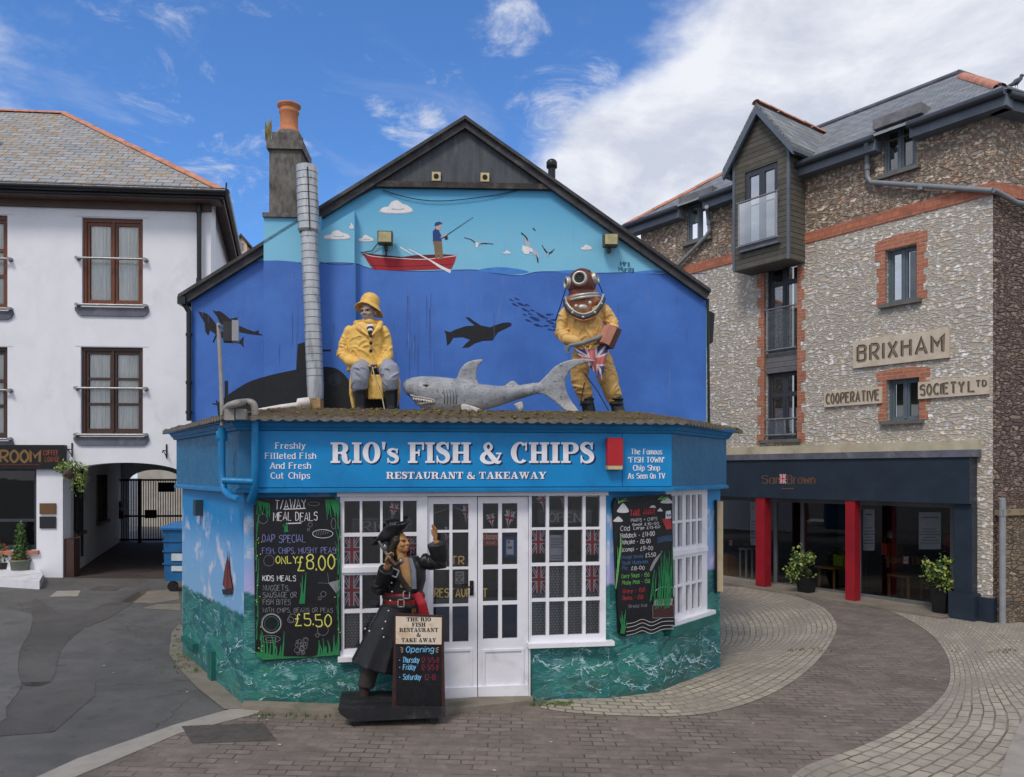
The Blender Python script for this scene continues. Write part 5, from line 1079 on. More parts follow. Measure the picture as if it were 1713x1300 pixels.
n_ = Vector((-.22, -1, .12)).normalized(); port(hc+n_*.178, n_, .094, 'porthole'); n2 = Vector((-1, -.25, 0)).normalized(); port(hc+n2*.172, n2, .078, 'porthole'); n3 = Vector((.92, -.4, .3)).normalized(); port(hc+n3*.172, n3, .078, 'porthole')
kn = MB()
for n_ in ((-.65, -.6, .55), (.45, -.6, .75)): kn.ell(hc+Vector(n_).normalized()*.188, (.02,)*3, 0, None, 10)
obj('knob', kn, cop, HEL)
nr = MB(); Rn = Ry(-.14) @ Rx(.08); cN = D(975, 498)
for rr, zz, tt in ((.192, .012, .02), (.2, -.022, .02), (.186, -.014, .016)): nr.rings([[cN+Rn @ Vector(((rr+tt*math.cos(q))*math.cos(a), (rr+tt*math.cos(q))*math.sin(a), zz+tt*math.sin(q))) for q in [2*math.pi*k/8 for k in range(8)]] for a in [2*math.pi*j/28 for j in range(29)]], 0, False)
obj('neck_ring', nr, tin, DI)
co = MB(); co.tube([D(977, 500), D(976, 509, -.02), D(976, 517, -.05)], [.19, .26, .17], 22, 0, True, ((0, 1, 0), .7), True); COR = obj('breastplate', co, copl, DI)
rim = MB(); U = [D(946, 503, -.06), D(949, 514, -.15), D(960, 526, -.2), D(975, 531.5, -.215), D(992, 526, -.2), D(1004, 512, -.15), D(1009, 499, -.06)]; U = [Vector(q) for q in cr([tuple(p) for p in U], 5)]
rim.tube(U, .034, 10, 0); up_ = Vector((0, -.028, .018)); rim.tube([p*1.0+Vector((0, -.012, .04)) for p in U], .014, 8, 1); rim.tube([p+Vector((0, -.012, -.036)) for p in U], .013, 8, 2)
for f in (.12, .3, .5, .7, .88): rim.ell(U[int(f*(len(U)-1))]+Vector((0, -.035, 0)), (.018, .014, .018), 1, None, 8)
obj('gasket', rim, [drk, tin, copl], COR)
fc = MB(); fc.ell(D(975, 514, -.235), (.058, .02, .036), 0, None, 14)
for u, v in ((964, 512.5), (987, 507)): fc.ell(D(u, v, -.22), (.024, .018, .028), 0, None, 12)
obj('fitting', fc, [tin, drk], COR)
for q in ([(979, 660, 0), (982, 672, 0), (986, 690, 0), (988, 702, 0)], [(1028, 660, .03), (1031, 672, .02), (1035, 690, 0), (1037, 702, 0)]):
    bo = MB(); bo.tube([D(*p) for p in q], [.078, .08, .082, .085], 14); e = D(q[-1][0], 699, -.08); bo.tube([e+Vector((0, .1, 0)), e, e+Vector((0, -.14, -.01))], [.085, .085, .07], 12, 0, True, ((0, 0, 1), .75), True)
    for v in (668, 676): c_ = D(q[1][0], v, 0); bo.lathe([(.088, -.012), (.094, 0), (.088, .012)], c_, 14)
    obj('boot', bo, mat('scuffed_black_boot', S(34, 36, 40), .5, .3, 6, .3, dirt=S(120, 122, 126), dscale=6, damt=.5), DI, remesh=.011)
cs = MB(); Rb = Ry(.42) @ Rz(.25); cs.wbox(D(1021, 565, -.3), (.12, .22, .25), 1, R=Rb); cs.wbox(D(1015, 561, -.33), (.1, .2, .23), 0, R=Rb); obj('case', cs, [mat('faded_pink_case', S(190, 132, 112), .6, .12), mat('brown_case', S(74, 48, 42), .6, .2)], DI, bevel=.012)
hs = MB(); hs.tube([D(949, 587, -.3), D(953, 578, -.33), D(975, 574, -.36), D(998, 566, -.36), D(1006, 562, -.34)], [.014, .022, .026, .03, .03], 10); hs.tube([D(950, 579, -.3), D(945, 583, -.3), D(951, 592, -.3)], .013, 8); obj('hose', hs, mat('grey_hose', S(120, 122, 124), .5, .15), DI)
fg = MB(); NX, NZ = 32, 36; top = [(958, 583), (1022, 566)]; rows = []
fx = [[None]*(NX+1) for _ in range(NZ+1)]
for j in range(NZ+1):
    for i in range(NX+1):
        a, bb = i/NX, j/NZ; ut = 957+a*64; vt = 581-a*15+10*math.sin(a*3.14); ub = 985+a*22; vb_ = 612+a*24; u = ut*(1-bb)+ub*bb; v = vt*(1-bb)+vb_*bb
        fx[j][i] = D(u, v, -.3-.035*math.sin(a*15+bb*2)*(.4+bb)-.05*bb)
FV = [p for r in fx for p in r]
for j in range(NZ):
    for i in range(NX):
        a, bb = (i+.5)/NX-.5, (j+.5)/NZ-.5
        m_ = 2 if abs(a) < .09 or abs(bb) < .1 else 1 if abs(a) < .17 or abs(bb) < .18 or abs(abs(a)-abs(bb)) < .07 else 0
        n_ = NX+1; fg.add([FV[k] for k in (j*n_+i, j*n_+i+1, (j+1)*n_+i+1, (j+1)*n_+i)], [(0, 1, 2, 3)], m_, None, True)
obj('flag', fg, [P_('faded_navy', (72, 70, 132)), P_('faded_white', (200, 190, 192)), P_('faded_red', (184, 100, 102))], DI, recalc=False)
rp = MB()
for q in ([(948, 478, -.05), (938, 510, .1), (929, 537, .3)], [(1000, 470, 0), (1008, 490, .2)], [(978, 625, -.2), (1000, 655, -.25), (1020, 690, -.2)], [(978, 640, -.2), (970, 680, -.2)]): rp.tube([D(*p) for p in q], .007, 6)
obj('cord', rp, P_('navy_cord', (34, 42, 72)), DI)
# --- shark
D = Dep(9.35)
def shark_mat():
    m, t, b_ = newmat('weathered_shark_skin'); co_ = obco(t); geo = t.new('ShaderNodeNewGeometry'); sp = t.new('ShaderNodeSeparateXYZ'); t.l.new(geo.outputs['Normal'], sp.inputs[0])
    ob = t.new('ShaderNodeSeparateXYZ'); t.l.new(co_, ob.inputs[0]); n = t.noise(co_, 5, 7, .65, .3); n2 = t.noise(t.mapping(co_, (1, 1, 2.2)), 17, 7, .75, 1.0)
    c_ = t.mix(t.ramp(n, .3, .7), S(120, 124, 131), S(160, 163, 168)); c_ = t.mix(t.ramp(t.math('ADD', ob.outputs[2], t.math('MULTIPLY', n, .12)), .2, .3), S(182, 180, 180), c_)
    c_ = t.mix(t.ramp(n2, .545, .62, 0, .85), c_, S(58, 57, 56)); t.l.new(c_, b_.inputs['Base Color']); b_.inputs['Roughness'].default_value = .45; t.l.new(t.bump(n2, .25, .01), b_.inputs['Normal']); return m
SK = thing('shark_statue', 'large grey model shark with an open toothy mouth lying on the shop roof', 'statue', tuple(D(800, 700)))
s = MB(); secs = [(674, 641, 649, .55), (680, 635, 660, .75), (690, 631.5, 668, .85), (705, 629.5, 684, .85), (730, 630, 693, .8), (760, 633, 694, .75), (795, 641, 690, .72), (830, 645.5, 681, .7), (865, 645, 669, .68), (895, 640, 660, .6), (915, 640, 656, .5)]
rs = []
for i in range(len(secs)-1):
    for k in range(4):
        f = k/4; A_, B_ = secs[i], secs[i+1]; g_ = f*f*(3-2*f) if i == 0 else f
        u, t0, b0, w_ = [A_[j]*(1-g_)+B_[j]*g_ for j in range(4)]; cz = (t0+b0)/2; hh_ = (b0-t0)/2*D.Y/FPX
        cpt = D(u, cz); dyc = .0; rs.append([cpt+Vector((0, math.cos(a)*hh_*w_*1.15, math.sin(a)*hh_)) for a in [2*math.pi*k2/24 for k2 in range(24)]])
s.rings(rs, 0)
def fin(pts, th, dy=0.0, dyl=None):
    n = len(pts); F_ = [D(u, v, dy-th/2+(dyl[i] if dyl else 0)) for i, (u, v) in enumerate(pts)]; B_ = [D(u, v, dy+th/2+(dyl[i] if dyl else 0)) for i, (u, v) in enumerate(pts)]
    s.add(F_+B_, [tuple(range(n)), tuple(range(2*n-1, n-1, -1))]+[(i, (i+1) % n, n+(i+1) % n, n+i) for i in range(n)])
fin(cr([(764, 640), (770, 618), (784, 605), (808, 601.5), (799, 615), (797, 630), (800, 648), (780, 650)], 4, True), .06)
fin(cr([(841, 650), (852, 639), (859, 637), (864, 641), (870, 650)], 3, True), .045)
fin(cr([(900, 643), (914, 628), (930, 612), (952, 602.5), (978, 600), (998, 604), (975, 608), (957, 617), (947, 632), (946, 648), (954, 668), (968, 688), (966, 696), (948, 688), (928, 672), (910, 660), (898, 657)], 3, True), .055)
fin([(858, 676), (874, 670), (876, 682), (870, 690)], .04)
pf = cr([(772, 676), (790, 679), (815, 688), (840, 689), (830, 693), (800, 696), (775, 690)], 3, True); fin(pf, .04, -.2, [-.003*(u-772) for u, v in pf])
SKB = obj('body', s, shark_mat(), SK, remesh=.012, smooth_it=3)
mo = MB(); 
def shw(u, v, o=0.0):                             # a point on the flank nearest the camera
    for i in range(len(secs)-1):
        if secs[i][0] <= u <= secs[i+1][0]:
            f = (u-secs[i][0])/(secs[i+1][0]-secs[i][0]); t0 = secs[i][1]*(1-f)+secs[i+1][1]*f; b0 = secs[i][2]*(1-f)+secs[i+1][2]*f; w_ = (secs[i][3]*(1-f)+secs[i+1][3]*f)*1.15; q = (v-(t0+b0)/2)/((b0-t0)/2); hh_ = (b0-t0)/2*D.Y/FPX
            return D(u, v, -math.sqrt(max(0, 1-q*q))*hh_*w_-o)
up_l = [(687, 661), (695, 664), (705, 665), (715, 667), (724, 669), (727, 672)]; lo_l = [(690, 664), (697, 676), (705, 676), (714, 674), (722, 673), (727, 672.5)]
UPP = [shw(u, v, .006) for u, v in up_l]; LOP = [shw(u, v, .006) for u, v in lo_l]
for i in range(len(UPP)-1): mo.add([UPP[i], UPP[i+1], LOP[i+1], LOP[i]], [(0, 1, 2, 3)], 0)
lipU = [shw(u, v, .012) for u, v in up_l]; mo.tube(lipU, .012, 8, 2); mo.tube([shw(u, v, .012) for u, v in lo_l], .014, 8, 2)
for k in range(12):
    f = k/11; u = 692+f*30; v = 664.5+f*4.5; p = shw(u, v, .014); mo.add([p+Vector((-.012, 0, 0)), p+Vector((.012, 0, 0)), p+Vector((0, -.012, -.032)), p+Vector((0, .012, 0))], [(0, 1, 2), (0, 2, 3), (1, 3, 2)], 1)
    v = 676-f*2.5; p = shw(697+f*25, v, .014); mo.add([p+Vector((-.01, 0, 0)), p+Vector((.01, 0, 0)), p+Vector((0, -.012, .026)), p+Vector((0, .012, 0))], [(0, 1, 2), (0, 2, 3), (1, 3, 2)], 1)
obj('mouth', mo, [P_('mouth_dark', (40, 28, 28)), P_('tooth_white', (226, 220, 204)), mat('shark_lip', S(164, 160, 158), .5, .15)], SK, recalc=False)
ee = MB(); ee.ell(shw(713, 645, .0), (.045, .018, .02), 0, Ry(.1), 12); ee.ell(shw(713, 645, .014), (.02, .012, .012), 1, None, 10); obj('eye', ee, [P_('eye_socket', (104, 104, 108)), P_('eye_dark', (22, 22, 24))], SK)
gs_ = MB()
for k in range(5): u = 742+k*5; gs_.tube([shw(u, 652, .0), shw(u+2, 664, .002), shw(u+1, 676, .0)], .0045, 6)
obj('gill', gs_, P_('gill_dark', (84, 84, 86)), SK)
# --- flue, roof clutter
FL = thing('flue_duct', 'tall galvanised spiral flue duct rising from the flat roof past the chimney', 'flue', tuple(GW.P(527, 700, .42)))
f = MB(); A_, B_ = GW.P(527.5, 642, .42), GW.P(517, 386, .42); n = 20
def seams(a, b, r, n):
    ax = (b-a).normalized()
    for i in range(1, n): c_ = a.lerp(b, i/n); f.tube([c_-ax*.004, c_+ax*.004], r+.002, 28, 1, False)
f.tube([A_, B_], .113, 28); seams(A_, B_, .113, 21); obj('pipe', f, [M['galv'], mat('dark_duct_seam', S(92, 96, 102), .5, .2)], FL, recalc=False)
f = MB(); A2, B2 = GW.P(516.5, 386, .42), GW.P(513, 279, .42); f.tube([A2, B2], .143, 28, 0, False); f.tube([A2-Vector((0, 0, .03)), A2+Vector((0, 0, .002))], [.125, .147], 28, 0, False); seams(A2, B2, .143, 9); f.tube([B2-Vector((0, 0, .3)), B2+Vector((0, 0, .0))], .13, 20, 1, False); f.add([B2+Vector((.14*math.cos(k*.314), .14*math.sin(k*.314), -.12)) for k in range(20)], [tuple(range(20))], 1); f.tube([GW.P(514.5, 279, .565), GW.P(518.5, 385, .565)], .008, 6, 1); obj('cowl', f, [M['galv'], M['black_gloss']], FL, recalc=False)
f = MB(); f.tube([GW.P(528, 668, .42), GW.P(528, 660, .42), GW.P(527.5, 640, .42)], [.105, .11, .115], 20); c_ = GW.P(527, 690, .42); f.wbox((c_.x, c_.y, (GW.P(527, 667, .42).z+ROOFZ)/2), (.19, .19, GW.P(527, 667, .42).z-ROOFZ), 1); obj('base', f, [M['galv'], mat('timber_box', S(168, 138, 100), .8, .15, 6, .3)], FL)
f = MB(); f.tube([GW.P(427, 687, .6), GW.P(470, 681, .6), GW.P(497, 678, .6), GW.P(500, 675, .6), GW.P(517, 673, .55)], [.02, .035, .04, .07, .07], 12)
tag(obj('vent_duct', f, mat('rusty_white_duct', S(206, 202, 200), .5, .1, 4, .15, dirt=S(180, 104, 60), dscale=3, damt=.8)), 'rust streaked white pipe lying on the flat roof beside the flue base', 'pipe')
# --- pipes at the corner of the fascia, with the lamp on a pole
galvp = mat('grey_steel_tube', S(146, 142, 138), .5, .15, 5, .1, dirt=S(96, 80, 66), dscale=5); PO = thing('pole_light', 'grey steel pole with a small floodlight on top, clipped to the blue fascia', 'floodlight', tuple(LF.P(372, 830, .14)))
f = MB(); f.tube([LF.P(372, 712, .16), LF.P(370, 640, .16), LF.P(365.5, 541, .16)], .021, 10); obj('pole', f, galvp, PO)
f = MB(); f.tube([LF.P(371, 716, .16), LF.P(371, 790, .14), LF.P(374, 818, .14), LF.P(384, 830, .12), LF.P(400, 836, .1)], .036, 12); f.lathe([(.05, -.05), (.055, -.045), (.055, .045), (.05, .05)], LF.P(371, 729, .15), 12); obj('sleeve', f, blue_tr, PO)
f = MB(); c_ = LF.P(383, 556, .16); f.wbox(c_, (.1, .14, .19), 0, .3); f.wbox(c_+Vector((.075, -.03, .0)), (.06, .16, .2), 1, .3); f.tube([LF.P(365, 545, .16), c_], .014, 8, 0); f.tube([LF.P(362, 560, .16), LF.P(357, 572, .16)], .01, 6); obj('lamp', f, [drk, P_('lamp_grey_glass', (150, 152, 156), .3)], PO, bevel=.006)
f = MB(); q = [LF.P(376, 694, .13), LF.P(380, 682, .14), LF.P(392, 676, .15), FF.P(408, 673, .12), FF.P(421, 674, .12), FF.P(426, 682, .12), FF.P(427, 697, .12)]; q = [Vector(p) for p in cr([tuple(p) for p in q], 4)]; f.tube(q, .037, 12, 0)
q = [FF.P(427, 696, .12), FF.P(427, 780, .1), FF.P(426, 808, .09), FF.P(424, 825, .05), FF.P(419, 838, -.02)]; f.tube(q, .04, 12, 1); f.tube([LF.P(373, 804, .16), FF.P(424, 806, .1)], .036, 12, 1)
tag(obj('cable_conduit', f, [galvp, blue_tr]), 'bent conduit pipe, grey above and painted blue below, hooked over the mossy roof edge', 'pipe')
f = MB(); f.box(FF, FF.pix(386, 698)[0], FF.pix(402, 698)[0], FF.pix(394, 706)[1], FF.pix(394, 688)[1], .2, .3); f.box(FF, FF.pix(404, 698)[0], FF.pix(420, 698)[0], FF.pix(412, 705)[1], FF.pix(412, 688)[1], .2, .3)
tag(obj('junction_box', f, galvp, bevel=.012), 'pair of grey metal junction boxes on the tile edge under the bent conduit', 'junction box')
# --- floodlights on the gable
for u, v, lab in ((644, 397, 'beige floodlight on the gable wall above the painted red rowing boat'), (1022, 401, 'beige floodlight tucked under the sloping roof edge above the diver')):
    T_ = thing('floodlight', lab, 'floodlight', tuple(GW.P(u, v, 0)), 'floodlights on the gable wall'); s0, z0 = gp(u, v, .2); f = MB()
    f.prism(GW, [(s0-.1, z0-.085), (s0+.1, z0-.085), (s0+.105, z0+.085), (s0-.105, z0+.085)], .08, .22); f.box(GW, s0-.02, s0+.02, z0-.14, z0-.05, .0, .1); obj('housing', f, mat('lamp_housing', S(84, 76, 60), .5, .2), T_, bevel=.008)
    f = MB(); f.box(GW, s0-.088, s0+.088, z0-.07, z0+.07, .221, .232); obj('glass', f, mat('yellowed_lamp_glass', S(176, 168, 126), .25, .2, 9, .1), T_)
    if u < 700: f = MB(); f.tube([GW.W(s0-.1, z0-.02, .05), GW.W(s0-.2, z0-.14, .02), GW.W(s0-.36, z0-.17, .02)], .007, 6); f.tube([GW.W(s0, z0-.1, .05), GW.W(s0, z0-.22, .03)], .012, 6); obj('cable', f, M['black_gloss'], T_)
cb = MB(); cb.tube([Vector(p) for p in cr([tuple(GW.P(u, v, .03)) for u, v in ((640, 318), (690, 332), (745, 336), (830, 326), (890, 312))], 5)], .006, 6); tag(obj('cable', cb, M['black_gloss'], GAB))
ab = MB(); s0, z0 = FF.pix(1027, 760, .05); h0 = .165; ab.prism(FF, [(s0-.085, z0-.12), (s0+.085, z0-.12), (s0+.085, z0+h0), (s0+.07, z0+h0+.012), (s0-.07, z0+h0+.012), (s0-.085, z0+h0)], .012, .105, 0); ab.prism(FF, [(s0-.08, z0-.165), (s0+.08, z0-.165), (s0+.085, z0-.122), (s0-.085, z0-.122)], .012, .1, 1)
tag(obj('alarm_box', ab, [mat('alarm_red', S(176, 30, 40), .4, .1, 4, .05, dirt=S(130, 30, 36), dscale=4), P_('alarm_cream', (196, 170, 130))], bevel=.01), 'red alarm box with a cream base on the blue fascia', 'alarm box')
eb = MB(); s0, z0 = LW.pix(338, 850); eb.box(LW, s0-.06, s0+.06, z0-.09, z0+.1, .0, .09); obj('meter_box', eb, mat('dark_box', S(44, 62, 74), .6, .2), SHOP, bevel=.008)
# --- board hung edge-on at the end of the shop
Dd = Dep(10.2); sbm = MB(); a = Dd(1202, 912); sbm.wbox(a+Vector((.0, .06, 0)), (.075, .5, 1.16), 0, -.12); sbm.wbox(a+Vector((-.05, .06, 0)), (.02, .55, 1.2), 1, -.12)
tag(obj('side_board', sbm, [mat('timber_edge', S(190, 172, 140), .7, .12, 6, .2), mat('black_board_edge', S(28, 28, 30), .6, .2)], bevel=.01), 'menu board seen edge on at the far end of the shop wall', 'board')
# --- chalk boards
chalk = [P_('chalk_white', (206, 206, 210)), P_('chalk_lilac', (120, 124, 176)), P_('chalk_yellow', (208, 208, 96)), P_('chalk_green', (34, 120, 72)), P_('chalk_grey', (128, 130, 136)), P_('chalk_red', (176, 56, 60)), P_('chalk_blue', (70, 106, 150)), P_('chalk_pale_green', (104, 176, 92)), P_('chalk_brown', (60, 34, 30))]
slateboard = mat('chalkboard_black', S(19, 20, 26), .45, .25, 3, .05, dirt=S(36, 38, 44), dscale=2.5)
def blade(mb, pxf, u, v, h_, lean=0, w=3, m=3): mb.ribbon(pxf, [(a, -b_) for a, b_ in cr([(u, v), (u+lean*.3+1, v-h_*.5), (u+lean, v-h_)], 4)], [w*(1-i/9.5)+.3 for i in range(9)], blade.k*.0001, m); blade.k += 1
blade.k = 0
CB = thing('chalkboard', 'black chalkboard of takeaway meal deals with green seaweed round its edge', 'chalkboard', tuple(FW.P(496, 1102, .03)))
bp = [FW.pix(u, v, .05) for u, v in ((432, 833), (560, 831), (563, 838), (569, 842), (571, 1088), (562, 1096), (556, 1098), (440, 1106), (436, 1099), (427, 1095), (424, 845), (430, 842))]
f = MB(); f.prism(FW, bp, .006, .05); obj('panel', f, slateboard, CB)
f = MB(); px = PX(FW, .0515)
def ln(st, c, v, h_, w_, m, sw=.085, j=.08): text(f, px, c, -v, h_, st, sw, .001, m, fit=w_, jit=j)
ln('T/AWAY', 486, 851, 15, 52, 0); ln('MEAL DEALS', 494, 871, 14, 73, 0); f.ribbon(px, nv([(474, 852), (511, 850.5)]), 1.6, .001, 0); f.ribbon(px, nv([(479, 876), (504, 875)]), 1.8, .001, 0)
ln('OAP SPECIAL', 475, 907, 12.5, 72, 1); ln('FISH, CHIPS, MUSHY PEAS', 500, 926, 10, 122, 1); ln('ONLY', 480, 943, 12, 37, 2, .13); ln('£8.00', 529, 953, 24, 62, 2, .085); ln('KIDS MEALS', 467, 972, 9, 55, 0, .13)
ln('NUGGETS,', 462, 988, 9, 44, 4); ln('SAUSAGE OR', 468, 1000, 9, 56, 4); ln('FISH BITES', 463, 1011.5, 8.5, 46, 4); ln('WITH CHIPS, BEANS OR PEAS', 498, 1024.5, 7.5, 117, 4); ln('£5.50', 524, 1047, 20, 60, 2, .09)
def ring(u, v, r, m, w=.7, rz=None, o=.001): f.ribbon(px, [(u+r*math.cos(k*.3307)*random.uniform(.97, 1.03), -v+(rz or r)*math.sin(k*.3307)) for k in range(19)], w, o, m, True)
for r in (17, 15.5, 11.5): ring(454, 1043, r, (4, 0, 3)[int(r == 11.5)*2 or int(r == 15.5)])
ring(452, 1069, 17, 4, .7, 6); ring(453, 1069, 9, 4, .6, 3)
for (u, v, r) in ((450, 938, 9), (486, 1037, 5), (490, 1034, 7), (519, 878, 3.5), (516, 886, 2), (541, 994, 4.5), (535, 1001, 2.5), (440, 868, 8), (540, 1054, 9), (531, 1063, 3)): ring(u, v, r, 4, .6)
ring(540, 893, 17, 0, .8, 7)
for k in range(6): f.ribbon(px, nv([(530+k*4, 889-k*.5), (528+k*4, 897-k*.8)]), .6, .0012, 4)
ring(558, 876, 4, 4, .6, 9); ring(525, 843, 10, 4, .5, 3)
for k in range(16): ring(505+random.uniform(-9, 9), 1080+random.uniform(-10, 14), random.uniform(2, 4.5), 4, .5)
f.poly(px, nv([(549, 975), (568, 970), (569, 985), (562, 992)]), .001, 4); f.ribbon(px, nv([(532, 975), (550, 976), (548, 958)]), .5, .001, 4)
for k in range(26):
    u = random.choice([random.uniform(428, 470), random.uniform(430, 478), random.uniform(530, 566)]); blade(f, px, u, 1100-(u-428)*.03, random.uniform(14, 46), random.uniform(-4, 4), random.uniform(2.5, 5))
for k in range(12): blade(f, px, 428+random.random()*3, 1070-k*19, random.uniform(26, 44), random.uniform(-2, 6), 1.7); blade(f, px, 568-random.random()*3, 1075-k*19, random.uniform(24, 44), random.uniform(-8, 1), 1.8)
for k in range(6): blade(f, px, 505+random.uniform(-3, 3), 1010, random.uniform(25, 55), random.uniform(-6, 5), 4); blade(f, px, 476+k, 890, random.uniform(8, 17), random.uniform(-7, 3), 2.5)
for k in range(9): blade(f, px, 432+k*2.2, 838+k*.5, -random.uniform(12, 30), random.uniform(-4, 9), 2.6); blade(f, px, 545+k*2.6, 836, -random.uniform(14, 34), random.uniform(-4, 8), 2.8)
for k in range(24): f.disc(px, (random.choice((430, 567, 436, 560))+random.uniform(-2, 3), -random.uniform(840, 1092)), .9, .004, 2, 8)
f.poly(px, nv([(427, 1090), (470, 1098), (520, 1099), (566, 1088), (556, 1097), (440, 1104), (430, 1098)]), .0009, 3)
obj('chalk_drawing', f, chalk, CB, recalc=False)
CB2 = thing('chalkboard', 'tall narrow chalkboard price list with a red boat and a treasure chest drawn on it', 'chalkboard', tuple(K2.P(1080, 1060, .03)))
f = MB(); f.prism(K2, [K2.pix(u, v, .06) for u, v in ((1030, 833), (1123, 827), (1124, 840), (1129, 1046), (1118, 1052), (1044, 1065), (1036, 1060), (1026, 842))], .02, .06); obj('panel', f, slateboard, CB2)
f = MB(); px = PX(K2, .0615)
def ln(st, x, v, h_, w_, m, sw=.1): text(f, px, x, -v, h_, st, sw, .001, m, fit=w_, jit=.09, align='l', slope=.06)
ln('TAKE AWAY', 1054, 863, 10, 42, 5, .14); ln('MAINS + CHIPS', 1056, 873, 5.5, 43, 0); ln('Cod', 1038, 888, 8, 15, 0); ln('Small £10-00', 1058, 880, 4.2, 44, 0, .14); ln('Large £13-60', 1060, 886, 4.2, 44, 0, .14)
ln('Haddock - £11-00', 1038, 900, 7.5, 57, 0); ln('Fishcake - £6-00', 1038, 911, 7, 50, 0); ln('Scampi - £9-00', 1038, 923, 6.5, 54, 0); ln('Sausage Saveloy', 1039, 935, 5.5, 37, 6); ln('£5.50', 1080, 932, 6.5, 17, 0); ln('Steak Mushroom', 1040, 945, 6, 44, 6); ln('Pie', 1041, 953, 5.5, 8, 6); ln('£8-00', 1056, 954, 6, 22, 0)
ln('Curry Sauce - 1.50', 1040, 967, 6.5, 46, 7); ln('Mushy Peas - 1.50', 1041, 978, 6.5, 46, 7); ln('Gravy - 1.50', 1042, 992, 6.5, 37, 5); ln('Beans - 1.50', 1042, 1004, 6.5, 34, 5); ln('Bread Roll', 1052, 1017, 5, 30, 4)
f.poly(px, nv([(1107, 868), (1122, 867), (1124, 884), (1115, 886)]), .001, 5); f.poly(px, nv([(1113, 868), (1114, 855), (1122, 854), (1123, 867)]), .0012, 0)
for k in range(2): f.poly(px, nv([(1115+k*4, 864), (1115+k*4, 860), (1118+k*4, 860), (1118+k*4, 864)]), .0016, 6)
for u, v, w_, h_ in ((1042, 856, 20, 14), (1034, 872, 16, 8), (1115, 841, 20, 9), (1092, 849, 11, 4), (1104, 855, 9, 5)): f.poly(px, cr(nv([(u-w_*.5, v), (u-w_*.3, v-h_*.5), (u, v-h_), (u+w_*.3, v-h_*.6), (u+w_*.5, v), (u, v+h_*.15)]), 4, True), .001+blade.k*.00001, 0)
for k in range(34): u = random.uniform(1084, 1126); blade(f, px, u, 1020+random.uniform(-30, 0), random.uniform(50, 105)*(.4+.6*(u-1080)/46), random.uniform(-3, 5), 1.3)
for k in range(14): blade(f, px, 1030+k*.5, 985-k*4, random.uniform(18, 50), random.uniform(0, 5), 1.5, 7); blade(f, px, 1038+random.uniform(0, 6), 1060, random.uniform(16, 44), random.uniform(-6, 6), 2.4)
for k in range(7): blade(f, px, 1034, 842, random.uniform(4, 9), k*3-1, 1.4, 7); blade(f, px, 1100+k*2, 836, random.uniform(3, 7), random.uniform(4, 12), 1.4, 7)
for k in range(5): f.ribbon(px, nv([(1100, 900+k*2), (1112, 897+k*2), (1124, 896+k*2)]), .6, .0012, 6)
for k, v in enumerate((1037, 1043, 1050, 1056)): f.ribbon(px, nv(cr([(1048, v+7), (1062, v+4), (1075, v-1), (1090, v+4), (1108, v-3), (1127, v-4)], 4)), .7, .0012, 0)
f.poly(px, nv([(1095, 1000), (1127, 998), (1128, 1034), (1090, 1034)]), .0036, 8); f.poly(px, nv([(1096, 1003), (1126, 1001), (1124, 1012), (1094, 1013)]), .0042, 4)
f.ribbon(px, nv(cr([(1096, 1000), (1097, 988), (1110, 982), (1126, 984), (1127, 998)], 4)), .8, .0042, 0); f.ribbon(px, nv([(1092, 1013), (1127, 1012), (1128, 1033), (1092, 1034), (1092, 1013)]), .8, .0046, 4)
f.ribbon(px, nv(cr([(1088, 955), (1094, 942), (1102, 930), (1108, 922)], 4)), [3, 4, 5, 5, 5, 5, 5, 4, 3, 2, 1, 1, 1], .0038, 4)
obj('chalk_drawing', f, chalk, CB2, recalc=False)
# --- trolley with the sandwich board and the pirate
PF = Frame(FF.P(560, 1200, .62).to_2d(), FF.P(750, 1200, .62).to_2d()); gy = gz(-1.2)
TR = thing('display_trolley', 'low black wheeled platform carrying a statue and a sandwich board', 'trolley', tuple(PF.W(.5, gy)))
f = MB(); s0, s1 = PF.pix(566, 1180)[0], PF.pix(744, 1180)[0]
f.prism(PF, [(s0, gy+.2), (s0+.02, gy+.15), (s0+.12, gy+.07), (s1, gy+.07), (s1, gy+.16), (s1-.1, gy+.17)], -.55, .05); obj('platform', f, mat('black_platform', S(30, 31, 36), .6, .3, 6, .3, dirt=S(84, 80, 78), dscale=6, damt=.4), TR, bevel=.012)
for s_ in (s0+.16, s1-.1):
    for o in (0, -.45):
        f = MB(); p = PF.W(s_, gy+.04, o); f.tube([p-PF.n.to_3d()*.015, p+PF.n.to_3d()*.015], .04, 14); f.wbox(p+Vector((0, 0, .03)), (.04, .04, .05)); obj('caster', f, M['black_gloss'], TR)
SBD = thing('sandwich_board', 'dark framed sandwich board with opening times, standing in front of the pirate statue', 'sandwich board', tuple(PF.W(PF.pix(700, 1190)[0], gy+.1, .06)))
ob_ = .0
def bpx(u, v): return PF.pix(u, v, ob_)
f = MB(); Q = [(655, 1190), (745, 1194), (742, 1031), (660, 1026)]
f.prism(PF, [bpx(*q) for q in Q], ob_-.05, ob_); obj('frame', f, mat('mahogany_frame', S(62, 36, 36), .5, .25, 8, .2), SBD, bevel=.006)
f = MB(); f.prism(PF, [bpx(*q) for q in ((662, 1180), (739, 1183), (738, 1077), (663, 1077))], ob_-.02, ob_+.002); obj('panel', f, slateboard, SBD)
f = MB(); f.prism(PF, [bpx(*q) for q in ((662, 1077), (738.5, 1078), (739, 1033), (662, 1031))], ob_-.02, ob_+.004)
obj('poster', f, mat('tea_stained_card', S(214, 200, 182), .6, .06, 4, .05, dirt=S(190, 142, 84), dscale=6, damt=.75), SBD)
f = MB(); px = PX(PF, ob_+.0052)
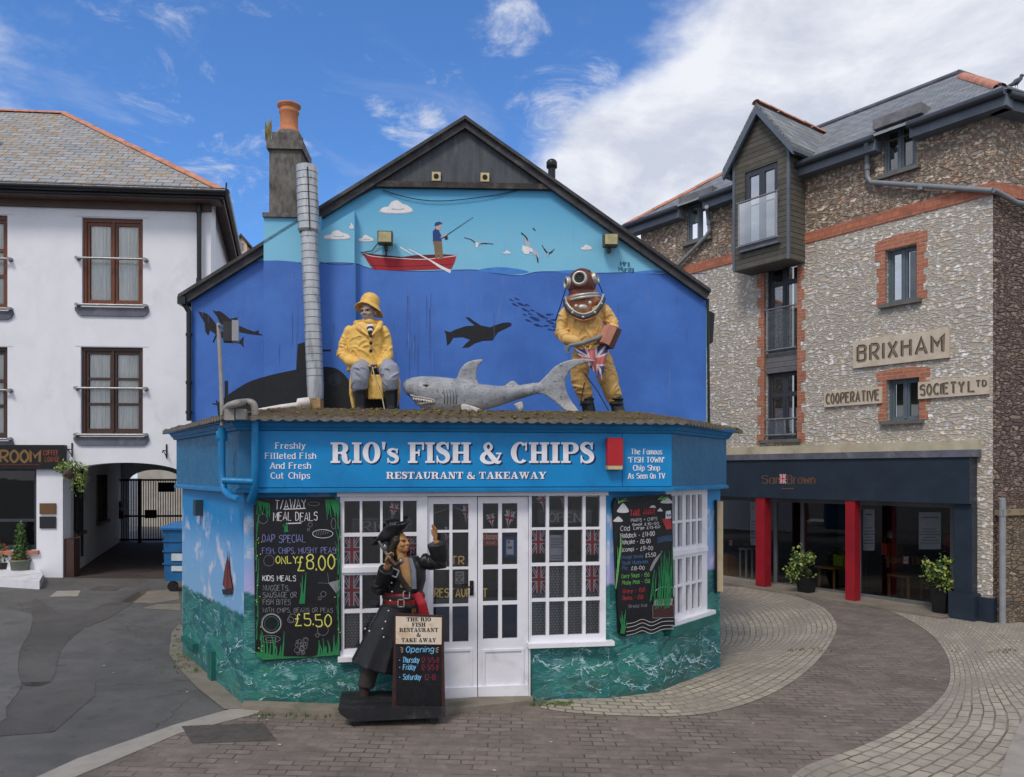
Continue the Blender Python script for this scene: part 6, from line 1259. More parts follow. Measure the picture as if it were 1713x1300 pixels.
for st, v, w_ in (('THE RIO', 1039.5, 41), ('FISH', 1048.3, 23), ('RESTAURANT', 1057.2, 65), ('&', 1065.2, 7), ('TAKE AWAY', 1074.3, 58)): slab(f, px, 700.5, -v, 6.8, st, .0005, 0, w_)
text(f, px, 702, -1091, 9.5, 'Opening', .13, .0005, 1, fit=46, lean=.15, jit=.03)
for k in range(3): f.ribbon(px, nv([(670+k*.5, 1083+k*4), (674.5, 1085+k*2.6)]), .9, .0006, 4); f.ribbon(px, nv([(734-k*.5, 1083+k*4), (729, 1085+k*2.6)]), .9, .0006, 4)
for st, v, w_, t2, w2 in (('- Thursday', 1108.5, 34, '12-3/5-8', 29), ('- Friday', 1120.5, 28, '12-3/5-8', 28), ('- Saturday', 1137, 37, '12-8', 18)):
    text(f, px, 667, -v, 9, st, .12, .0005, 1, fit=w_, lean=.12, jit=.03, align='l'); text(f, px, 705 if w2 > 20 else 710, -v-.5, 9, t2, .1, .0005, 2, fit=w2, jit=.04, align='l')
obj('lettering', f, [P_('ink_black', (34, 28, 28)), P_('chalk_sky', (120, 184, 226)), P_('chalk_plum', (130, 40, 62)), P_('ink_x', (30, 30, 30)), P_('chalk_cream', (196, 180, 150))], SBD, recalc=False)
# pirate
D = Dep(7.88); PI = thing('pirate_statue', 'statue of a pirate in a long black coat and three cornered hat, one arm raised', 'statue', tuple(D(650, 1185)))
skin = mat('bronzed_skin_paint', S(166, 122, 78), .45, .2, 10, .15, dirt=S(104, 70, 46), dscale=7); blackc = mat('black_coat_paint', S(25, 26, 31), .38, .3, 5, .25, dirt=S(58, 56, 56), dscale=4, damt=.4)
b = MB(); hc = D(669, 908); R = Rz(1.0) @ Rx(-.22); head(b, hc, R, .95)
b.tube([D(668, 918), D(672, 940, .0)], [.055, .065], 12); b.tube([D(681, 955), D(680, 970), D(676, 995), D(672, 1015)], [.1, .13, .12, .12], 18, 0, True, ((0, 1, 0), .68), True)
b.tube([D(708, 938), D(735, 946, -.05), D(730, 905, -.1)], [.045, .042, .03], 10); hand(b, D(729, 902, -.1), (-.05, 0, 1), (-1, -.5, 0), 1.0, .45, 0, .5, 1)
b.tube([D(655, 950), D(636, 985, -.08), D(648, 945, -.25)], [.045, .042, .032], 10); hand(b, D(647, 943, -.26), (.25, -.1, 1), (1, -.4, 0), 1.0, 1.0, 0, .2, 1)
b.tube([D(664, 1010), D(660, 1040)], [.075, .06], 12); b.tube([D(690, 1010), D(691, 1040)], [.075, .06], 12)
obj('body', b, skin, PI, remesh=.0065, smooth_it=1); ey = MB(); eyes(ey, hc, R, .95); obj('eye', ey, P_('statue_dark_eye', (40, 36, 38)), PI)
hr = MB()
for k in range(22):
    a = random.uniform(-.3, 3.6); p = hc+Vector((-.02-.06*abs(math.sin(a)), .07*math.cos(a), .03)); q = D(660+random.uniform(-11, 14), 935+random.uniform(-6, 12), .07*math.cos(a)); hr.tube([p, p.lerp(q, .5)+Vector((-.02, 0, 0)), q], [.022, .024, .012], 7)
hr.ell(hc+Vector((-.035, .01, .03)), (.085, .095, .095), 0, None, 14); obj('hair', hr, mat('dark_hair', S(34, 28, 26), .5, .3, 10, .3, stretch=(5, 5, .6)), PI, remesh=.009)
ht = MB(); Rh = Ry(-.34) @ Rz(1.0) @ Rx(-.25); h0 = hc+R @ Vector((0, .03, .07))+Vector((-.025, 0, 0)); ht.lathe([(.1, -.02), (.1, .03), (.085, .07), (.04, .09), (.005, .095)], h0, 20, 0, Rh)
rs = []
for f_, th in ((0, 0), (.5, 0), (1, 0), (1, .022), (.5, .024), (0, .03)):
    ring_ = []
    for k in range(48):
        a = 2*math.pi*k/48; tip = (.5+.5*math.cos(3*(a+math.pi/2)))**1.3         # three points, the sides between them turned up
        rr = .1+f_*(.03+.125*tip)-th*(1-tip)*f_; zz = -.015+f_*f_*(.125*(1-tip)+.03*tip)+th*(.35+.65*tip if f_ else 1)
        ring_.append(h0+Rh @ Vector((rr*math.cos(a), rr*math.sin(a), zz)))
    rs.append(ring_)
ht.rings(rs+[rs[0]], 0, False); obj('hat', ht, blackc, PI, remesh=.008)
ct = MB()
ct.tube([D(681, 931, .01), D(682, 942, .01), D(680, 965, .02), D(674, 995, .02), D(669, 1018, .02)], [.11, .185, .2, .185, .17], 22, 0, True, ((0, 1, 0), .68))
ct.tube([D(706, 938, 0), D(722, 942, -.03), D(738, 942, -.06), D(735, 925, -.09)], [.08, .075, .075, .07], 14); ct.tube([D(738, 940, -.06), D(735, 925, -.08), D(731, 908, -.1)], [.075, .095, .105], 16)
folds(ct, [D(706, 938, 0), D(722, 942, -.03), D(738, 942, -.06)], [.08, .075, .075], 8, .012); folds(ct, [D(657, 946), D(645, 966, -.03), D(635, 985, -.07), D(640, 968, -.18)], [.08, .078, .075, .07], 9, .012)
ct.tube([D(657, 946, 0), D(645, 966, -.03), D(635, 985, -.07), D(640, 968, -.18), D(646, 952, -.24)], [.08, .078, .075, .07, .075], 14)
sk = []
for i in range(13):
    f_ = i/12; u0 = 668-f_*34; v = 1012+f_*104; w_ = .19+f_*.09; rg = []
    for k in range(30):
        a = 2*math.pi*k/30; pl = 1+.07*math.sin(a*9)*f_; cpt = D(u0, v+8*math.sin(a*1.0)*f_*0, .02); rg.append(cpt+Vector((math.cos(a)*w_*pl, math.sin(a)*w_*.72*pl, math.cos(a)*-.07*f_)))
    sk.append(rg)
ct.rings(sk, 0); COATP = obj('coat', ct, blackc, PI, remesh=.0095, smooth_it=1)
sh2 = MB(); sh2.tube([D(676, 934, -.115), D(678, 955, -.14), D(679, 982, -.135)], [.05, .055, .06], 12, 0, True, ((0, 1, 0), .35)); sh2.tube([D(686, 934, -.11), D(692, 955, -.135), D(692, 985, -.13)], [.022, .026, .03], 10, 1, True, ((0, 1, 0), .4)); obj('shirt', sh2, [mat('tan_chest', S(158, 120, 76), .5, .15), mat('grey_shirt', S(112, 120, 134), .6, .15)], PI)
ss = MB(); ss.lathe([(.2, -.06), (.21, -.02), (.21, .03), (.2, .06)], D(676, 1000, .02), 24); 
for i in range(len(ss.v)): p = ss.v[i]; c_ = D(676, 1000, .02); ss.v[i] = Vector((p.x, c_.y+(p.y-c_.y)*.72, p.z))
ss.tube([D(697, 992, -.1), D(706, 1010, -.12), D(710, 1028, -.1), D(704, 1044, -.08)], [.04, .05, .055, .03], 10, 0, True, ((0, 1, 0), .4)); obj('sash', ss, mat('red_sash', S(150, 26, 36), .55, .2, 6, .3), PI, remesh=.009)
be = MB()
for v, r in ((997, .215), (1010, .212)):
    k0 = len(be.v); be.lathe([(r, -.022), (r+.006, 0), (r, .022)], D(675, v, .02), 26, 0, None, False); c_ = D(675, v, .02)
    for i in range(k0, len(be.v)): p = be.v[i]; be.v[i] = Vector((p.x, c_.y+(p.y-c_.y)*.72, p.z))
for u, v in ((680, 995), (671, 1009)):
    c_ = D(u, v, -.15)
    for a in (-1, 1): be.wbox(c_+Vector((a*.03, 0, 0)), (.01, .014, .075), 1); be.wbox(c_+Vector((0, 0, a*.035)), (.07, .014, .01), 1)
c_ = D(660, 958, -.17)
for a in (-1, 1): be.wbox(c_+Vector((a*.032, 0, -a*.012)), (.012, .014, .07), 1, R=Ry(.4)); be.wbox(c_+Vector((a*.012, 0, a*.034)), (.07, .014, .012), 1, R=Ry(.4))
be.tube([D(660, 940, -.15), D(668, 965, -.17), D(685, 990, -.16)], [.03, .03, .03], 8, 0, True, ((0, 1, 0), .3)); obj('belt', be, [mat('dark_leather', S(40, 32, 30), .5, .2), mat('silver_buckle', S(200, 200, 200), .3, .1, 6, .05, metal=.8)], PI)
pi_ = MB(); pi_.tube([D(633, 905, -.3), D(646, 926, -.3), D(655, 938, -.3)], [.014, .016, .02], 10, 1); pi_.tube([D(652, 935, -.3), D(662, 946, -.31), D(670, 941, -.32)], [.024, .026, .02], 10, 0); pi_.ell(D(671, 939, -.32), (.028, .028, .03), 1); pi_.ell(D(644, 916, -.32), (.02, .02, .035), 1); obj('pistol', pi_, [mat('pistol_wood', S(64, 40, 30), .5, .2), mat('pistol_steel', S(130, 128, 124), .35, .2, 6, .05, metal=.8)], PI)
tp = MB(); tp.tube([D(664, 1015, .02), D(645, 1060, .02), D(630, 1095, .02), D(618, 1125, .02), D(612, 1148, .02)], [.13, .11, .1, .088, .085], 14); tp.tube([D(690, 1015, .05), D(700, 1090, .05), D(706, 1148, .05)], [.12, .09, .085], 14); obj('trousers', tp, mat('dark_trousers', S(52, 46, 46), .7, .25), PI, remesh=.01)
for u, dy in ((610, .02), (708, .05)):
    bo = MB(); bo.tube([D(u+1, 1140, dy), D(u, 1160, dy), D(u-1, 1180, dy)], [.062, .055, .056], 12); bo.tube([D(u-1, 1180, dy+.05), D(u-2, 1182, dy-.05), D(u-3, 1183, dy-.15)], [.05, .052, .045], 12, 0, True, ((0, 0, 1), .8), True); bo.lathe([(.068, -.02), (.072, 0), (.066, .02)], D(u+1, 1146, dy), 12); obj('boot', bo, mat('brown_boot', S(54, 42, 38), .5, .25), PI, remesh=.009)
bn = MB()
for u, v, dy in ((655, 975, -.15), (656, 990, -.15), (653, 1005, -.17), (650, 1022, -.18), (645, 1040, -.2), (640, 1052, -.2), (642, 1066, -.2), (618, 1056, -.18), (611, 1052, -.16)): bn = MB(); bn.ell(D(u, v, dy-.01), (.011,)*3, 0, None, 8); obj('button', bn, mat('silver_buckle', S(200, 200, 200)), COATP)
# --- behind the shop's glass
GI = -.075
UJ = [P_('flag_navy', (44, 48, 112)), P_('flag_white', (236, 232, 234)), P_('flag_red', (196, 34, 54))]
def flag(u0, u1, v0, v1, lab, name='union_jack_flag', grp='flags hung inside the shop windows'):
    f = MB(); a, b_ = FW.pix(u0, v1, GI), FW.pix(u1, v0, GI); union_jack(f, FW, a[0], a[1], b_[0]-a[0], b_[1]-a[1], GI); tag(obj(name, f, UJ, recalc=False), lab, 'flag', grp)
flag(575, 602, 896, 943, 'small union jack in the upper sash of the window beside the meal deals chalkboard'); flag(668, 698, 896, 930, 'small union jack behind the raised pirate hat'); flag(574, 602, 961, 1014, 'faded union jack in the lower sash nearest the meal deals chalkboard')
flag(889, 912, 887, 926, 'union jack in the second row of panes next to the white door'); flag(979, 1003, 886, 928, 'union jack in the second row of panes next to the tall price list'); flag(889, 914, 947, 992, 'faded union jack hanging over the lace next to the door'); flag(978, 1002, 944, 990, 'faded union jack hanging over the lace next to the price list')
BUN = thing('bunting', 'string of little union jack pennants across the top of the shop windows', 'bunting', tuple(FW.P(860, 850, GI-.03)))
f = MB(); f.tube([FW.P(u, v, GI-.04) for u, v in ((722, 860), (760, 848), (800, 868), (842, 856), (868, 848), (900, 838), (950, 828), (1005, 832))], .003, 5); obj('string', f, P_('bunting_string', (190, 186, 180)), BUN)
for u, v, s_, r in ((842, 852, 26, .2), (893, 826, 28, -.15), (930, 820, 24, 0), (740, 880, 22, .2), (810, 862, 20, -.2), (770, 845, 24, .1), (650, 840, 22, .2)):
    f = MB(); px = PX(FW, GI-.04)
    class TF:
        def W(q, a, b_, e_): return px.W(u+a*math.cos(r)+b_*math.sin(r), -v+b_*math.cos(r)-a*math.sin(r), e_)
    T = TF(); f.poly(T, [(0, 0), (s_, 0), (s_*.5, -s_*1.25)], 0, 0); f.poly(T, [(s_*.18, 0), (s_*.32, 0), (s_*.56, -s_*1.05), (s_*.5, -s_*1.2)], .0006, 1); f.poly(T, [(s_*.82, 0), (s_*.68, 0), (s_*.44, -s_*1.05), (s_*.5, -s_*1.2)], .0009, 1)
    f.poly(T, [(s_*.38, 0), (s_*.62, 0), (s_*.55, -s_*1.1), (s_*.45, -s_*1.1)], .0012, 1); f.poly(T, [(s_*.12, -s_*.3), (s_*.88, -s_*.3), (s_*.72, -s_*.62), (s_*.28, -s_*.62)], .0013, 1); f.poly(T, [(s_*.43, 0), (s_*.57, 0), (s_*.53, -s_*1.15), (s_*.47, -s_*1.15)], .0018, 2); f.poly(T, [(s_*.15, -s_*.38), (s_*.85, -s_*.38), (s_*.76, -s_*.54), (s_*.24, -s_*.54)], .0019, 2)
    obj('pennant', f, UJ, BUN, recalc=False)
def card(u0, u1, v0, v1, col, lab, name, cat, lines=(), fr=FW, o=GI, border=None):
    T_ = thing(name, lab, cat, tuple(fr.P((u0+u1)/2, v1, o))); f = MB(); f.poly(PX(fr, o), nv([(u0, v1), (u1, v1), (u1, v0), (u0, v0)]), 0, 0); obj('sheet', f, P_('card_'+name+str(u0), col, .5), T_, recalc=False)
    f = MB(); cs = []
    for st, x, v, h_, w_, c_, sf in lines:
        if c_ not in cs: cs.append(c_)
        if isinstance(st, tuple): f.poly(PX(fr, o+.002), nv(list(st)), 0, cs.index(c_))
        else: text(f, PX(fr, o+.003), x, -v, h_, st, .18, 0, cs.index(c_), fit=w_, serif=sf)
    if lines: obj('lettering', f, [P_('ink_%d_%d_%d' % c_, c_) for c_ in cs], T_, recalc=False)
    return T_
card(919, 944, 895, 938, (196, 196, 204), 'white printed notice taped inside the window right of the doors', 'notice', 'notice', [(((921, 900+i*2.6), (942-(i % 3)*3, 900+i*2.6), (942-(i % 3)*3, 900.9+i*2.6), (921, 900.9+i*2.6)), 0, 0, 0, 0, (90, 90, 96), False) for i in range(7)]+[(((921, 929+i*2.4), (941-(i % 2)*5, 929+i*2.4), (941-(i % 2)*5, 929.9+i*2.4), (921, 929.9+i*2.4)), 0, 0, 0, 0, (90, 90, 96), False) for i in range(3)])
card(807, 835, 891, 913, (188, 66, 34), 'orange closed sign hanging inside the glazed door', 'closed_sign', 'sign', [('closed', 821, 902, 9, 25, (220, 216, 210), True), ('PLEASE', 821, 910, 3.5, 15, (220, 216, 210), False)], o=-.06)
card(843, 863, 898, 932, (20, 84, 156), 'blue sticker with a white ticket on the door glass', 'sticker', 'sticker', [(((847, 903), (859, 903), (859, 928), (847, 928)), 0, 0, 0, 0, (214, 214, 220), False), (((849, 905), (853, 905), (853, 909), (849, 909)), 0, 0, 0, 0, (180, 50, 60), False), (((849, 914), (857, 914), (857, 918), (849, 918)), 0, 0, 0, 0, (120, 130, 140), False)], o=-.055)
card(762, 776, 956, 977, (206, 202, 202), 'small white notice on the door glass near the handle', 'notice', 'notice', [('NOW', 769, 962, 3.6, 10, (60, 50, 50), False), ('PLEASE', 769, 967, 3.6, 11, (60, 50, 50), False), ('BE', 769, 971.5, 3.4, 5, (60, 50, 50), False), ('SEATED', 769, 976, 3.4, 11, (60, 50, 50), False)], o=-.055)
card(900, 990, 852, 876, (74, 78, 80), 'etched glass panel reading OPEN inside the top row of panes', 'open_sign', 'sign', [('OPEN', 945, 873, 15, 52, (176, 178, 176), True), (((903, 855), (988, 855), (988, 855.8), (903, 855.8)), 0, 0, 0, 0, (140, 142, 140), False)], o=-.12)
card(588, 690, 866, 893, (66, 68, 70), 'etched glass panel reading RIO inside the window by the meal deals chalkboard', 'window_sign', 'sign', [("RIO'S", 640, 889, 16, 66, (172, 174, 172), True), (((592, 868), (688, 868), (688, 869), (592, 869)), 0, 0, 0, 0, (130, 132, 130), False)], o=-.12)
f = MB(); text(f, PX(FW, -.036), 771, -999, 14, 'RESTAURANT', .16, 0, 0, fit=88); text(f, PX(FW, -.036), 765, -944, 13, 'TR', .16, 0, 0, fit=22); obj('lettering', f, P_('gilt_letter', (150, 130, 84)), d1, recalc=False)
def lace():
    m = bpy.data.materials.new('spotted_lace'); m.use_nodes = True; t = NT(m); t.n.clear(); out = t.new('ShaderNodeOutputMaterial'); tr_ = t.new('ShaderNodeBsdfTransparent'); df = t.new('ShaderNodeBsdfDiffuse'); mx = t.new('ShaderNodeMixShader'); df.inputs[0].default_value = S(206, 208, 210)
    sp = t.new('ShaderNodeSeparateXYZ'); t.l.new(uvco(t), sp.inputs[0]); k = 1/.034
    a = t.math('MULTIPLY', sp.outputs[0], k); b_ = t.math('MULTIPLY', sp.outputs[1], k*1.15); row = t.math('FLOOR', b_); a = t.math('ADD', a, t.math('MULTIPLY', t.math('MODULO', t.math('ABSOLUTE', row), 2), .5))
    fa = t.math('SUBTRACT', t.math('FRACT', a), .5); fb = t.math('SUBTRACT', t.math('FRACT', b_), .5); d = t.math('SQRT', t.math('ADD', t.math('MULTIPLY', fa, fa), t.math('MULTIPLY', fb, fb)))
    t.l.new(t.ramp(d, .36, .28, .38, .72), mx.inputs[0]); t.l.new(tr_.outputs[0], mx.inputs[1]); t.l.new(df.outputs[0], mx.inputs[2]); t.l.new(mx.outputs[0], out.inputs[0]); return m
LACE = lace()
for R_, za, zb_, lab in ((W2r, W2r[2]+.01, FW.pix(947, 944)[1], 'spotted lace half curtain in the window beside the double doors'), (W1r, W1r[2]+.01, FW.pix(637, 1020)[1], 'spotted lace half curtain in the window behind the pirate')):
    f = MB(); n = 40; pts = [(R_[0]+.03+(R_[1]-R_[0]-.06)*i/n, .018*math.sin(i*1.3)) for i in range(n+1)]
    for i in range(n): f.add([FW.W(pts[i][0], za, GI-.05+pts[i][1]), FW.W(pts[i+1][0], za, GI-.05+pts[i+1][1]), FW.W(pts[i+1][0], zb_, GI-.05+pts[i+1][1]), FW.W(pts[i][0], zb_, GI-.05+pts[i][1])], [(0, 1, 2, 3)], 0, [(pts[i][0], za), (pts[i+1][0], za), (pts[i+1][0], zb_), (pts[i][0], zb_)])
    tag(obj('lace_curtain', f, LACE, recalc=False), lab, 'curtain', 'lace curtains in the shop')
f = MB(); n = 44; R_ = W3r; pts = [(R_[0]+.02+(R_[1]-R_[0]-.04)*i/n, .02*math.sin(i*1.6)) for i in range(n+1)]
for i in range(n): f.add([K3.W(pts[i][0], R_[2], -.12+pts[i][1]), K3.W(pts[i+1][0], R_[2], -.12+pts[i+1][1]), K3.W(pts[i+1][0], 2.2, -.12+pts[i+1][1]), K3.W(pts[i][0], 2.2, -.12+pts[i][1])], [(0, 1, 2, 3)], 0)
tag(obj('net_curtain', f, mat('grey_net', S(186, 180, 174), .9, .15), recalc=False), 'grey net curtain filling the window beside the tall price list', 'curtain')
f = MB(); q = FW.W(FW.pix(790, 1040)[0], 0, -1.0); f.wbox((q.x, q.y, .42), (2.2, .5, .95), 0, math.atan(.15)); f.wbox((q.x, q.y, .92), (2.3, .56, .05), 1, math.atan(.15)); tag(obj('counter', f, [mat('blue_counter', S(50, 96, 150), .5, .1), P_('counter_top', (150, 150, 150))]), 'blue serving counter seen through the glazed doors', 'counter')
# ------------------------------------------------------------------ white building with the archway
wp = gpix(85, 966); WF = Frame(wp, (wp[0]+1, wp[1]+.09)); WG = gz(wp[0])
wz = lambda u, v, o=0: WF.pix(u, v, o)
HB = thing('white_building', 'white rendered building with a slate hip roof, brown windows and a gated archway', 'building', tuple(WF.W(0, WG)))
ZE = wz(187, 314)[1]; sR = wz(353, 500)[0]; sL = wz(-260, 500)[0]
def RR(fr, u0, u1, v0, v1, o=0): return rect(fr, u0, u1, v0, v1, o)
TOPW = RR(WF, 137, 239, 365, 511); MIDW = RR(WF, 135, 239, 581, 727); TOPL = RR(WF, -88, 12.5, 359, 516); MIDL = RR(WF, -90, 12.5, 580, 734); SHW = RR(WF, -120, 61, 783, 921)
AR = RR(WF, 105, 312, 775, 1000); AR = (AR[0], AR[1], -1.0, wz(215, 774)[1])
m = MB(); holes_wall(m, WF, sL, sR, -.6, ZE+.1, [TOPW, MIDW, TOPL, MIDL, SHW, AR], .35)
spring = wz(120, 803)[1]; zt = AR[3]; cxs = (AR[0]+AR[1])/2; aw = (AR[1]-AR[0])/2
arc = [(cxs-aw*math.cos(a), spring+(zt-spring)*math.sin(a)**.8) for a in [math.pi*k/24 for k in range(25)]]
L1 = [p for p in arc[:13]]; m.prism(WF, L1+[(cxs, zt+.001), (AR[0], zt+.001)], -.35, -.0005); m.prism(WF, arc[12:]+[(AR[1], zt+.001), (cxs, zt+.001)], -.35, -.0005)
WSIDE = Frame(WF.W(sR, 0).to_2d(), (WF.W(sR, 0)+Vector((-.29, 1, 0))).to_2d()); WSIDE.n = Vector((WSIDE.d.y, -WSIDE.d.x)); m.quad(WSIDE, 0, 12, -.6, ZE+.1, 0)
obj('wall', m, M['render_white'], HB, recalc=False)
# roof
oE = .42; zE = wz(200, 313, oE)[1]
C1 = WF.P(374, 318, oE); C1.z = zE; E0 = WF.W(sL, zE, oE); R1 = WF.P(109, 190, -4.2); R0 = R1+Vector((WF.d.x, WF.d.y, 0))*-8.5; C2 = C1+Vector((-.29, 1, 0)).normalized()*13
m = MB()
def slope_face(mb, P, e0, e1):
    d = (e1-e0).normalized(); nn = (P[2]-e0); up = (nn-d*nn.dot(d)).normalized(); mb.add(P, [tuple(range(len(P)))], 0, [((p-e0).dot(d), (p-e0).dot(up)) for p in P])
slope_face(m, [E0, C1, R1, R0], E0, C1); slope_face(m, [C1, C2, R1], C1, C2)
RF_ = obj('roof', m, M['slate_lichen'], HB, recalc=False)
m = MB()
def ridge_tiles(mb, a, b, r=.11, L=.42):
    n = max(1, int((b-a).length/L)); d = (b-a).normalized(); x = d.cross(Vector((0, 0, 1))).normalized(); up = x.cross(d)
    for i in range(n):
        p, q = a.lerp(b, i/n), a.lerp(b, (i+.985)/n); j = random.uniform(-.006, .006)
        rs = [[c+x*r*k_*math.cos(t)+up*(r*.75*k_*math.sin(t)-.03+j) for t in [math.pi*kk/8 for kk in range(9)]] for c, k_ in ((p, 1), (q, .96))]
        mb.rings(rs, 0, False, True, False)
ridge_tiles(m, R0, R1); ridge_tiles(m, R1, C1); obj('ridge_tile', m, M['ridge'], RF_, recalc=False)
m = MB(); m.tube([WF.W(sL, zE-.05, oE+.06), WF.W(wz(378, 318, oE+.06)[0], zE-.05, oE+.06)], .075, 10); sd = Vector((-.29, 1, 0)).normalized(); m.tube([C1+Vector((.07, -.05, -.05)), C2+Vector((.07, 0, -.05))], .075, 10); m.box(WF, sL, wz(374, 318, oE)[0], zE-.17, zE-.03, oE-.04, oE)
m.tube([C1+Vector((.05, 0, 0)), C1+Vector((.06, 0, .16))], .018, 6); obj('gutter', m, M['black_gloss'], HB)
m = MB(); m.box(WF, sL, wz(370, 318, oE)[0]-.04, zE-.2, zE-.16, -.02, oE-.045); m.box(WF, sL, sR+.02, zE-.34, zE-.2, .0, .08)
q = [C1+Vector((0, 0, -.1)), C2+Vector((0, 0, -.1))]; w0 = WSIDE.W(0, ZE-.1); w1_ = WSIDE.W(12, ZE-.1); m.add([q[0], q[1], w1_, w0], [(0, 1, 2, 3)]); m.add([q[0], q[1], q[1]+Vector((0, 0, -.14)), q[0]+Vector((0, 0, -.14))], [(0, 1, 2, 3)]); obj('soffit', m, M['brown_soffit'], HB, recalc=False)
m = MB(); a, b = WF.P(333, 322, .12), WF.P(334, 960, .12); m.tube([a, b], .05, 10)
for v in (353, 470, 560, 700): m.lathe([(.062, -.05), (.062, .05)], WF.P(333, v, .12), 10)
obj('drainpipe', m, M['black_gloss'], HB)
m = MB(); p = WF.P(95, 277, -2.0); m.wbox(R1.lerp(C1, .0)+Vector((-.3, -2.55, -1.62)), (.26, .3, .1)); obj('roof_vent', m, M['black_gloss'], RF_, bevel=.03)
lace_m = mat('white_curtain', S(240, 241, 236), .9, .1, 3, .2, stretch=(8, 8, .4))
def drape(mb, fr, s0, s1, z0, z1, o, n=36, amp=.016, fr_=2.4):
    for i in range(n):
        a, b = s0+(s1-s0)*i/n, s0+(s1-s0)*(i+1)/n; oa, ob2 = o+amp*math.sin(i*fr_*.7)+amp*.4*math.sin(i*1.9), o+amp*math.sin((i+1)*fr_*.7)+amp*.4*math.sin((i+1)*1.9)
        mb.add([fr.W(a, z0, oa), fr.W(b, z0, ob2), fr.W(b, z1, ob2), fr.W(a, z1, oa)], [(0, 1, 2, 3)], 0, [(a, z0), (b, z0), (b, z1), (a, z1)], True)
def brown_window(R, wood, rows, swing=False):
    a, b, c, d = R; mid = (a+b)/2; t = .09; cols = [(a+t+.035, mid-.07), (mid+.07, b-t-.035)]
    rr = [(c+.13+(d-c-.27)*x0, c+.13+(d-c-.27)*x1) for x0, x1 in rows]
    w = window(HB, WF, (a+.004, b-.004, c+.004, d-.004), cols, rr, -.09, .07, wood, M['glass'])
    f = MB()                                        # outer box frame and meeting stile, a little proud
    for s0, s1, z0, z1 in ((a+.006, a+.07, c+.02, d-.01), (b-.07, b-.006, c+.02, d-.01), (a+.071, b-.071, d-.075, d-.01), (mid-.02, mid+.02, c+.06, d-.076)): f.box(WF, s0, s1, z0, z1, -.088, -.06)
    obj('frame', f, wood, w, bevel=.006)
    f = MB(); drape(f, WF, a+.08, mid-.02, c+.1, d-.1, -.15); drape(f, WF, mid+.02, b-.1, c+.1, d-.1, -.15); obj('curtain', f, lace_m, w, recalc=False)
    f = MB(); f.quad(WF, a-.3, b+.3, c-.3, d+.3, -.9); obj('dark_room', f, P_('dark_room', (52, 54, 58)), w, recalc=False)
    f = MB(); rails = [c+(d-c)*.525, c-.01]
    for z in rails:
        f.tube([WF.W(a-.1, z, .09), WF.W(b+.1, z, .09)], .026, 10)
        for s in (a-.07, b+.07): f.tube([WF.W(s, z, 0), WF.W(s, z, .12)], .035, 10); f.lathe([(.05, 0), (.05, .02)], WF.W(s, z, 0), 12, 0, Vector((WF.n.x, WF.n.y, 0)).to_track_quat('Z', 'Y').to_matrix())
    obj('guard_rail', f, M['steel'], w)
    f = MB(); f.prism(WF, [(a-.13, c-.05), (b+.13, c-.05), (b+.13, c-.12), (b+.08, c-.2), (b, c-.235), (a, c-.235), (a-.08, c-.2), (a-.13, c-.12)], .0, .04); obj('sill', f, M['lead'], w, bevel=.008)
    f = MB(); f.ribbon(WF, [(a-.12, d+.02), (b+.12, d+.02)], .018, .006); obj('bead', f, M['render_shaded'], w)
    return w
brown_window(TOPW, M['wood_brown'], [(0, 1)]); brown_window(MIDW, M['wood_dark'], [(0, .315), (.345, .655), (.685, 1)]); brown_window(TOPL, M['wood_brown'], [(0, .32), (.36, .64), (.68, 1)]); brown_window(MIDL, M['wood_dark'], [(0, .32), (.36, .64), (.68, 1)])
m = MB(); a, b, c, d = SHW; w = window(HB, WF, (a+.004, b-.004, c+.004, d-.004), [(a+.08, (a+b)/2-.03), ((a+b)/2+.03, b-.09)], [(c+.1, c+.6), (c+.66, d-.06)], -.1, .07, M['dark_frame'], M['glass_shop'], 'shop_window')
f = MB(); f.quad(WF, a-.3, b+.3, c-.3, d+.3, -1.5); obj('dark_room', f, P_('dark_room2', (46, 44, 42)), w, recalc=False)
f = MB(); f.box(WF, a-.05, b+.06, c-.09, c-.005, -.05, .07); obj('sill', f, M['brick'], w)
# archway passage: side wall with barred windows, rear wall, ceiling, floor
PD = Vector((-.36, 1, 0)).normalized(); p0 = WF.W(AR[0], 0, -.35); PL = Frame(p0.to_2d(), (p0+PD).to_2d()); PL.n = Vector((PL.d.y, -PL.d.x)); DEP = 8.2
m = MB(); pw = [(.35, 1.5, 1.05, 2.25), (3.4, 5.3, 1.1, 2.35)]; holes_wall(m, PL, 0, DEP, -.6, 3.2, pw, .15, 0)
p1 = WF.W(AR[1], 0, -.35); PRr = Frame(p1.to_2d(), (p1+PD).to_2d()); PRr.n = -Vector((PRr.d.y, -PRr.d.x)); m.quad(PRr, 0, DEP, -.6, 3.2, 0)
m.add([p0+Vector((0, 0, 2.72)), p1+Vector((0, 0, 2.72)), p1+PD*DEP+Vector((0, 0, 2.72)), p0+PD*DEP+Vector((0, 0, 2.72))], [(0, 1, 2, 3)])
q0, q1 = p0+PD*DEP, p1+PD*DEP; QR = Frame(q0.to_2d(), q1.to_2d()); oa = QR.pix(216, 850)[0]; ob3 = QR.pix(305, 850)[0]; zr = QR.pix(260, 786)[1]; zs_ = QR.pix(220, 806)[1]
m.quad(QR, -.3, oa, -.6, 3.2, 0); ac = [((oa+ob3)/2-(ob3-oa)/2*math.cos(t), zs_+(zr-zs_)*math.sin(t)) for t in [math.pi*k/20 for k in range(21)]]
m.poly(QR, ac+[(ob3, 3.2), (oa, 3.2)], 0, 0); m.quad(QR, ob3, ob3+3, -.6, 3.2, 0); obj('passage', m, M['render_shaded'], HB, recalc=False)
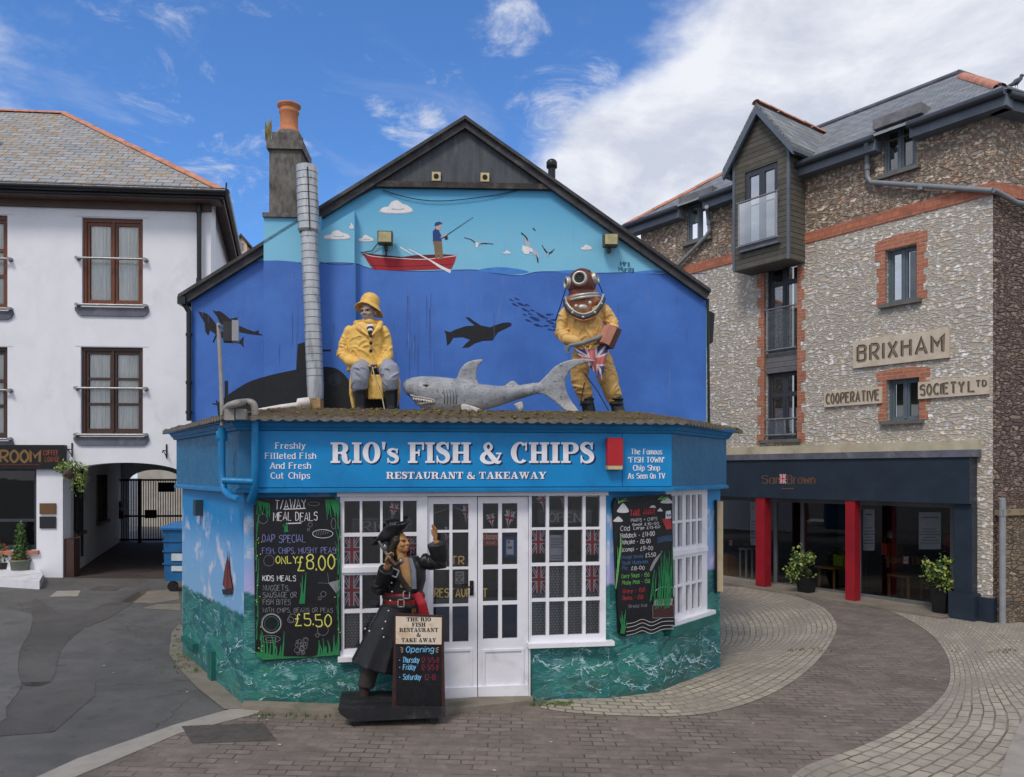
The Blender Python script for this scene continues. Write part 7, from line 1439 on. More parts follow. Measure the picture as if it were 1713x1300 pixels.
f = MB(); a = QR.W(oa-2, 0, -6); b = QR.W(ob3+3, 0, -6); BKW = Frame(a.to_2d(), b.to_2d()); f.box(BKW, 0, 9, -.6, 3.4, -.3, 0); tag(obj('courtyard_wall', f, mat('courtyard_render', S(188, 182, 174), .8, .08, 2, .2, dirt=S(140, 132, 122), dscale=1.2, damt=.5)), 'white wall of the bright courtyard seen through the archway gate', 'wall')
f = MB(); fl_ = [WF.W(AR[0], 0), WF.W(AR[1], 0), p1+PD*DEP, p0+PD*DEP]; f.add([(p.x, p.y, gz(p.x)+.004) for p in fl_], [(0, 1, 2, 3)]); struct(obj('passage_floor', f, mat('dark_brown_floor', S(74, 64, 62), .8, .2, 2, .3)))  # passage floor, one dark brown throughout
for k, (s0, s1, z0, z1) in enumerate(pw):
    f = MB(); f.quad(PL, s0, s1, z0, z1, -.1, 1)
    if k == 1: f.quad(PL, s0+.3, s1-.1, z0+.05, z1-.05, -.09, 2)
    n = 7
    for i in range(1, n): s = s0+(s1-s0)*i/n; f.tube([PL.W(s, z0, .02), PL.W(s, z1, .02)], .02, 6, 0)
    f.box(PL, s0-.05, s1+.05, z0-.07, z0, -.05, .08, 3); obj('barred_window', f, [M['black_gloss'], P_('dark_room', (52, 54, 58)), P_('tan_blind', (170, 136, 104)), M['brown_soffit']], HB, recalc=False)
f = MB(); a = wz(102, 930)[0]; b = wz(117, 930)[0]; f.box(WF, AR[0], AR[0]+.2, WG-.1, wz(110, 902)[1], -.34, -.06); obj('timber_guard', f, M['wood_dark'], HB, bevel=.01)
# gate
gs0, gs1 = QR.pix(176, 850, .4)[0], QR.pix(316, 850, .4)[0]; gzt, gzb = QR.pix(240, 803, .4)[1], QR.pix(240, 909, .4)[1]
GT = thing('metal_gate', 'tall black barred metal gate closing the archway passage', 'gate', tuple(QR.W(gs0, gzb, .4))); f = MB()
for z in (gzt, gzb+.12, gzb+(gzt-gzb)*.43): f.box(QR, gs0, gs1, z-.03, z+.03, .38, .43)
for s in (gs0, QR.pix(234, 850, .4)[0], gs1): f.box(QR, s-.05, s+.05, gzb-.05, gzt+.04, .365, .445)
obj('gate_frame', f, M['black_gloss'], GT); f = MB(); n = 34
for i in range(n): s = gs0+(gs1-gs0)*(i+.5)/n; f.tube([QR.W(s, gzb+.06, .405), QR.W(s, gzt, .405)], .014, 6, 0)
obj('bar', f, M['black_gloss'], GT)
def plate(fr, u0, u1, v0, v1, o, col, name, lab, cat, lines=(), th=.02):
    R_ = rect(fr, u0, u1, v0, v1, o); f = MB(); f.box(fr, R_[0], R_[1], R_[2], R_[3], o-th, o); T_ = thing(name, lab, cat, tuple(fr.W((R_[0]+R_[1])/2, R_[2], o))); obj('panel', f, P_('plate_%d_%d' % (u0, v0), col, .4), T_, bevel=.004)
    if lines:
        f = MB(); cs = sorted({l[5] for l in lines})
        for st, x, v, h_, w_, c_ in lines: text(f, PX(fr, o+.003), x, -v, h_, st, .14, 0, cs.index(c_), fit=w_)
        obj('lettering', f, [P_('plink_%d_%d_%d' % c_, c_) for c_ in cs], T_, recalc=False)
    return T_
plate(QR, 265, 292, 807, 823, .47, (34, 34, 38), 'gate_sign', 'blank black sign plate fixed near the top of the archway gate', 'sign'); plate(QR, 242, 262, 853, 867, .47, (32, 32, 36), 'gate_sign', 'small blank black sign plate halfway up the archway gate', 'sign')
T_ = plate(QR, 187, 206, 854, 868, .47, (84, 36, 40), 'gate_sign', 'dark red sign under a round no parking mark on the archway gate', 'sign')
f = MB(); c_ = QR.pix(196, 846, .47); f.disc(QR, c_, .17, .47, 0); ringp = [(c_[0]+.14*math.cos(k*.2618), c_[1]+.14*math.sin(k*.2618)) for k in range(24)]; f.ribbon(QR, ringp, .03, .473, 1, True); f.ribbon(QR, [(c_[0]-.1, c_[1]+.1), (c_[0]+.1, c_[1]-.1)], .025, .474, 1); f.ribbon(QR, [(c_[0]-.035, c_[1]-.07), (c_[0]-.035, c_[1]+.07), (c_[0]+.03, c_[1]+.06), (c_[0]+.035, c_[1]+.02), (c_[0]-.03, c_[1]+.0)], .022, .475, 1); obj('roundel', f, [P_('roundel_dark', (60, 60, 64)), P_('roundel_grey', (150, 150, 152))], T_, recalc=False)
# cafe sign and plaques
TS = thing('cafe_sign', 'black sign with gold capitals over the coffee lounge window', 'sign', tuple(WF.W(wz(0, 785)[0], wz(0, 785)[1], .1))); R_ = rect(WF, -190, 108, 744, 785, .1)
f = MB(); f.box(WF, R_[0], R_[1], R_[2], R_[3], .003, .1); obj('panel', f, mat('black_sign', S(20, 19, 22), .35, .15, 4, .03), TS, bevel=.012)
f = MB(); px = PX(WF, .104); text(f, px, 0.5, -773, 19, 'ROOM', .2, 0, 0, fit=66, align='l', gap=1.6); f.ribbon(px, nv([(-40, 777), (67, 777)]), 1.2, 0, 1); text(f, px, 85, -761.5, 8, 'COFFEE', .14, 0, 2, fit=25); text(f, px, 87.5, -772.5, 8, 'LOUNGE', .14, 0, 2, fit=24); obj('lettering', f, [P_('sign_gold', (124, 94, 58)), P_('sign_red', (112, 36, 36)), P_('sign_orange', (132, 68, 44))], TS, recalc=False)
plate(WF, 66, 93, 842, 860, .03, (104, 78, 48), 'plaque', 'brown metal plaque above a black one on the white pillar', 'plaque'); plate(WF, 66, 93, 864, 884, .03, (40, 40, 44), 'plaque', 'black metal plaque below a brown one on the white pillar', 'plaque')
def bracket(u, v, h_, lab):
    f = MB(); a = WF.P(u, v, 0); f.tube([a, a+Vector((0, -.18, .0)), a+Vector((0, -.22, -.05))], .012, 6); f.tube([a+Vector((0, -.015, .14)), a+Vector((0, -.015, -h_))], .016, 6); f.tube([a+Vector((0, -.02, -h_*.8)), a+Vector((0, -.16, -.01))], .01, 6); tag(obj('wall_bracket', f, M['black_gloss']), lab, 'bracket')
bracket(121, 752, .16, 'black iron bracket above the hanging basket by the archway'); bracket(279, 754, .16, 'black iron bracket on the white wall over the archway gate')
# hanging basket, pots
def leaf_ball(mb, c, rad, n, size, cols, droop=0.0, hollow=.3):
    for k in range(n):
        d = Vector((random.gauss(0, 1), random.gauss(0, 1), random.gauss(0, 1))).normalized(); r = (hollow+(1-hollow)*random.random()**.5)*random.uniform(.85, 1.15); p = Vector(c)+Vector((d.x*rad[0], d.y*rad[1], d.z*rad[2]))*r
        a = Vector((random.gauss(0, 1), random.gauss(0, 1), random.gauss(0, 1)-droop)).normalized(); b = a.cross(d+Vector((.01, 0, 0))).normalized(); s = size*random.uniform(.6, 1.3)
        mb.add([p, p+a*s*.5+b*s*.3, p+a*s, p+a*s*.5-b*s*.3], [(0, 1, 2, 3)], random.choice(cols))
leafm = [mat('leaf_mid', S(92, 122, 62), .6, .3, 9), mat('leaf_dark', S(54, 82, 44), .6, .3, 9), mat('leaf_pale', S(150, 164, 84), .6, .25, 9), mat('flower_red', S(196, 48, 44), .6, .2, 9), mat('flower_cream', S(216, 214, 196), .6, .1, 9)]
c = WF.P(119, 786, .3); BK = thing('hanging_basket', 'hanging basket trailing pale green ivy beside the archway', 'hanging basket', tuple(c-Vector((0, 0, .3)))); f = MB(); f.lathe([(.05, -.2), (.14, -.13), (.19, 0), (.18, 0), (.04, -.17)], c, 14); f.tube([c+Vector((-.18, 0, 0)), c+Vector((0, 0, .32)), c+Vector((.18, 0, 0))], .006, 5); f.tube([c+Vector((0, 0, .32)), WF.P(121, 752, .2)], .006, 5); obj('basket', f, M['brown_soffit'], BK)
f = MB(); leaf_ball(f, c+Vector((0, 0, .05)), (.3, .25, .16), 300, .07, (0, 0, 1, 2, 2))
for k in range(26): x = random.uniform(-.16, .3); l = random.uniform(.15, .55) if x > 0 else random.uniform(.05, .25); leaf_ball(f, c+Vector((x, random.uniform(-.15, .15), -l*.6)), (.035, .035, l*.5), 18, .05, (0, 2, 2), .8)
obj('foliage', f, leafm, BK, recalc=False)
PZ = gz(-10); PFm = Frame(gpix(0, 966), (gpix(0, 966)[0]+1, gpix(0, 966)[1]))
c = Vector((*gpix(34, 966), 0)); c.z = gz(c.x); CP = thing('potted_conifer', 'small clipped conifer in a grey green pot by the white pillar', 'potted plant', tuple(c)); k = c.y/FPX
f = MB(); f.lathe([(12*k, 0), (15*k, 27*k), (16.5*k, 27*k), (16.5*k, 30*k), (14*k, 30*k), (13*k, 26*k)], c, 20); obj('pot', f, mat('sage_pot', S(112, 118, 104), .7, .15, 5, .15), CP)
f = MB()
for i in range(9): zz = 32+i*6.5; leaf_ball(f, c+Vector((0, 0, zz*k)), ((13.5-i*1.35)*k, (13.5-i*1.35)*k, 6*k), int(150-i*10), .07, (0, 1, 1) if i < 3 else (0, 0, 1), -.9, .4)
leaf_ball(f, c+Vector((0, 0, 31*k)), (13*k, 13*k, 3*k), 60, .06, (3, 3, 1)); obj('foliage', f, leafm, CP, recalc=False)
f = MB(); f.tube([c+Vector((0, 0, 25*k)), c+Vector((0, 0, 60*k))], .03, 6); obj('trunk', f, M['wood_dark'], CP)
c = Vector((*gpix(4, 964), 0)); c.z = gz(c.x); CP = thing('flower_pot', 'pot of red flowers beside the clipped conifer', 'potted plant', tuple(c)); f = MB(); f.lathe([(11*k, 0), (14*k, 22*k), (15*k, 22*k), (12*k, 24*k)], c, 18); obj('pot', f, mat('dark_pot', S(58, 54, 52), .7, .15), CP); f = MB(); leaf_ball(f, c+Vector((0, 0, 38*k)), (18*k, 16*k, 18*k), 420, .08, (0, 1, 1, 3, 3)); obj('foliage', f, leafm, CP, recalc=False)
f = MB(); q = [gpix(*p) for p in ((-60, 978), (66, 986), (72, 974), (66, 966), (-60, 960))]; f.prism(GROUND, q, 0, .16); tag(obj('white_kerb', f, mat('white_kerb_paint', S(214, 214, 222), .7, .06, 4, .2, dirt=S(150, 150, 150)), bevel=.015), 'low white painted kerb block in front of the flower pots', 'kerb')
# blue waste bin behind the shop corner
bx, by = gpix(279, 990); k = by/FPX; bz_ = gz(bx); BN = thing('waste_bin', 'big blue wheeled waste bin half hidden behind the shop corner', 'bin', (bx+.55, by+.4, bz_)); f = MB()
def bp_(u, v, d=0): return Vector((bx+(u-279)*k, by+d, bz_+(990-v)*k))
prof = [(275, 972), (273, 900), (271, 890), (271, 886)]
X0 = bp_(275, 972).x
rs = [[Vector((x, y, bp_(0, v).z)) for x, y in ((bx-(279-u)*k, by), (bx+1.25+(279-u)*k*.3, by), (bx+1.25+(279-u)*k*.3, by+.95), (bx-(279-u)*k, by+.95))] for u, v in prof]; f.rings(rs, 0, True, False)
for v in (905, 922, 943): f.wbox((bx+.55, by-.012, bp_(0, v).z), (1.25, .03, .035), 0)
obj('body', f, mat('bin_blue', S(24, 96, 150), .45, .12, 4, .05, dirt=S(20, 66, 104)), BN, bevel=.01)
f = MB(); z = bp_(0, 886).z; f.rings([[Vector((x, y, zz)) for x, y in ((bx-.12-e2, by-.05), (bx+1.35, by-.05), (bx+1.35, by+1.0), (bx-.12-e2, by+1.0))] for e2, zz in ((0, z), (.0, z+.05))]+[[Vector((x, y, z+.13)) for x, y in ((bx+.05, by+.2), (bx+1.25, by+.2), (bx+1.25, by+.9), (bx+.05, by+.9))]], 0, True, False); obj('lid', f, mat('bin_lid_blue', S(20, 104, 168), .4, .1, 4, .05), BN, bevel=.015)
for x in (.1, 1.1):
    f = MB(); f.tube([(bx+x, by+.02, bz_+.1), (bx+x, by+.08, bz_+.1)], .1, 14); f.wbox((bx+x, by+.05, bz_+.17), (.07, .08, .12)); obj('wheel', f, M['black_gloss'], BN)
f = MB(); f.wbox((bx+.45, by-.018, bp_(0, 932).z), (.7, .012, .14)); f.wbox((bx+.45, by-.018, bp_(0, 951).z), (.7, .012, .1)); obj('sticker', f, P_('bin_label', (196, 204, 210)), BN)
# far cottage in the gap between the roofs
CF = Frame((-16.5, 42), (-10, 42.5)); CT = thing('cottage', 'distant cottage with a mossy tiled roof and small cream dormer', 'cottage', tuple(CF.W(2, .5))); a, b = CF.pix(380, 440)[0], CF.pix(470, 440)[0]; zt_ = CF.pix(415, 392)[1]; zw = CF.pix(415, 432)[1]
f = MB(); f.box(CF, a, b, .2, zw, -5, 0); obj('wall', f, mat('cottage_cream', S(190, 172, 158), .8, .1), CT)
f = MB(); A_, B_, C_, D_ = CF.W(a-.3, zw, .3), CF.W(b+.3, zw, .3), CF.W(b+.3, zt_, -2.6), CF.W(a-.3, zt_, -2.6); f.add([A_, B_, C_, D_], [(0, 1, 2, 3)], 0, [(0, 0), (4, 0), (4, 3), (0, 3)]); f.add([C_, D_, CF.W(a-.3, zw, -5.3), CF.W(b+.3, zw, -5.3)], [(0, 1, 2, 3)], 0, [(0, 3), (4, 3), (4, 0), (0, 0)]); obj('roof', f, bricks('old_roof', S(128, 116, 106), S(104, 96, 92), S(60, 56, 52), .3, .2, .012, dirt=S(132, 112, 80), damt=.7, saw=True), CT, recalc=False)
f = MB(); s0, s1 = CF.pix(395, 420, .1)[0], CF.pix(413, 420, .1)[0]; z0, z1 = CF.pix(404, 433, .1)[1], CF.pix(404, 408, .1)[1]; zc = CF.pix(404, 396, .1)[1]; f.prism(CF, [(s0, z0), (s1, z0), (s1, z1), ((s0+s1)/2, zc), (s0, z1)], -2, .1, 0); f.prism(CF, [(s0-.15, z1-.08), ((s0+s1)/2, zc), (s1+.15, z1-.08), ((s0+s1)/2, zc+.15)], -2, .25, 1); f.box(CF, (s0*2+s1)/3, (s0+2*s1)/3, z1-.35, z1+.05, .09, .13, 2); obj('dormer', f, [mat('cottage_pink', S(206, 178, 158), .8, .08), P_('dormer_dark', (64, 58, 56)), P_('dormer_pane', (120, 130, 140))], CT)
# ------------------------------------------------------------------ stone building with the bag shop
RA = gpix(1661, 1042)
_A = RA; _rb = RA[1]*1.418; _ub = (1140-CXP)/FPX
RB = Frame(RA, (_ub*_rb, _rb))                      # s grows away from the corner
SB = Frame(RA, (RA[0]+2.54, RA[1]+1)); RG = gz(RA[0])
rp_ = lambda u, v, o=0: RB.pix(u, v, o)
ST = thing('stone_building', 'three storey rubble stone building with brick bands, slate roof and a timber oriel', 'building', tuple(RB.W(0, RG)))
zE2 = rp_(1657, 176)[1]; zb0, zb1 = rp_(1655, 327)[1], rp_(1655, 306)[1]; sEnd = rp_(1072, 420)[0]
Wa = RR(RB, 1481, 1534, 413, 505); Wb = RR(RB, 1483, 1538, 633, 703); Fc = RR(RB, 1279, 1332, 440, 588); Fd = RR(RB, 1279, 1334, 622, 735); Fc = (Fd[0], Fd[1])+Fc[2:]
def nr(R_): return (min(R_[0], R_[1]), max(R_[0], R_[1]), R_[2], R_[3])
Wa, Wb, Fc, Fd = map(nr, (Wa, Wb, Fc, Fd)); zS = rp_(1420, 836)[1]; SO = nr(RR(RB, 1596, 1190, 836, 990)); SO = (SO[0], sEnd-.6, -1.2, zS)
Da = nr(RR(RB, 1478, 1532, 208, 286)); Db = nr(RR(RB, 1149, 1187, 338, 402)); Or = nr(RR(RB, 1256, 1346, 150, 440))
m = MB(); holes_wall(m, RB, 0, sEnd, -.9, zb0, [Wa, Wb, (Fd[0], Fd[1], Fd[2], Fc[3]), SO], .3, 0); holes_wall(m, RB, 0, sEnd, zb0, zE2, [(Da[0], Da[1], Da[2], zE2+1), (Db[0], Db[1], Db[2], zE2+1)], .3, 1)
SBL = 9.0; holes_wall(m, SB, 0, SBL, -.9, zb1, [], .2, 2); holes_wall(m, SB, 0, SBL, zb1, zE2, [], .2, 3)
LB = Frame(RB.W(sEnd, 0).to_2d(), (RB.W(sEnd, 0)+Vector((.8, .6, 0))).to_2d()); m.quad(LB, 0, 7, -.9, zE2, 0, 1)
SWALL = obj('wall', m, [M['stone_lower'], M['stone_upper'], M['stone_side'], M['stone_upper']], ST, recalc=False)
m = MB(); m.box(RB, -.015, sEnd, zb0, zb1, -.02, .022); m.box(SB, .0, SBL, zb0, zb1, -.02, .022); obj('string_course', m, M['brick_band'], ST)
def teeth(fr, s_in, z0, z1, w0, w1, side, o=.02, step=.225):
    pts = [(s_in, z0)]; z = z0; k = 0
    while z < z1-1e-4:
        w = (w0 if k % 2 else w1)*random.uniform(.85, 1.12); zn = min(z+step, z1); pts += [(s_in+side*w, z), (s_in+side*w, zn)]; z = zn; k += 1
    return pts+[(s_in, z1)]
m = MB()
for R_, zt in ((Fc, zb0-.02), (Fd, None)): pass
m.prism(RB, teeth(RB, Fd[0], Fd[2]-.1, Fc[3], .1, .19, -1), -.05, .012); m.prism(RB, teeth(RB, Fd[1], Fd[2]-.1, Fc[3], .1, .19, 1), -.05, .012)
for R_, h_ in ((Wa, .2), (Wb, .16)):
    m.prism(RB, teeth(RB, R_[0], R_[2], R_[3], .12, .19, -1, step=.15), -.05, .012); m.prism(RB, teeth(RB, R_[1], R_[2], R_[3], .12, .19, 1, step=.15), -.05, .012)
    mid = (R_[0]+R_[1])/2; hw = (R_[1]-R_[0])/2+.2; m.prism(RB, [(mid-hw, R_[3]+.002)]+[(mid-hw+2*hw*i/8, R_[3]+h_+.05*math.sin(math.pi*i/8)) for i in range(9)]+[(mid+hw, R_[3]+.002)], -.05, .013)
obj('brick_surround', m, M['brick'], ST)
GFR, DFR = M['grey_frame'], M['dark_frame']
def stone_win(R_, frm, top=0.0, name='window', o=-.14, sill=True, blind=None, curtain=False):
    a, b, c, d = R_; mid = (a+b)/2; t = .085
    rows = [(c+t, d-t)] if not top else [(c+t, d-top-.05), (d-top+.05, d-t)]
    w = window(ST, RB, (a+.003, b-.003, c+.003, d-.003), [(a+t, mid-.06), (mid+.06, b-t)], rows, o, .07, frm, M['glass_dark'], name)
    f = MB(); f.box(RB, mid-.025, mid+.025, c+.04, (d-top-.05) if top else d-.04, o+.002, o+.02); f.box(RB, a+.006, a+.05, c+.01, d-.01, o+.002, o+.025); f.box(RB, b-.05, b-.006, c+.01, d-.01, o+.002, o+.025); obj('stile', f, frm, w, bevel=.004)
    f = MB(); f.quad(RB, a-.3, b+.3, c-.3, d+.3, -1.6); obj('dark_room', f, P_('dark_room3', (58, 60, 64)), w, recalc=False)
    if blind: f = MB(); f.quad(RB, a+.05, b-.05, c+.05, d-.05, o-.16); obj('blind', f, blind, w, recalc=False)
    if sill: f = MB(); f.box(RB, a-.1, b+.1, c-.075, c-.002, -.12, .1); obj('sill', f, mat('slate_sill', S(104, 102, 98), .7, .15, 5, .2), w, bevel=.008)
    return w
stone_win(Wa, GFR); stone_win(Wb, GFR, blind=mat('ribbed_blind', S(122, 118, 96), .8, .1, 4, .3, stretch=(1, 1, 9)))
wu = stone_win(Fc, DFR, .42, 'french_window', sill=False, o=-.16); wd_ = stone_win(Fd, DFR, .5, 'french_window', o=-.16)
m = MB(); m.box(RB, Fd[0]+.002, Fd[1]-.002, Fd[3]+.001, Fc[2]-.001, -.2, -.06); obj('timber_panel', m, bricks('grey_timber_panel', S(100, 98, 104), S(116, 114, 118), S(50, 48, 50), 4, .12, .006, bump=.4), ST)
def balcony(par, R_, z0, z1, o, ext=0.0):
    a, b = R_[0]-ext, R_[1]+ext; f = MB(); f.tube([RB.W(a, z1, o), RB.W(b, z1, o)], .02, 8); f.tube([RB.W(a, z0, o), RB.W(b, z0, o)], .02, 8)
    for s in (a+.06, b-.06): f.tube([RB.W(s, z0, o+.005), RB.W(s, z1, o+.005)], .012, 8)
    bal = obj('guard_rail', f, M['steel'], par); f = MB(); f.quad(RB, a+.04, b-.04, z0+.03, z1-.03, o); obj('guard_glass', f, M['glass_rail'], par, recalc=False)
balcony(wu, Fc, Fc[2]+.05, rp_(1305, 515)[1], .02, -.02); balcony(wd_, Fd, Fd[2]+.1, rp_(1305, 701)[1], .02, -.02)
# main roof
oE2 = .32; ze = zE2+.05; E_R = RB.W(-.36, ze, oE2); E_L = RB.W(sEnd+.3, ze, oE2); RI1 = RB.P(1603, 124, -2.75); ridz = RI1.z; RI0 = RB.W(rp_(1215, 300)[0]+.3, ridz, -2.75); S_R = SB.W(SBL, ze, oE2); RS = SB.W(SBL, ridz, -2.9)
m = MB(); slope_face(m, [E_R, E_L, RI0, RI1], E_R, E_L); slope_face(m, [E_R, S_R, RS, RI1], E_R, S_R); LBk = RB.W(sEnd+.3, ze, -6); slope_face(m, [E_L, LBk, RI0], E_L, LBk); m.add([RI0, RI1, RB.W(0, ze, -7), RB.W(sEnd, ze, -7)], [(0, 1, 2, 3)], 0, [(0, 0), (5, 0), (5, 4), (0, 4)])
SROOF = obj('roof', m, M['slate'], ST, recalc=False)
m = MB(); ridge_tiles(m, RI1.lerp(E_R, .12), E_R.lerp(RI1, .12), .12); ridge_tiles(m, RI0, E_L, .12); obj('ridge_tile', m, M['ridge'], SROOF, recalc=False)
m = MB(); m.tube([RI0+Vector((0, 0, .03)), RI1+Vector((0, 0, .03))], .06, 8); m.tube([RI1+Vector((0, 0, .03)), RS+Vector((0, 0, .03))], .07, 8); obj('ridge_capping', m, M['lead'], SROOF)
def eave(mb, m2, s0, s1, fr=RB): mb.tube([fr.W(s0, ze-.04, oE2+.05), fr.W(s1, ze-.04, oE2+.05)], .065, 10); m2.box(fr, s0, s1, ze-.26, ze-.05, .0, oE2-.03)
m = MB(); m2 = MB(); eave(m, m2, -.33, Da[0]-.02); eave(m, m2, Da[1]+.02, Or[0]); eave(m, m2, Or[1], Db[0]-.02); eave(m, m2, Db[1]+.02, sEnd+.3); eave(m, m2, -.1, SBL, SB); obj('gutter', m, mat('dark_grey_gutter', S(62, 66, 74), .4, .15, 4, .05), ST); obj('eave_board', m2, M['grey_fascia'], ST)
def dormer(R_, frm):
    a, b, c, d = R_; T = d+.03; w = stone_win((a, b, c, d), frm, o=-.05, sill=True); f = MB()
    for s0, s1 in ((a-.1, a-.001), (b+.001, b+.1)): f.box(RB, s0, s1, ze-.1, T, -2.2, .0)
    f.box(RB, a-.16, b+.16, T, T+.2, -2.2, .12); obj('dormer', f, mat('lead_dormer', S(112, 112, 116), .6, .2, 4, .2, dirt=S(150, 146, 138), dscale=4), ST, bevel=.012)
dormer(Da, GFR); dormer(Db, GFR)
# oriel
oO = .62; a, b = sorted((rp_(1228, 400, oO)[0], rp_(1319, 400, oO)[0])); zO0 = (rp_(1228, 454, oO)[1]+rp_(1319, 433, oO)[1])/2; zO1 = rp_(1319, 236, oO)[1]; zAp = rp_(1266, 186, oO)[1]; mid = (a+b)/2
timber = bricks('weathered_boarding', S(92, 88, 84), S(110, 106, 98), S(36, 34, 34), 6, .115, .007, dirt=S(78, 78, 62), damt=.6, bump=.6, saw=True)
ORI = MB(); Ow = nr(RR(RB, 1246, 1301, 279, 408, oO)); holes_wall(ORI, RB, a, b, zO0, zO1, [Ow], .1, 0, oO); ORI.prism(RB, [(a, zO1), (b, zO1), (mid, zAp+.02)], oO-.1, oO); ORI.box(RB, a, a+.1, zO0, zO1, -1.2, oO-.1); ORI.box(RB, b-.1, b, zO0, zO1, -1.2, oO-.1); ORI.box(RB, a+.1, b-.1, zO0, zO0+.08, -.0, oO-.101)
OR_ = obj('oriel', ORI, timber, ST, recalc=False)
f = MB()
for s in (a, b): f.box(RB, s-.03, s+.03, zO0-.01, zO1+.02, oO-.03, oO+.02)
obj('corner_trim', f, M['grey_fascia'], OR_)
x0, x1, y0, y1 = Ow; w = window(ST, RB, (x0+.004, x1-.004, y0+.004, y1-.004), [(x0+.1, (x0+x1)/2-.07), ((x0+x1)/2+.07, x1-.1)], [(y0+.12, y1-.12)], oO-.03, .06, DFR, M['glass_dark'], 'oriel_window'); f = MB(); f.quad(RB, x0-.1, x1+.1, y0-.1, y1+.1, oO-.5); drape(f, RB, x0+.1, x0+.45, y0+.1, y1-.1, oO-.3, 14); drape(f, RB, x1-.4, x1-.1, y0+.1, y1-.1, oO-.3, 14); obj('curtain', f, mat('pale_grey_curtain', S(150, 158, 164), .8, .1), w, recalc=False)
f = MB(); f.box(RB, x0-.08, x1+.08, y0-.1, y0-.005, oO-.05, oO+.1); obj('sill', f, M['lead'], w); zr1, zr0 = rp_(1270, 333, oO)[1], rp_(1270, 409, oO)[1]; balcony(w, (x0, x1), y0+.02, zr1, oO+.13, .13)
rise = (zAp-zO1); hw = (b-a)/2; ov = .2; f = MB(); zl = zO1-rise/hw*ov; top_ = (mid, zAp+.12)
for s_ in (a-ov, b+ov): f.prism(RB, [top_, (s_, zl+.12), (s_, zl+.06), (mid, zAp+.06)], -3.2, oO+.16)
rr_ = obj('oriel_roof', f, M['slate'], ST); f = MB(); ridge_tiles(f, RB.W(mid, zAp+.13, oO+.17), RB.W(mid, zAp+.13, -2.3), .1); obj('ridge_tile', f, M['ridge'], rr_, recalc=False)
f = MB()
for s_, q in ((a-ov, 1), (b+ov, -1)): f.prism(RB, [(mid, zAp+.059), (s_, zl+.059), (s_, zl-.11), (mid, zAp-.13)], oO+.09, oO+.158)
f.box(RB, b+ov-.06, b+ov+.03, zl-.05, zl+.04, -1.4, oO+.14); f.box(RB, a-ov-.03, a-ov+.06, zl-.05, zl+.04, -1.4, oO+.14); obj('bargeboard', f, M['grey_fascia'], rr_)
# plaques with the society's name: flat strokes, recess shadow painted in
def carved(poly, lab, lines):
    pts = [rp_(*q) for q in poly]; T_ = thing('name_stone', lab, 'name stone', tuple(RB.W(pts[0][0], min(p[1] for p in pts)))); s0, s1 = min(p[0] for p in pts), max(p[0] for p in pts); z0 = sum(sorted(p[1] for p in pts)[:2])/2; z1 = sum(sorted(p[1] for p in pts)[2:])/2
    f = MB(); f.box(RB, s0, s1, z0, z1, -.03, .055); st_ = obj('slab', f, mat('dressed_stone', S(200, 186, 168), .8, .1, 4, .3, dirt=S(164, 150, 134), dscale=2), T_, bevel=.01)
    f = MB(); h_ = z1-z0
    for st, x0f, x1f, zf, hf, w_ in lines:
        L_ = (s1-s0); xa, xb = s1-x0f*L_, s1-x1f*L_; text(f, RB, (xa+xb)/2, z0+zf*h_, hf*h_, st, w_*1.0, .057, 0, flip=True, fit=abs(xb-xa)*.97, gap=3.2); text(f, RB, (xa+xb)/2-.012, z0+zf*h_-.012, hf*h_, st, w_*.55, .0575, 1, flip=True, fit=abs(xb-xa)*.97, gap=3.2)
    obj('lettering', f, [mat('carved_shadow', S(76, 66, 58), .9, .2), mat('carved_face', S(128, 114, 100), .9, .15)], T_, recalc=False)
carved([(1429, 574), (1590, 547), (1590, 598), (1429, 617)], 'large carved stone reading BRIXHAM', [('BRIXHAM', .045, .955, .24, .55, .2)])
carved([(1381, 656), (1477, 646), (1477, 674), (1381, 682)], 'carved stone reading COOPERATIVE beside the lower window', [('COOPERATIVE', .03, .97, .2, .6, .2)])
carved([(1538, 640), (1656, 629), (1656, 659), (1538, 668)], 'carved stone reading SOCIETY LTD between the lower window and the corner', [('SOCIETY', .03, .68, .2, .6, .2), ('L', .73, .81, .2, .6, .2), ('TD', .83, .97, .45, .33, .24)])
# downpipes
gp_ = mat('grey_downpipe', S(128, 132, 138), .4, .12, 5, .08)
f = MB(); f.tube([Vector(q) for q in [tuple(RB.P(1449, 236, .36)), tuple(RB.P(1450, 262, .1)), tuple(RB.P(1451, 296, .1)), tuple(RB.P(1457, 305, .1)), tuple(RB.W(-.03, rp_(1655, 325)[1]+.02, .1))]], .05, 10); c_ = RB.W(-.06, rp_(1655, 325)[1]+.02, .1); f.tube([c_, SB.P(1700, 339, .12), SB.W(SBL*.8, SB.pix(1760, 352)[1], .12)], .05, 10)
for u, v in ((1451, 280), (1540, 314)): f.lathe([(.062, -.05), (.062, .05)], RB.P(u, v, .1), 10)
obj('downpipe', f, gp_, ST)
f = MB(); f.tube([RB.P(1182, 346, .36), RB.P(1184, 356, .1), RB.P(1187, 386, .1), RB.P(1181, 396, .1), RB.P(1128, 450, .1)], .05, 10)
for u, v in ((1186, 372),): f.lathe([(.062, -.05), (.062, .05)], RB.P(u, v, .1), 10)
obj('downpipe', f, gp_, ST)
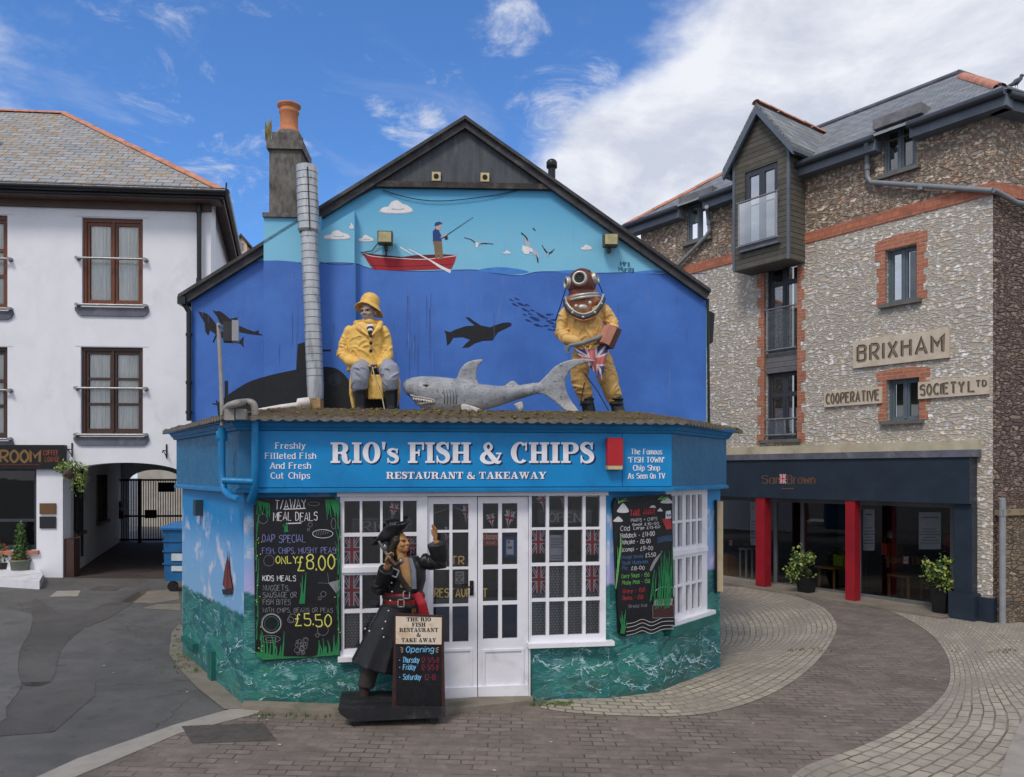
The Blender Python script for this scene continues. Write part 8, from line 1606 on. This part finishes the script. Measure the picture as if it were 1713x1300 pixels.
# shop front
zL0, zL1 = rp_(1420, 757)[1], rp_(1420, 743)[1]; sP = rp_(1642, 760)[0]
f = MB(); f.box(RB, sP, sEnd, zL0, zL1, -.02, .14); obj('stone_ledge', f, mat('limestone_ledge', S(186, 176, 152), .8, .12, 3, .3, dirt=S(120, 112, 98), dscale=2), ST, bevel=.012)
zT, zBt = zL0-.003, zS; f = MB(); f.box(RB, sP, sEnd, zT-.13, zT, -.02, .34); obj('lead_flashing', f, M['lead'], ST, bevel=.01)
fasB = mat('night_blue_board', S(36, 48, 62), .45, .14, 2, .06, dirt=S(50, 62, 76), dscale=2.5, damt=.35); f = MB(); sF = rp_(1622, 800, .3)[0]; f.box(RB, sF, sEnd, zBt, zT-.132, -.1, .3); SF = obj('shop_fascia', f, fasB, ST, bevel=.008)
f = MB(); a, b = sorted((rp_(1626, 900, .22)[0], rp_(1596, 900, .22)[0])); f.box(RB, a, b, RG-.2, zBt-.002, -.5, .22); f.box(RB, a-.06, b+.08, RG-.2, rp_(1608, 992, .27)[1], -.5, .27); f.box(RB, rp_(1661, 1010, .1)[0], a-.062, RG-.2, rp_(1645, 1000, .1)[1], -.1, .1); obj('pilaster', f, fasB, ST, bevel=.008)
f = MB(); px = PX(RB, .303); text(f, px, 1292, -809, 13.5, 'Sam', .16, 0, 0, serif=True, fit=34); text(f, px, 1340, -809, 13.5, 'Brown', .16, 0, 0, serif=True, fit=46); f.ribbon(px, [(1308, -817.5), (1328, -817.3)], 1.6, 0, 0)
obj('lettering', f, [P_('bronze_letter', (112, 78, 58))], SF, recalc=False)
def heart_flag(fr, u, v, w_, h_, o, par, nm='emblem'):
    f = MB(); px = PX(fr, o); union_jack(f, px, u-w_/2, -v-h_/2, w_, h_, 0); 
    f2 = MB(); 
    for p in f.v: pass
    return obj(nm, f, UJ, par, recalc=False)
class PXS:                                  # emblem drawn small so that its layers stay thin
    def __init__(s, fr, o): s.fr = fr; s.o = o
    def W(s, a, z, e=0): return s.fr.P(a, -z, s.o+e)
heart_flag(RB, 1309.5, 801, 11, 16, .303, SF)
colm = mat('red_column_paint', S(150, 22, 36), .45, .12, 3, .05, dirt=S(120, 20, 32), dscale=2)
for u0, u1, v1 in ((1264, 1279, 983), (1414, 1430, 1005)):
    a, b = sorted((rp_(u0, 930, .28)[0], rp_(u1, 930, .28)[0])); f = MB(); f.box(RB, a, b, rp_(u0, v1, .28)[1]-.02, zBt-.001, .28-(b-a), .28); f.box(RB, a-.02, b+.02, RG-.2, rp_(u0, v1, .28)[1]-.021, .28-(b-a)-.02, .3, 1); obj('column', f, [colm, M['concrete']], ST, bevel=.006)
# recessed glazing, interior
oG = -.55; gs = [rp_(1594, 900, oG)[0], rp_(1438, 900, oG)[0], rp_(1343, 900, oG)[0], rp_(1298, 900, oG)[0], sEnd-.7]; gb_ = rp_(1500, 1003, oG)[1]
f = MB(); f.quad(RB, gs[0]-.2, gs[-1]+.3, gb_, zBt, oG); obj('shop_glass', f, M['glass_shop'], ST, recalc=False)
f = MB()
for s in gs: f.box(RB, s-.035, s+.035, RG-.1, zBt, oG-.05, oG+.04)
for i in range(len(gs)-1): f.box(RB, gs[i]+.036, gs[i+1]-.036, gb_-.1, gb_+.03, oG-.05, oG+.04); f.box(RB, gs[i]+.036, gs[i+1]-.036, zBt-.12, zBt-.03, oG-.05, oG+.04)
obj('shop_frame', f, mat('grey_shop_frame', S(104, 106, 110), .4, .1), ST)
f = MB(); f.box(RB, gs[0]-.3, gs[1]-.04, RG-.2, gb_-.101, -.6, -.3); f.box(RB, gs[1]+.04, gs[2], RG-.2, gb_-.2, oG-.02, oG+.1); f.box(RB, gs[3], gs[4], RG-.2, gb_-.12, -.6, -.3); obj('stall_riser', f, mat('grey_stall_riser', S(108, 110, 114), .6, .12), ST, bevel=.01)
f = MB(); s0, s1 = gs[0]-.3, sEnd-.35
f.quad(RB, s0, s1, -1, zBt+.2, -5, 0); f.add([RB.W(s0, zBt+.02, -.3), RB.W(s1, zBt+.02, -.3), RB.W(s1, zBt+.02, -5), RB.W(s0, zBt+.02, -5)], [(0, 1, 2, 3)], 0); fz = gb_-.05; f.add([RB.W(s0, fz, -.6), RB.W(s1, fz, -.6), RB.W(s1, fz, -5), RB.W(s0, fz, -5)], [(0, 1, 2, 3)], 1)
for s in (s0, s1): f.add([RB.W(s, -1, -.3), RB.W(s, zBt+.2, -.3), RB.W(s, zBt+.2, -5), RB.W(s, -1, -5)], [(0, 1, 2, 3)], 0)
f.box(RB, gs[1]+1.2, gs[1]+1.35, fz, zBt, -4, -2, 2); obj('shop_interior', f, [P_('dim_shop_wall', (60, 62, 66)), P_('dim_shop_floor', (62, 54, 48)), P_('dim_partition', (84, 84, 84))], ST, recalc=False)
f = MB(); q = [RB.W(gs[0]-.3, 0, .55), RB.W(sEnd, 0, .55), RB.W(sEnd, 0, -.6), RB.W(gs[0]-.3, 0, -.6)]; f.add([(p.x, p.y, gz(p.x)+.045) for p in q]+[(p.x, p.y, gz(p.x)-.1) for p in q], [(0, 1, 2, 3), (0, 1, 5, 4), (0, 4, 7, 3), (1, 2, 6, 5)]); struct(obj('shop_pavement', f, M['concrete_dk'], recalc=False))
def poster(u0, u1, v0, v1, lab, o=oG-.06):
    T_ = thing('window_poster', lab, 'poster', tuple(RB.P((u0+u1)/2, v1, o))); f = MB(); f.poly(PX(RB, o), nv([(u0, v1), (u1, v1), (u1, v0), (u0, v0)])); obj('sheet', f, P_('poster_white', (214, 216, 222)), T_, recalc=False); f = MB()
    for i in range(6): w_ = (u1-u0)*(.3+.08*((i*7) % 3)); v = v0+(v1-v0)*(.44+i*.075); f.poly(PX(RB, o+.002), nv([((u0+u1)/2-w_, v+1.6), ((u0+u1)/2+w_, v+1.6), ((u0+u1)/2+w_, v), ((u0+u1)/2-w_, v)]))
    f.poly(PX(RB, o+.002), nv([(u0+4, v0+10), (u1-4, v0+10), (u1-4, v0+7.5), (u0+4, v0+7.5)])); obj('printed_lines', f, P_('poster_grey', (136, 138, 142)), T_, recalc=False)
poster(1537, 1574, 857, 919, 'white printed poster hanging in the shop window beside the dark pilaster'); poster(1444, 1463, 852, 921, 'narrow white poster behind the red column nearest the corner'); poster(1255, 1266, 840, 912, 'pale poster hanging behind the far red column')
f = MB(); px = PX(RB, oG-.03); text(f, px, 1495, -942, 12, 'Sam', .13, 0, 0, serif=True, fit=30); text(f, px, 1550, -944, 12, 'Brown', .13, 0, 0, serif=True, fit=46); text(f, px, 1243, -913, 8, 'Brown', .13, 0, 0, serif=True, fit=26); obj('lettering', f, [P_('bronze_letter', (112, 78, 58))], ST, recalc=False); heart_flag(RB, 1515.5, 937, 9, 13, oG-.03, ST); heart_flag(RB, 1222.5, 908, 6, 9, oG-.03, ST)
# furniture in the shop window
wd = mat('warm_wood', S(150, 104, 62), .5, .2, 6, .1, stretch=(1, 1, 6)); 
def stand_leg(mb, c, h_, m=0, w_=.04): mb.wbox((c.x, c.y, fz+h_/2), (w_, w_, h_), m)
c = RB.P(1400, 985, -1.3); c.z = fz; T_ = thing('table', 'small pale wooden table holding a green box in the shop window', 'table', tuple(c)); f = MB(); f.wbox((c.x, c.y, fz+.5), (.9, .5, .04), 0, .5); obj('tabletop', f, wd, T_)
for dx, dy in ((-.35, -.2), (.35, -.2), (-.35, .2), (.35, .2)): f = MB(); p = c+Rz(.5) @ Vector((dx, dy, 0)); stand_leg(f, p, .48); obj('leg', f, wd, T_)
f = MB(); f.wbox((c.x+.1, c.y-.05, fz+.65), (.3, .25, .24), 0, .5); tag(obj('green_box', f, P_('lime_box', (150, 190, 50)), bevel=.01), 'lime green box on the small wooden table', 'box')
c = RB.P(1514, 1000, -1.2); c.z = fz; T_ = thing('chair', 'brown wooden chair seen through the shop window', 'chair', tuple(c)); f = MB(); f.wbox((c.x, c.y, fz+.48), (.5, .5, .05), 0, .5); obj('seat', f, wd, T_); f = MB(); f.wbox(c+Rz(.5) @ Vector((0, .23, .85)), (.5, .04, .45), 0, .5); obj('backrest', f, wd, T_)
for dx, dy in ((-.22, -.22), (.22, -.22), (-.22, .22), (.22, .22)): f = MB(); stand_leg(f, c+Rz(.5) @ Vector((dx, dy, 0)), .48, 0, .045); obj('leg', f, wd, T_)
for u, v, col, lab in ((1486, 918, (190, 74, 44), 'orange red handbag hanging on a stand in the shop window'), (1588, 905, (186, 60, 50), 'red handbag on a shelf at the edge of the shop window')):
    c = RB.P(u, v, -1.0); f = MB(); f.wbox(c, (.32 if u < 1500 else .2, .12, .24), 0, .6); f.tube([c+Vector((-.1, 0, .12)), c+Vector((-.06, 0, .25)), c+Vector((.06, 0, .25)), c+Vector((.1, 0, .12))], .012, 6); tag(obj('handbag', f, mat('bag_%d' % u, S(*col), .45, .12), bevel=.02), lab, 'handbag')
for u, v, lab in ((1449, 890, 'silver floor lamp beside the narrow poster'), (1490, 892, 'silver floor lamp above the orange red handbag')):
    c = RB.P(u, v, -1.05); T_ = thing('floor_lamp', lab, 'lamp', (c.x, c.y, fz)); f = MB(); f.lathe([(.09, -.1), (.07, .02), (.03, .06)], c, 14); obj('lamp_shade', f, M['steel'], T_); f = MB(); f.tube([c, (c.x, c.y, fz+.02)], .015, 8); f.lathe([(.14, 0), (.14, .02)], (c.x, c.y, fz), 16); obj('stem', f, M['black_gloss'], T_)
for u, lab in ((1248, 'pale stool stacked in the far shop window by the red column'), (1225, 'brown storage crate in the far shop window')):
    c = RB.P(u, 955, -1.0); f = MB(); w_ = .28 if u > 1240 else .7
    if u > 1240:
        f.wbox((c.x, c.y, fz+.75), (w_, w_, .05), 0, .5)
        for dx, dy in ((-.1, -.1), (.1, -.1), (-.1, .1), (.1, .1)): stand_leg(f, c+Rz(.5) @ Vector((dx, dy, 0)), .74)
        tag(obj('stool', f, P_('stool_pale', (190, 188, 180))), lab, 'stool')
    else: f.wbox((c.x, c.y, fz+.3), (w_, .4, .6), 0, .5); tag(obj('crate', f, wd, bevel=.02), lab, 'crate')
# planters
for (u, vt, vb, ut0, ut1, fu, fv, fw, fh, lab) in ((1349, 970, 994, 1333, 1364, 1338, 948, 24, 30, 'black tapered planter with a leafy shrub in front of the shop doorway'), (1575, 988, 1029, 1559, 1591, 1571, 964, 25, 25, 'black tapered planter with a pale leafed shrub beside the dark pilaster')):
    x, y = gpix(u, vb); c = Vector((x, y, gz(x)+.05)); k = y/FPX; T_ = thing('planter', lab, 'planter', tuple(c)); hh_ = (vb-vt)*k+.02; wt = (ut1-ut0)*k/2; f = MB(); R4 = [[Rz(.62) @ Vector((sx*w_, sy*w_, z)) + c for sx, sy in ((-1, -1), (1, -1), (1, 1), (-1, 1))] for w_, z in ((wt*.62, 0), (wt*.88, hh_), (wt*.8, hh_), (wt*.76, hh_-.06))]; f.rings(R4, 0, True, False); obj('pot', f, mat('black_planter', S(26, 27, 30), .4, .2), T_, bevel=.008)
    f = MB(); cc = Vector((x+(fu-u)*k, y, c.z+(vb-fv)*k)); leaf_ball(f, cc, (fw*k*.66, fw*k*.6, fh*k*.7), 380, .08, (0, 1, 1, 2), .2, .35)
    for q in range(14): a_ = random.random()*6.28; leaf_ball(f, cc+Vector((math.cos(a_)*fw*k*.8, math.sin(a_)*fw*k*.6, random.uniform(-.8, .9)*fh*k)), (.12, .12, .14), 30, .075, (0, 2, 2, 1), .3)
    obj('foliage', f, leafm, T_, recalc=False); f = MB()
    for q in range(5): a_ = q*1.26; f.tube([c+Vector((0, 0, hh_*.8)), cc+Vector((math.cos(a_)*fw*k*.5, math.sin(a_)*fw*k*.4, .1))], [.018, .008], 6)
    obj('stem', f, M['wood_dark'], T_)
# post, garden wall, bird
x, y = gpix(1668, 1041); f = MB(); k = y/FPX; f.tube([(x, y-.15, gz(x)), (x, y-.15, gz(x)+(1041-834)*k)], .055, 14); f.lathe([(.065, -.05), (.065, .05)], (x, y-.15, gz(x)+(1041-858)*k), 14); f.ell((x, y-.15, gz(x)+(1041-834)*k), (.055, .055, .02), 0, None, 12)
tag(obj('metal_post', f, mat('grey_metal_post', S(140, 142, 148), .45, .12, 5, .1)), 'tall grey metal post against the corner of the stone building', 'post')
f = MB(); zc = SB.pix(1695, 862, .13)[1]; s0 = SB.pix(1678, 950, .13)[0]; f.box(SB, s0, SBL+3, RG-.6, zc, .02, .13, 0); GWL = obj('garden_wall', f, M['stone_low']); tag(GWL, 'low rubble stone garden wall with a mossy coping beside the grey post', 'wall')
f = MB(); f.prism(SB, [(s0-.05, zc+.001), (SBL+3, zc+.001), (SBL+3, zc+.12), (s0-.05, zc+.1)], .005, .17); obj('coping', f, mat('mossy_coping', S(140, 124, 100), .9, .2, 4, .5, dirt=S(92, 96, 52), dscale=5, damt=.8), GWL, bevel=.02)
for k_ in range(30): pass
c = RI1.lerp(RS, .0); c = SB.P(1700, 141, -2.9); f = MB(); f.tube([c+Vector((-.12, 0, -.02)), c+Vector((0, 0, .05)), c+Vector((.1, 0, .13))], [.03, .075, .05], 12, 0, True, None, True); f.ell(c+Vector((.13, 0, .2)), (.05, .045, .045)); f.tube([c+Vector((.16, 0, .2)), c+Vector((.23, 0, .19))], [.016, .004], 6); f.tube([c+Vector((-.08, 0, 0)), c+Vector((-.26, 0, -.07))], [.05, .02], 8)
for s_ in (-.02, .03): f.tube([c+Vector((s_, 0, 0)), c+Vector((s_, 0, -.12))], .008, 5)
tag(obj('pigeon', f, mat('pigeon_grey', S(74, 76, 86), .6, .25), remesh=.012), 'dark grey pigeon perched on the slate roof ridge', 'bird')
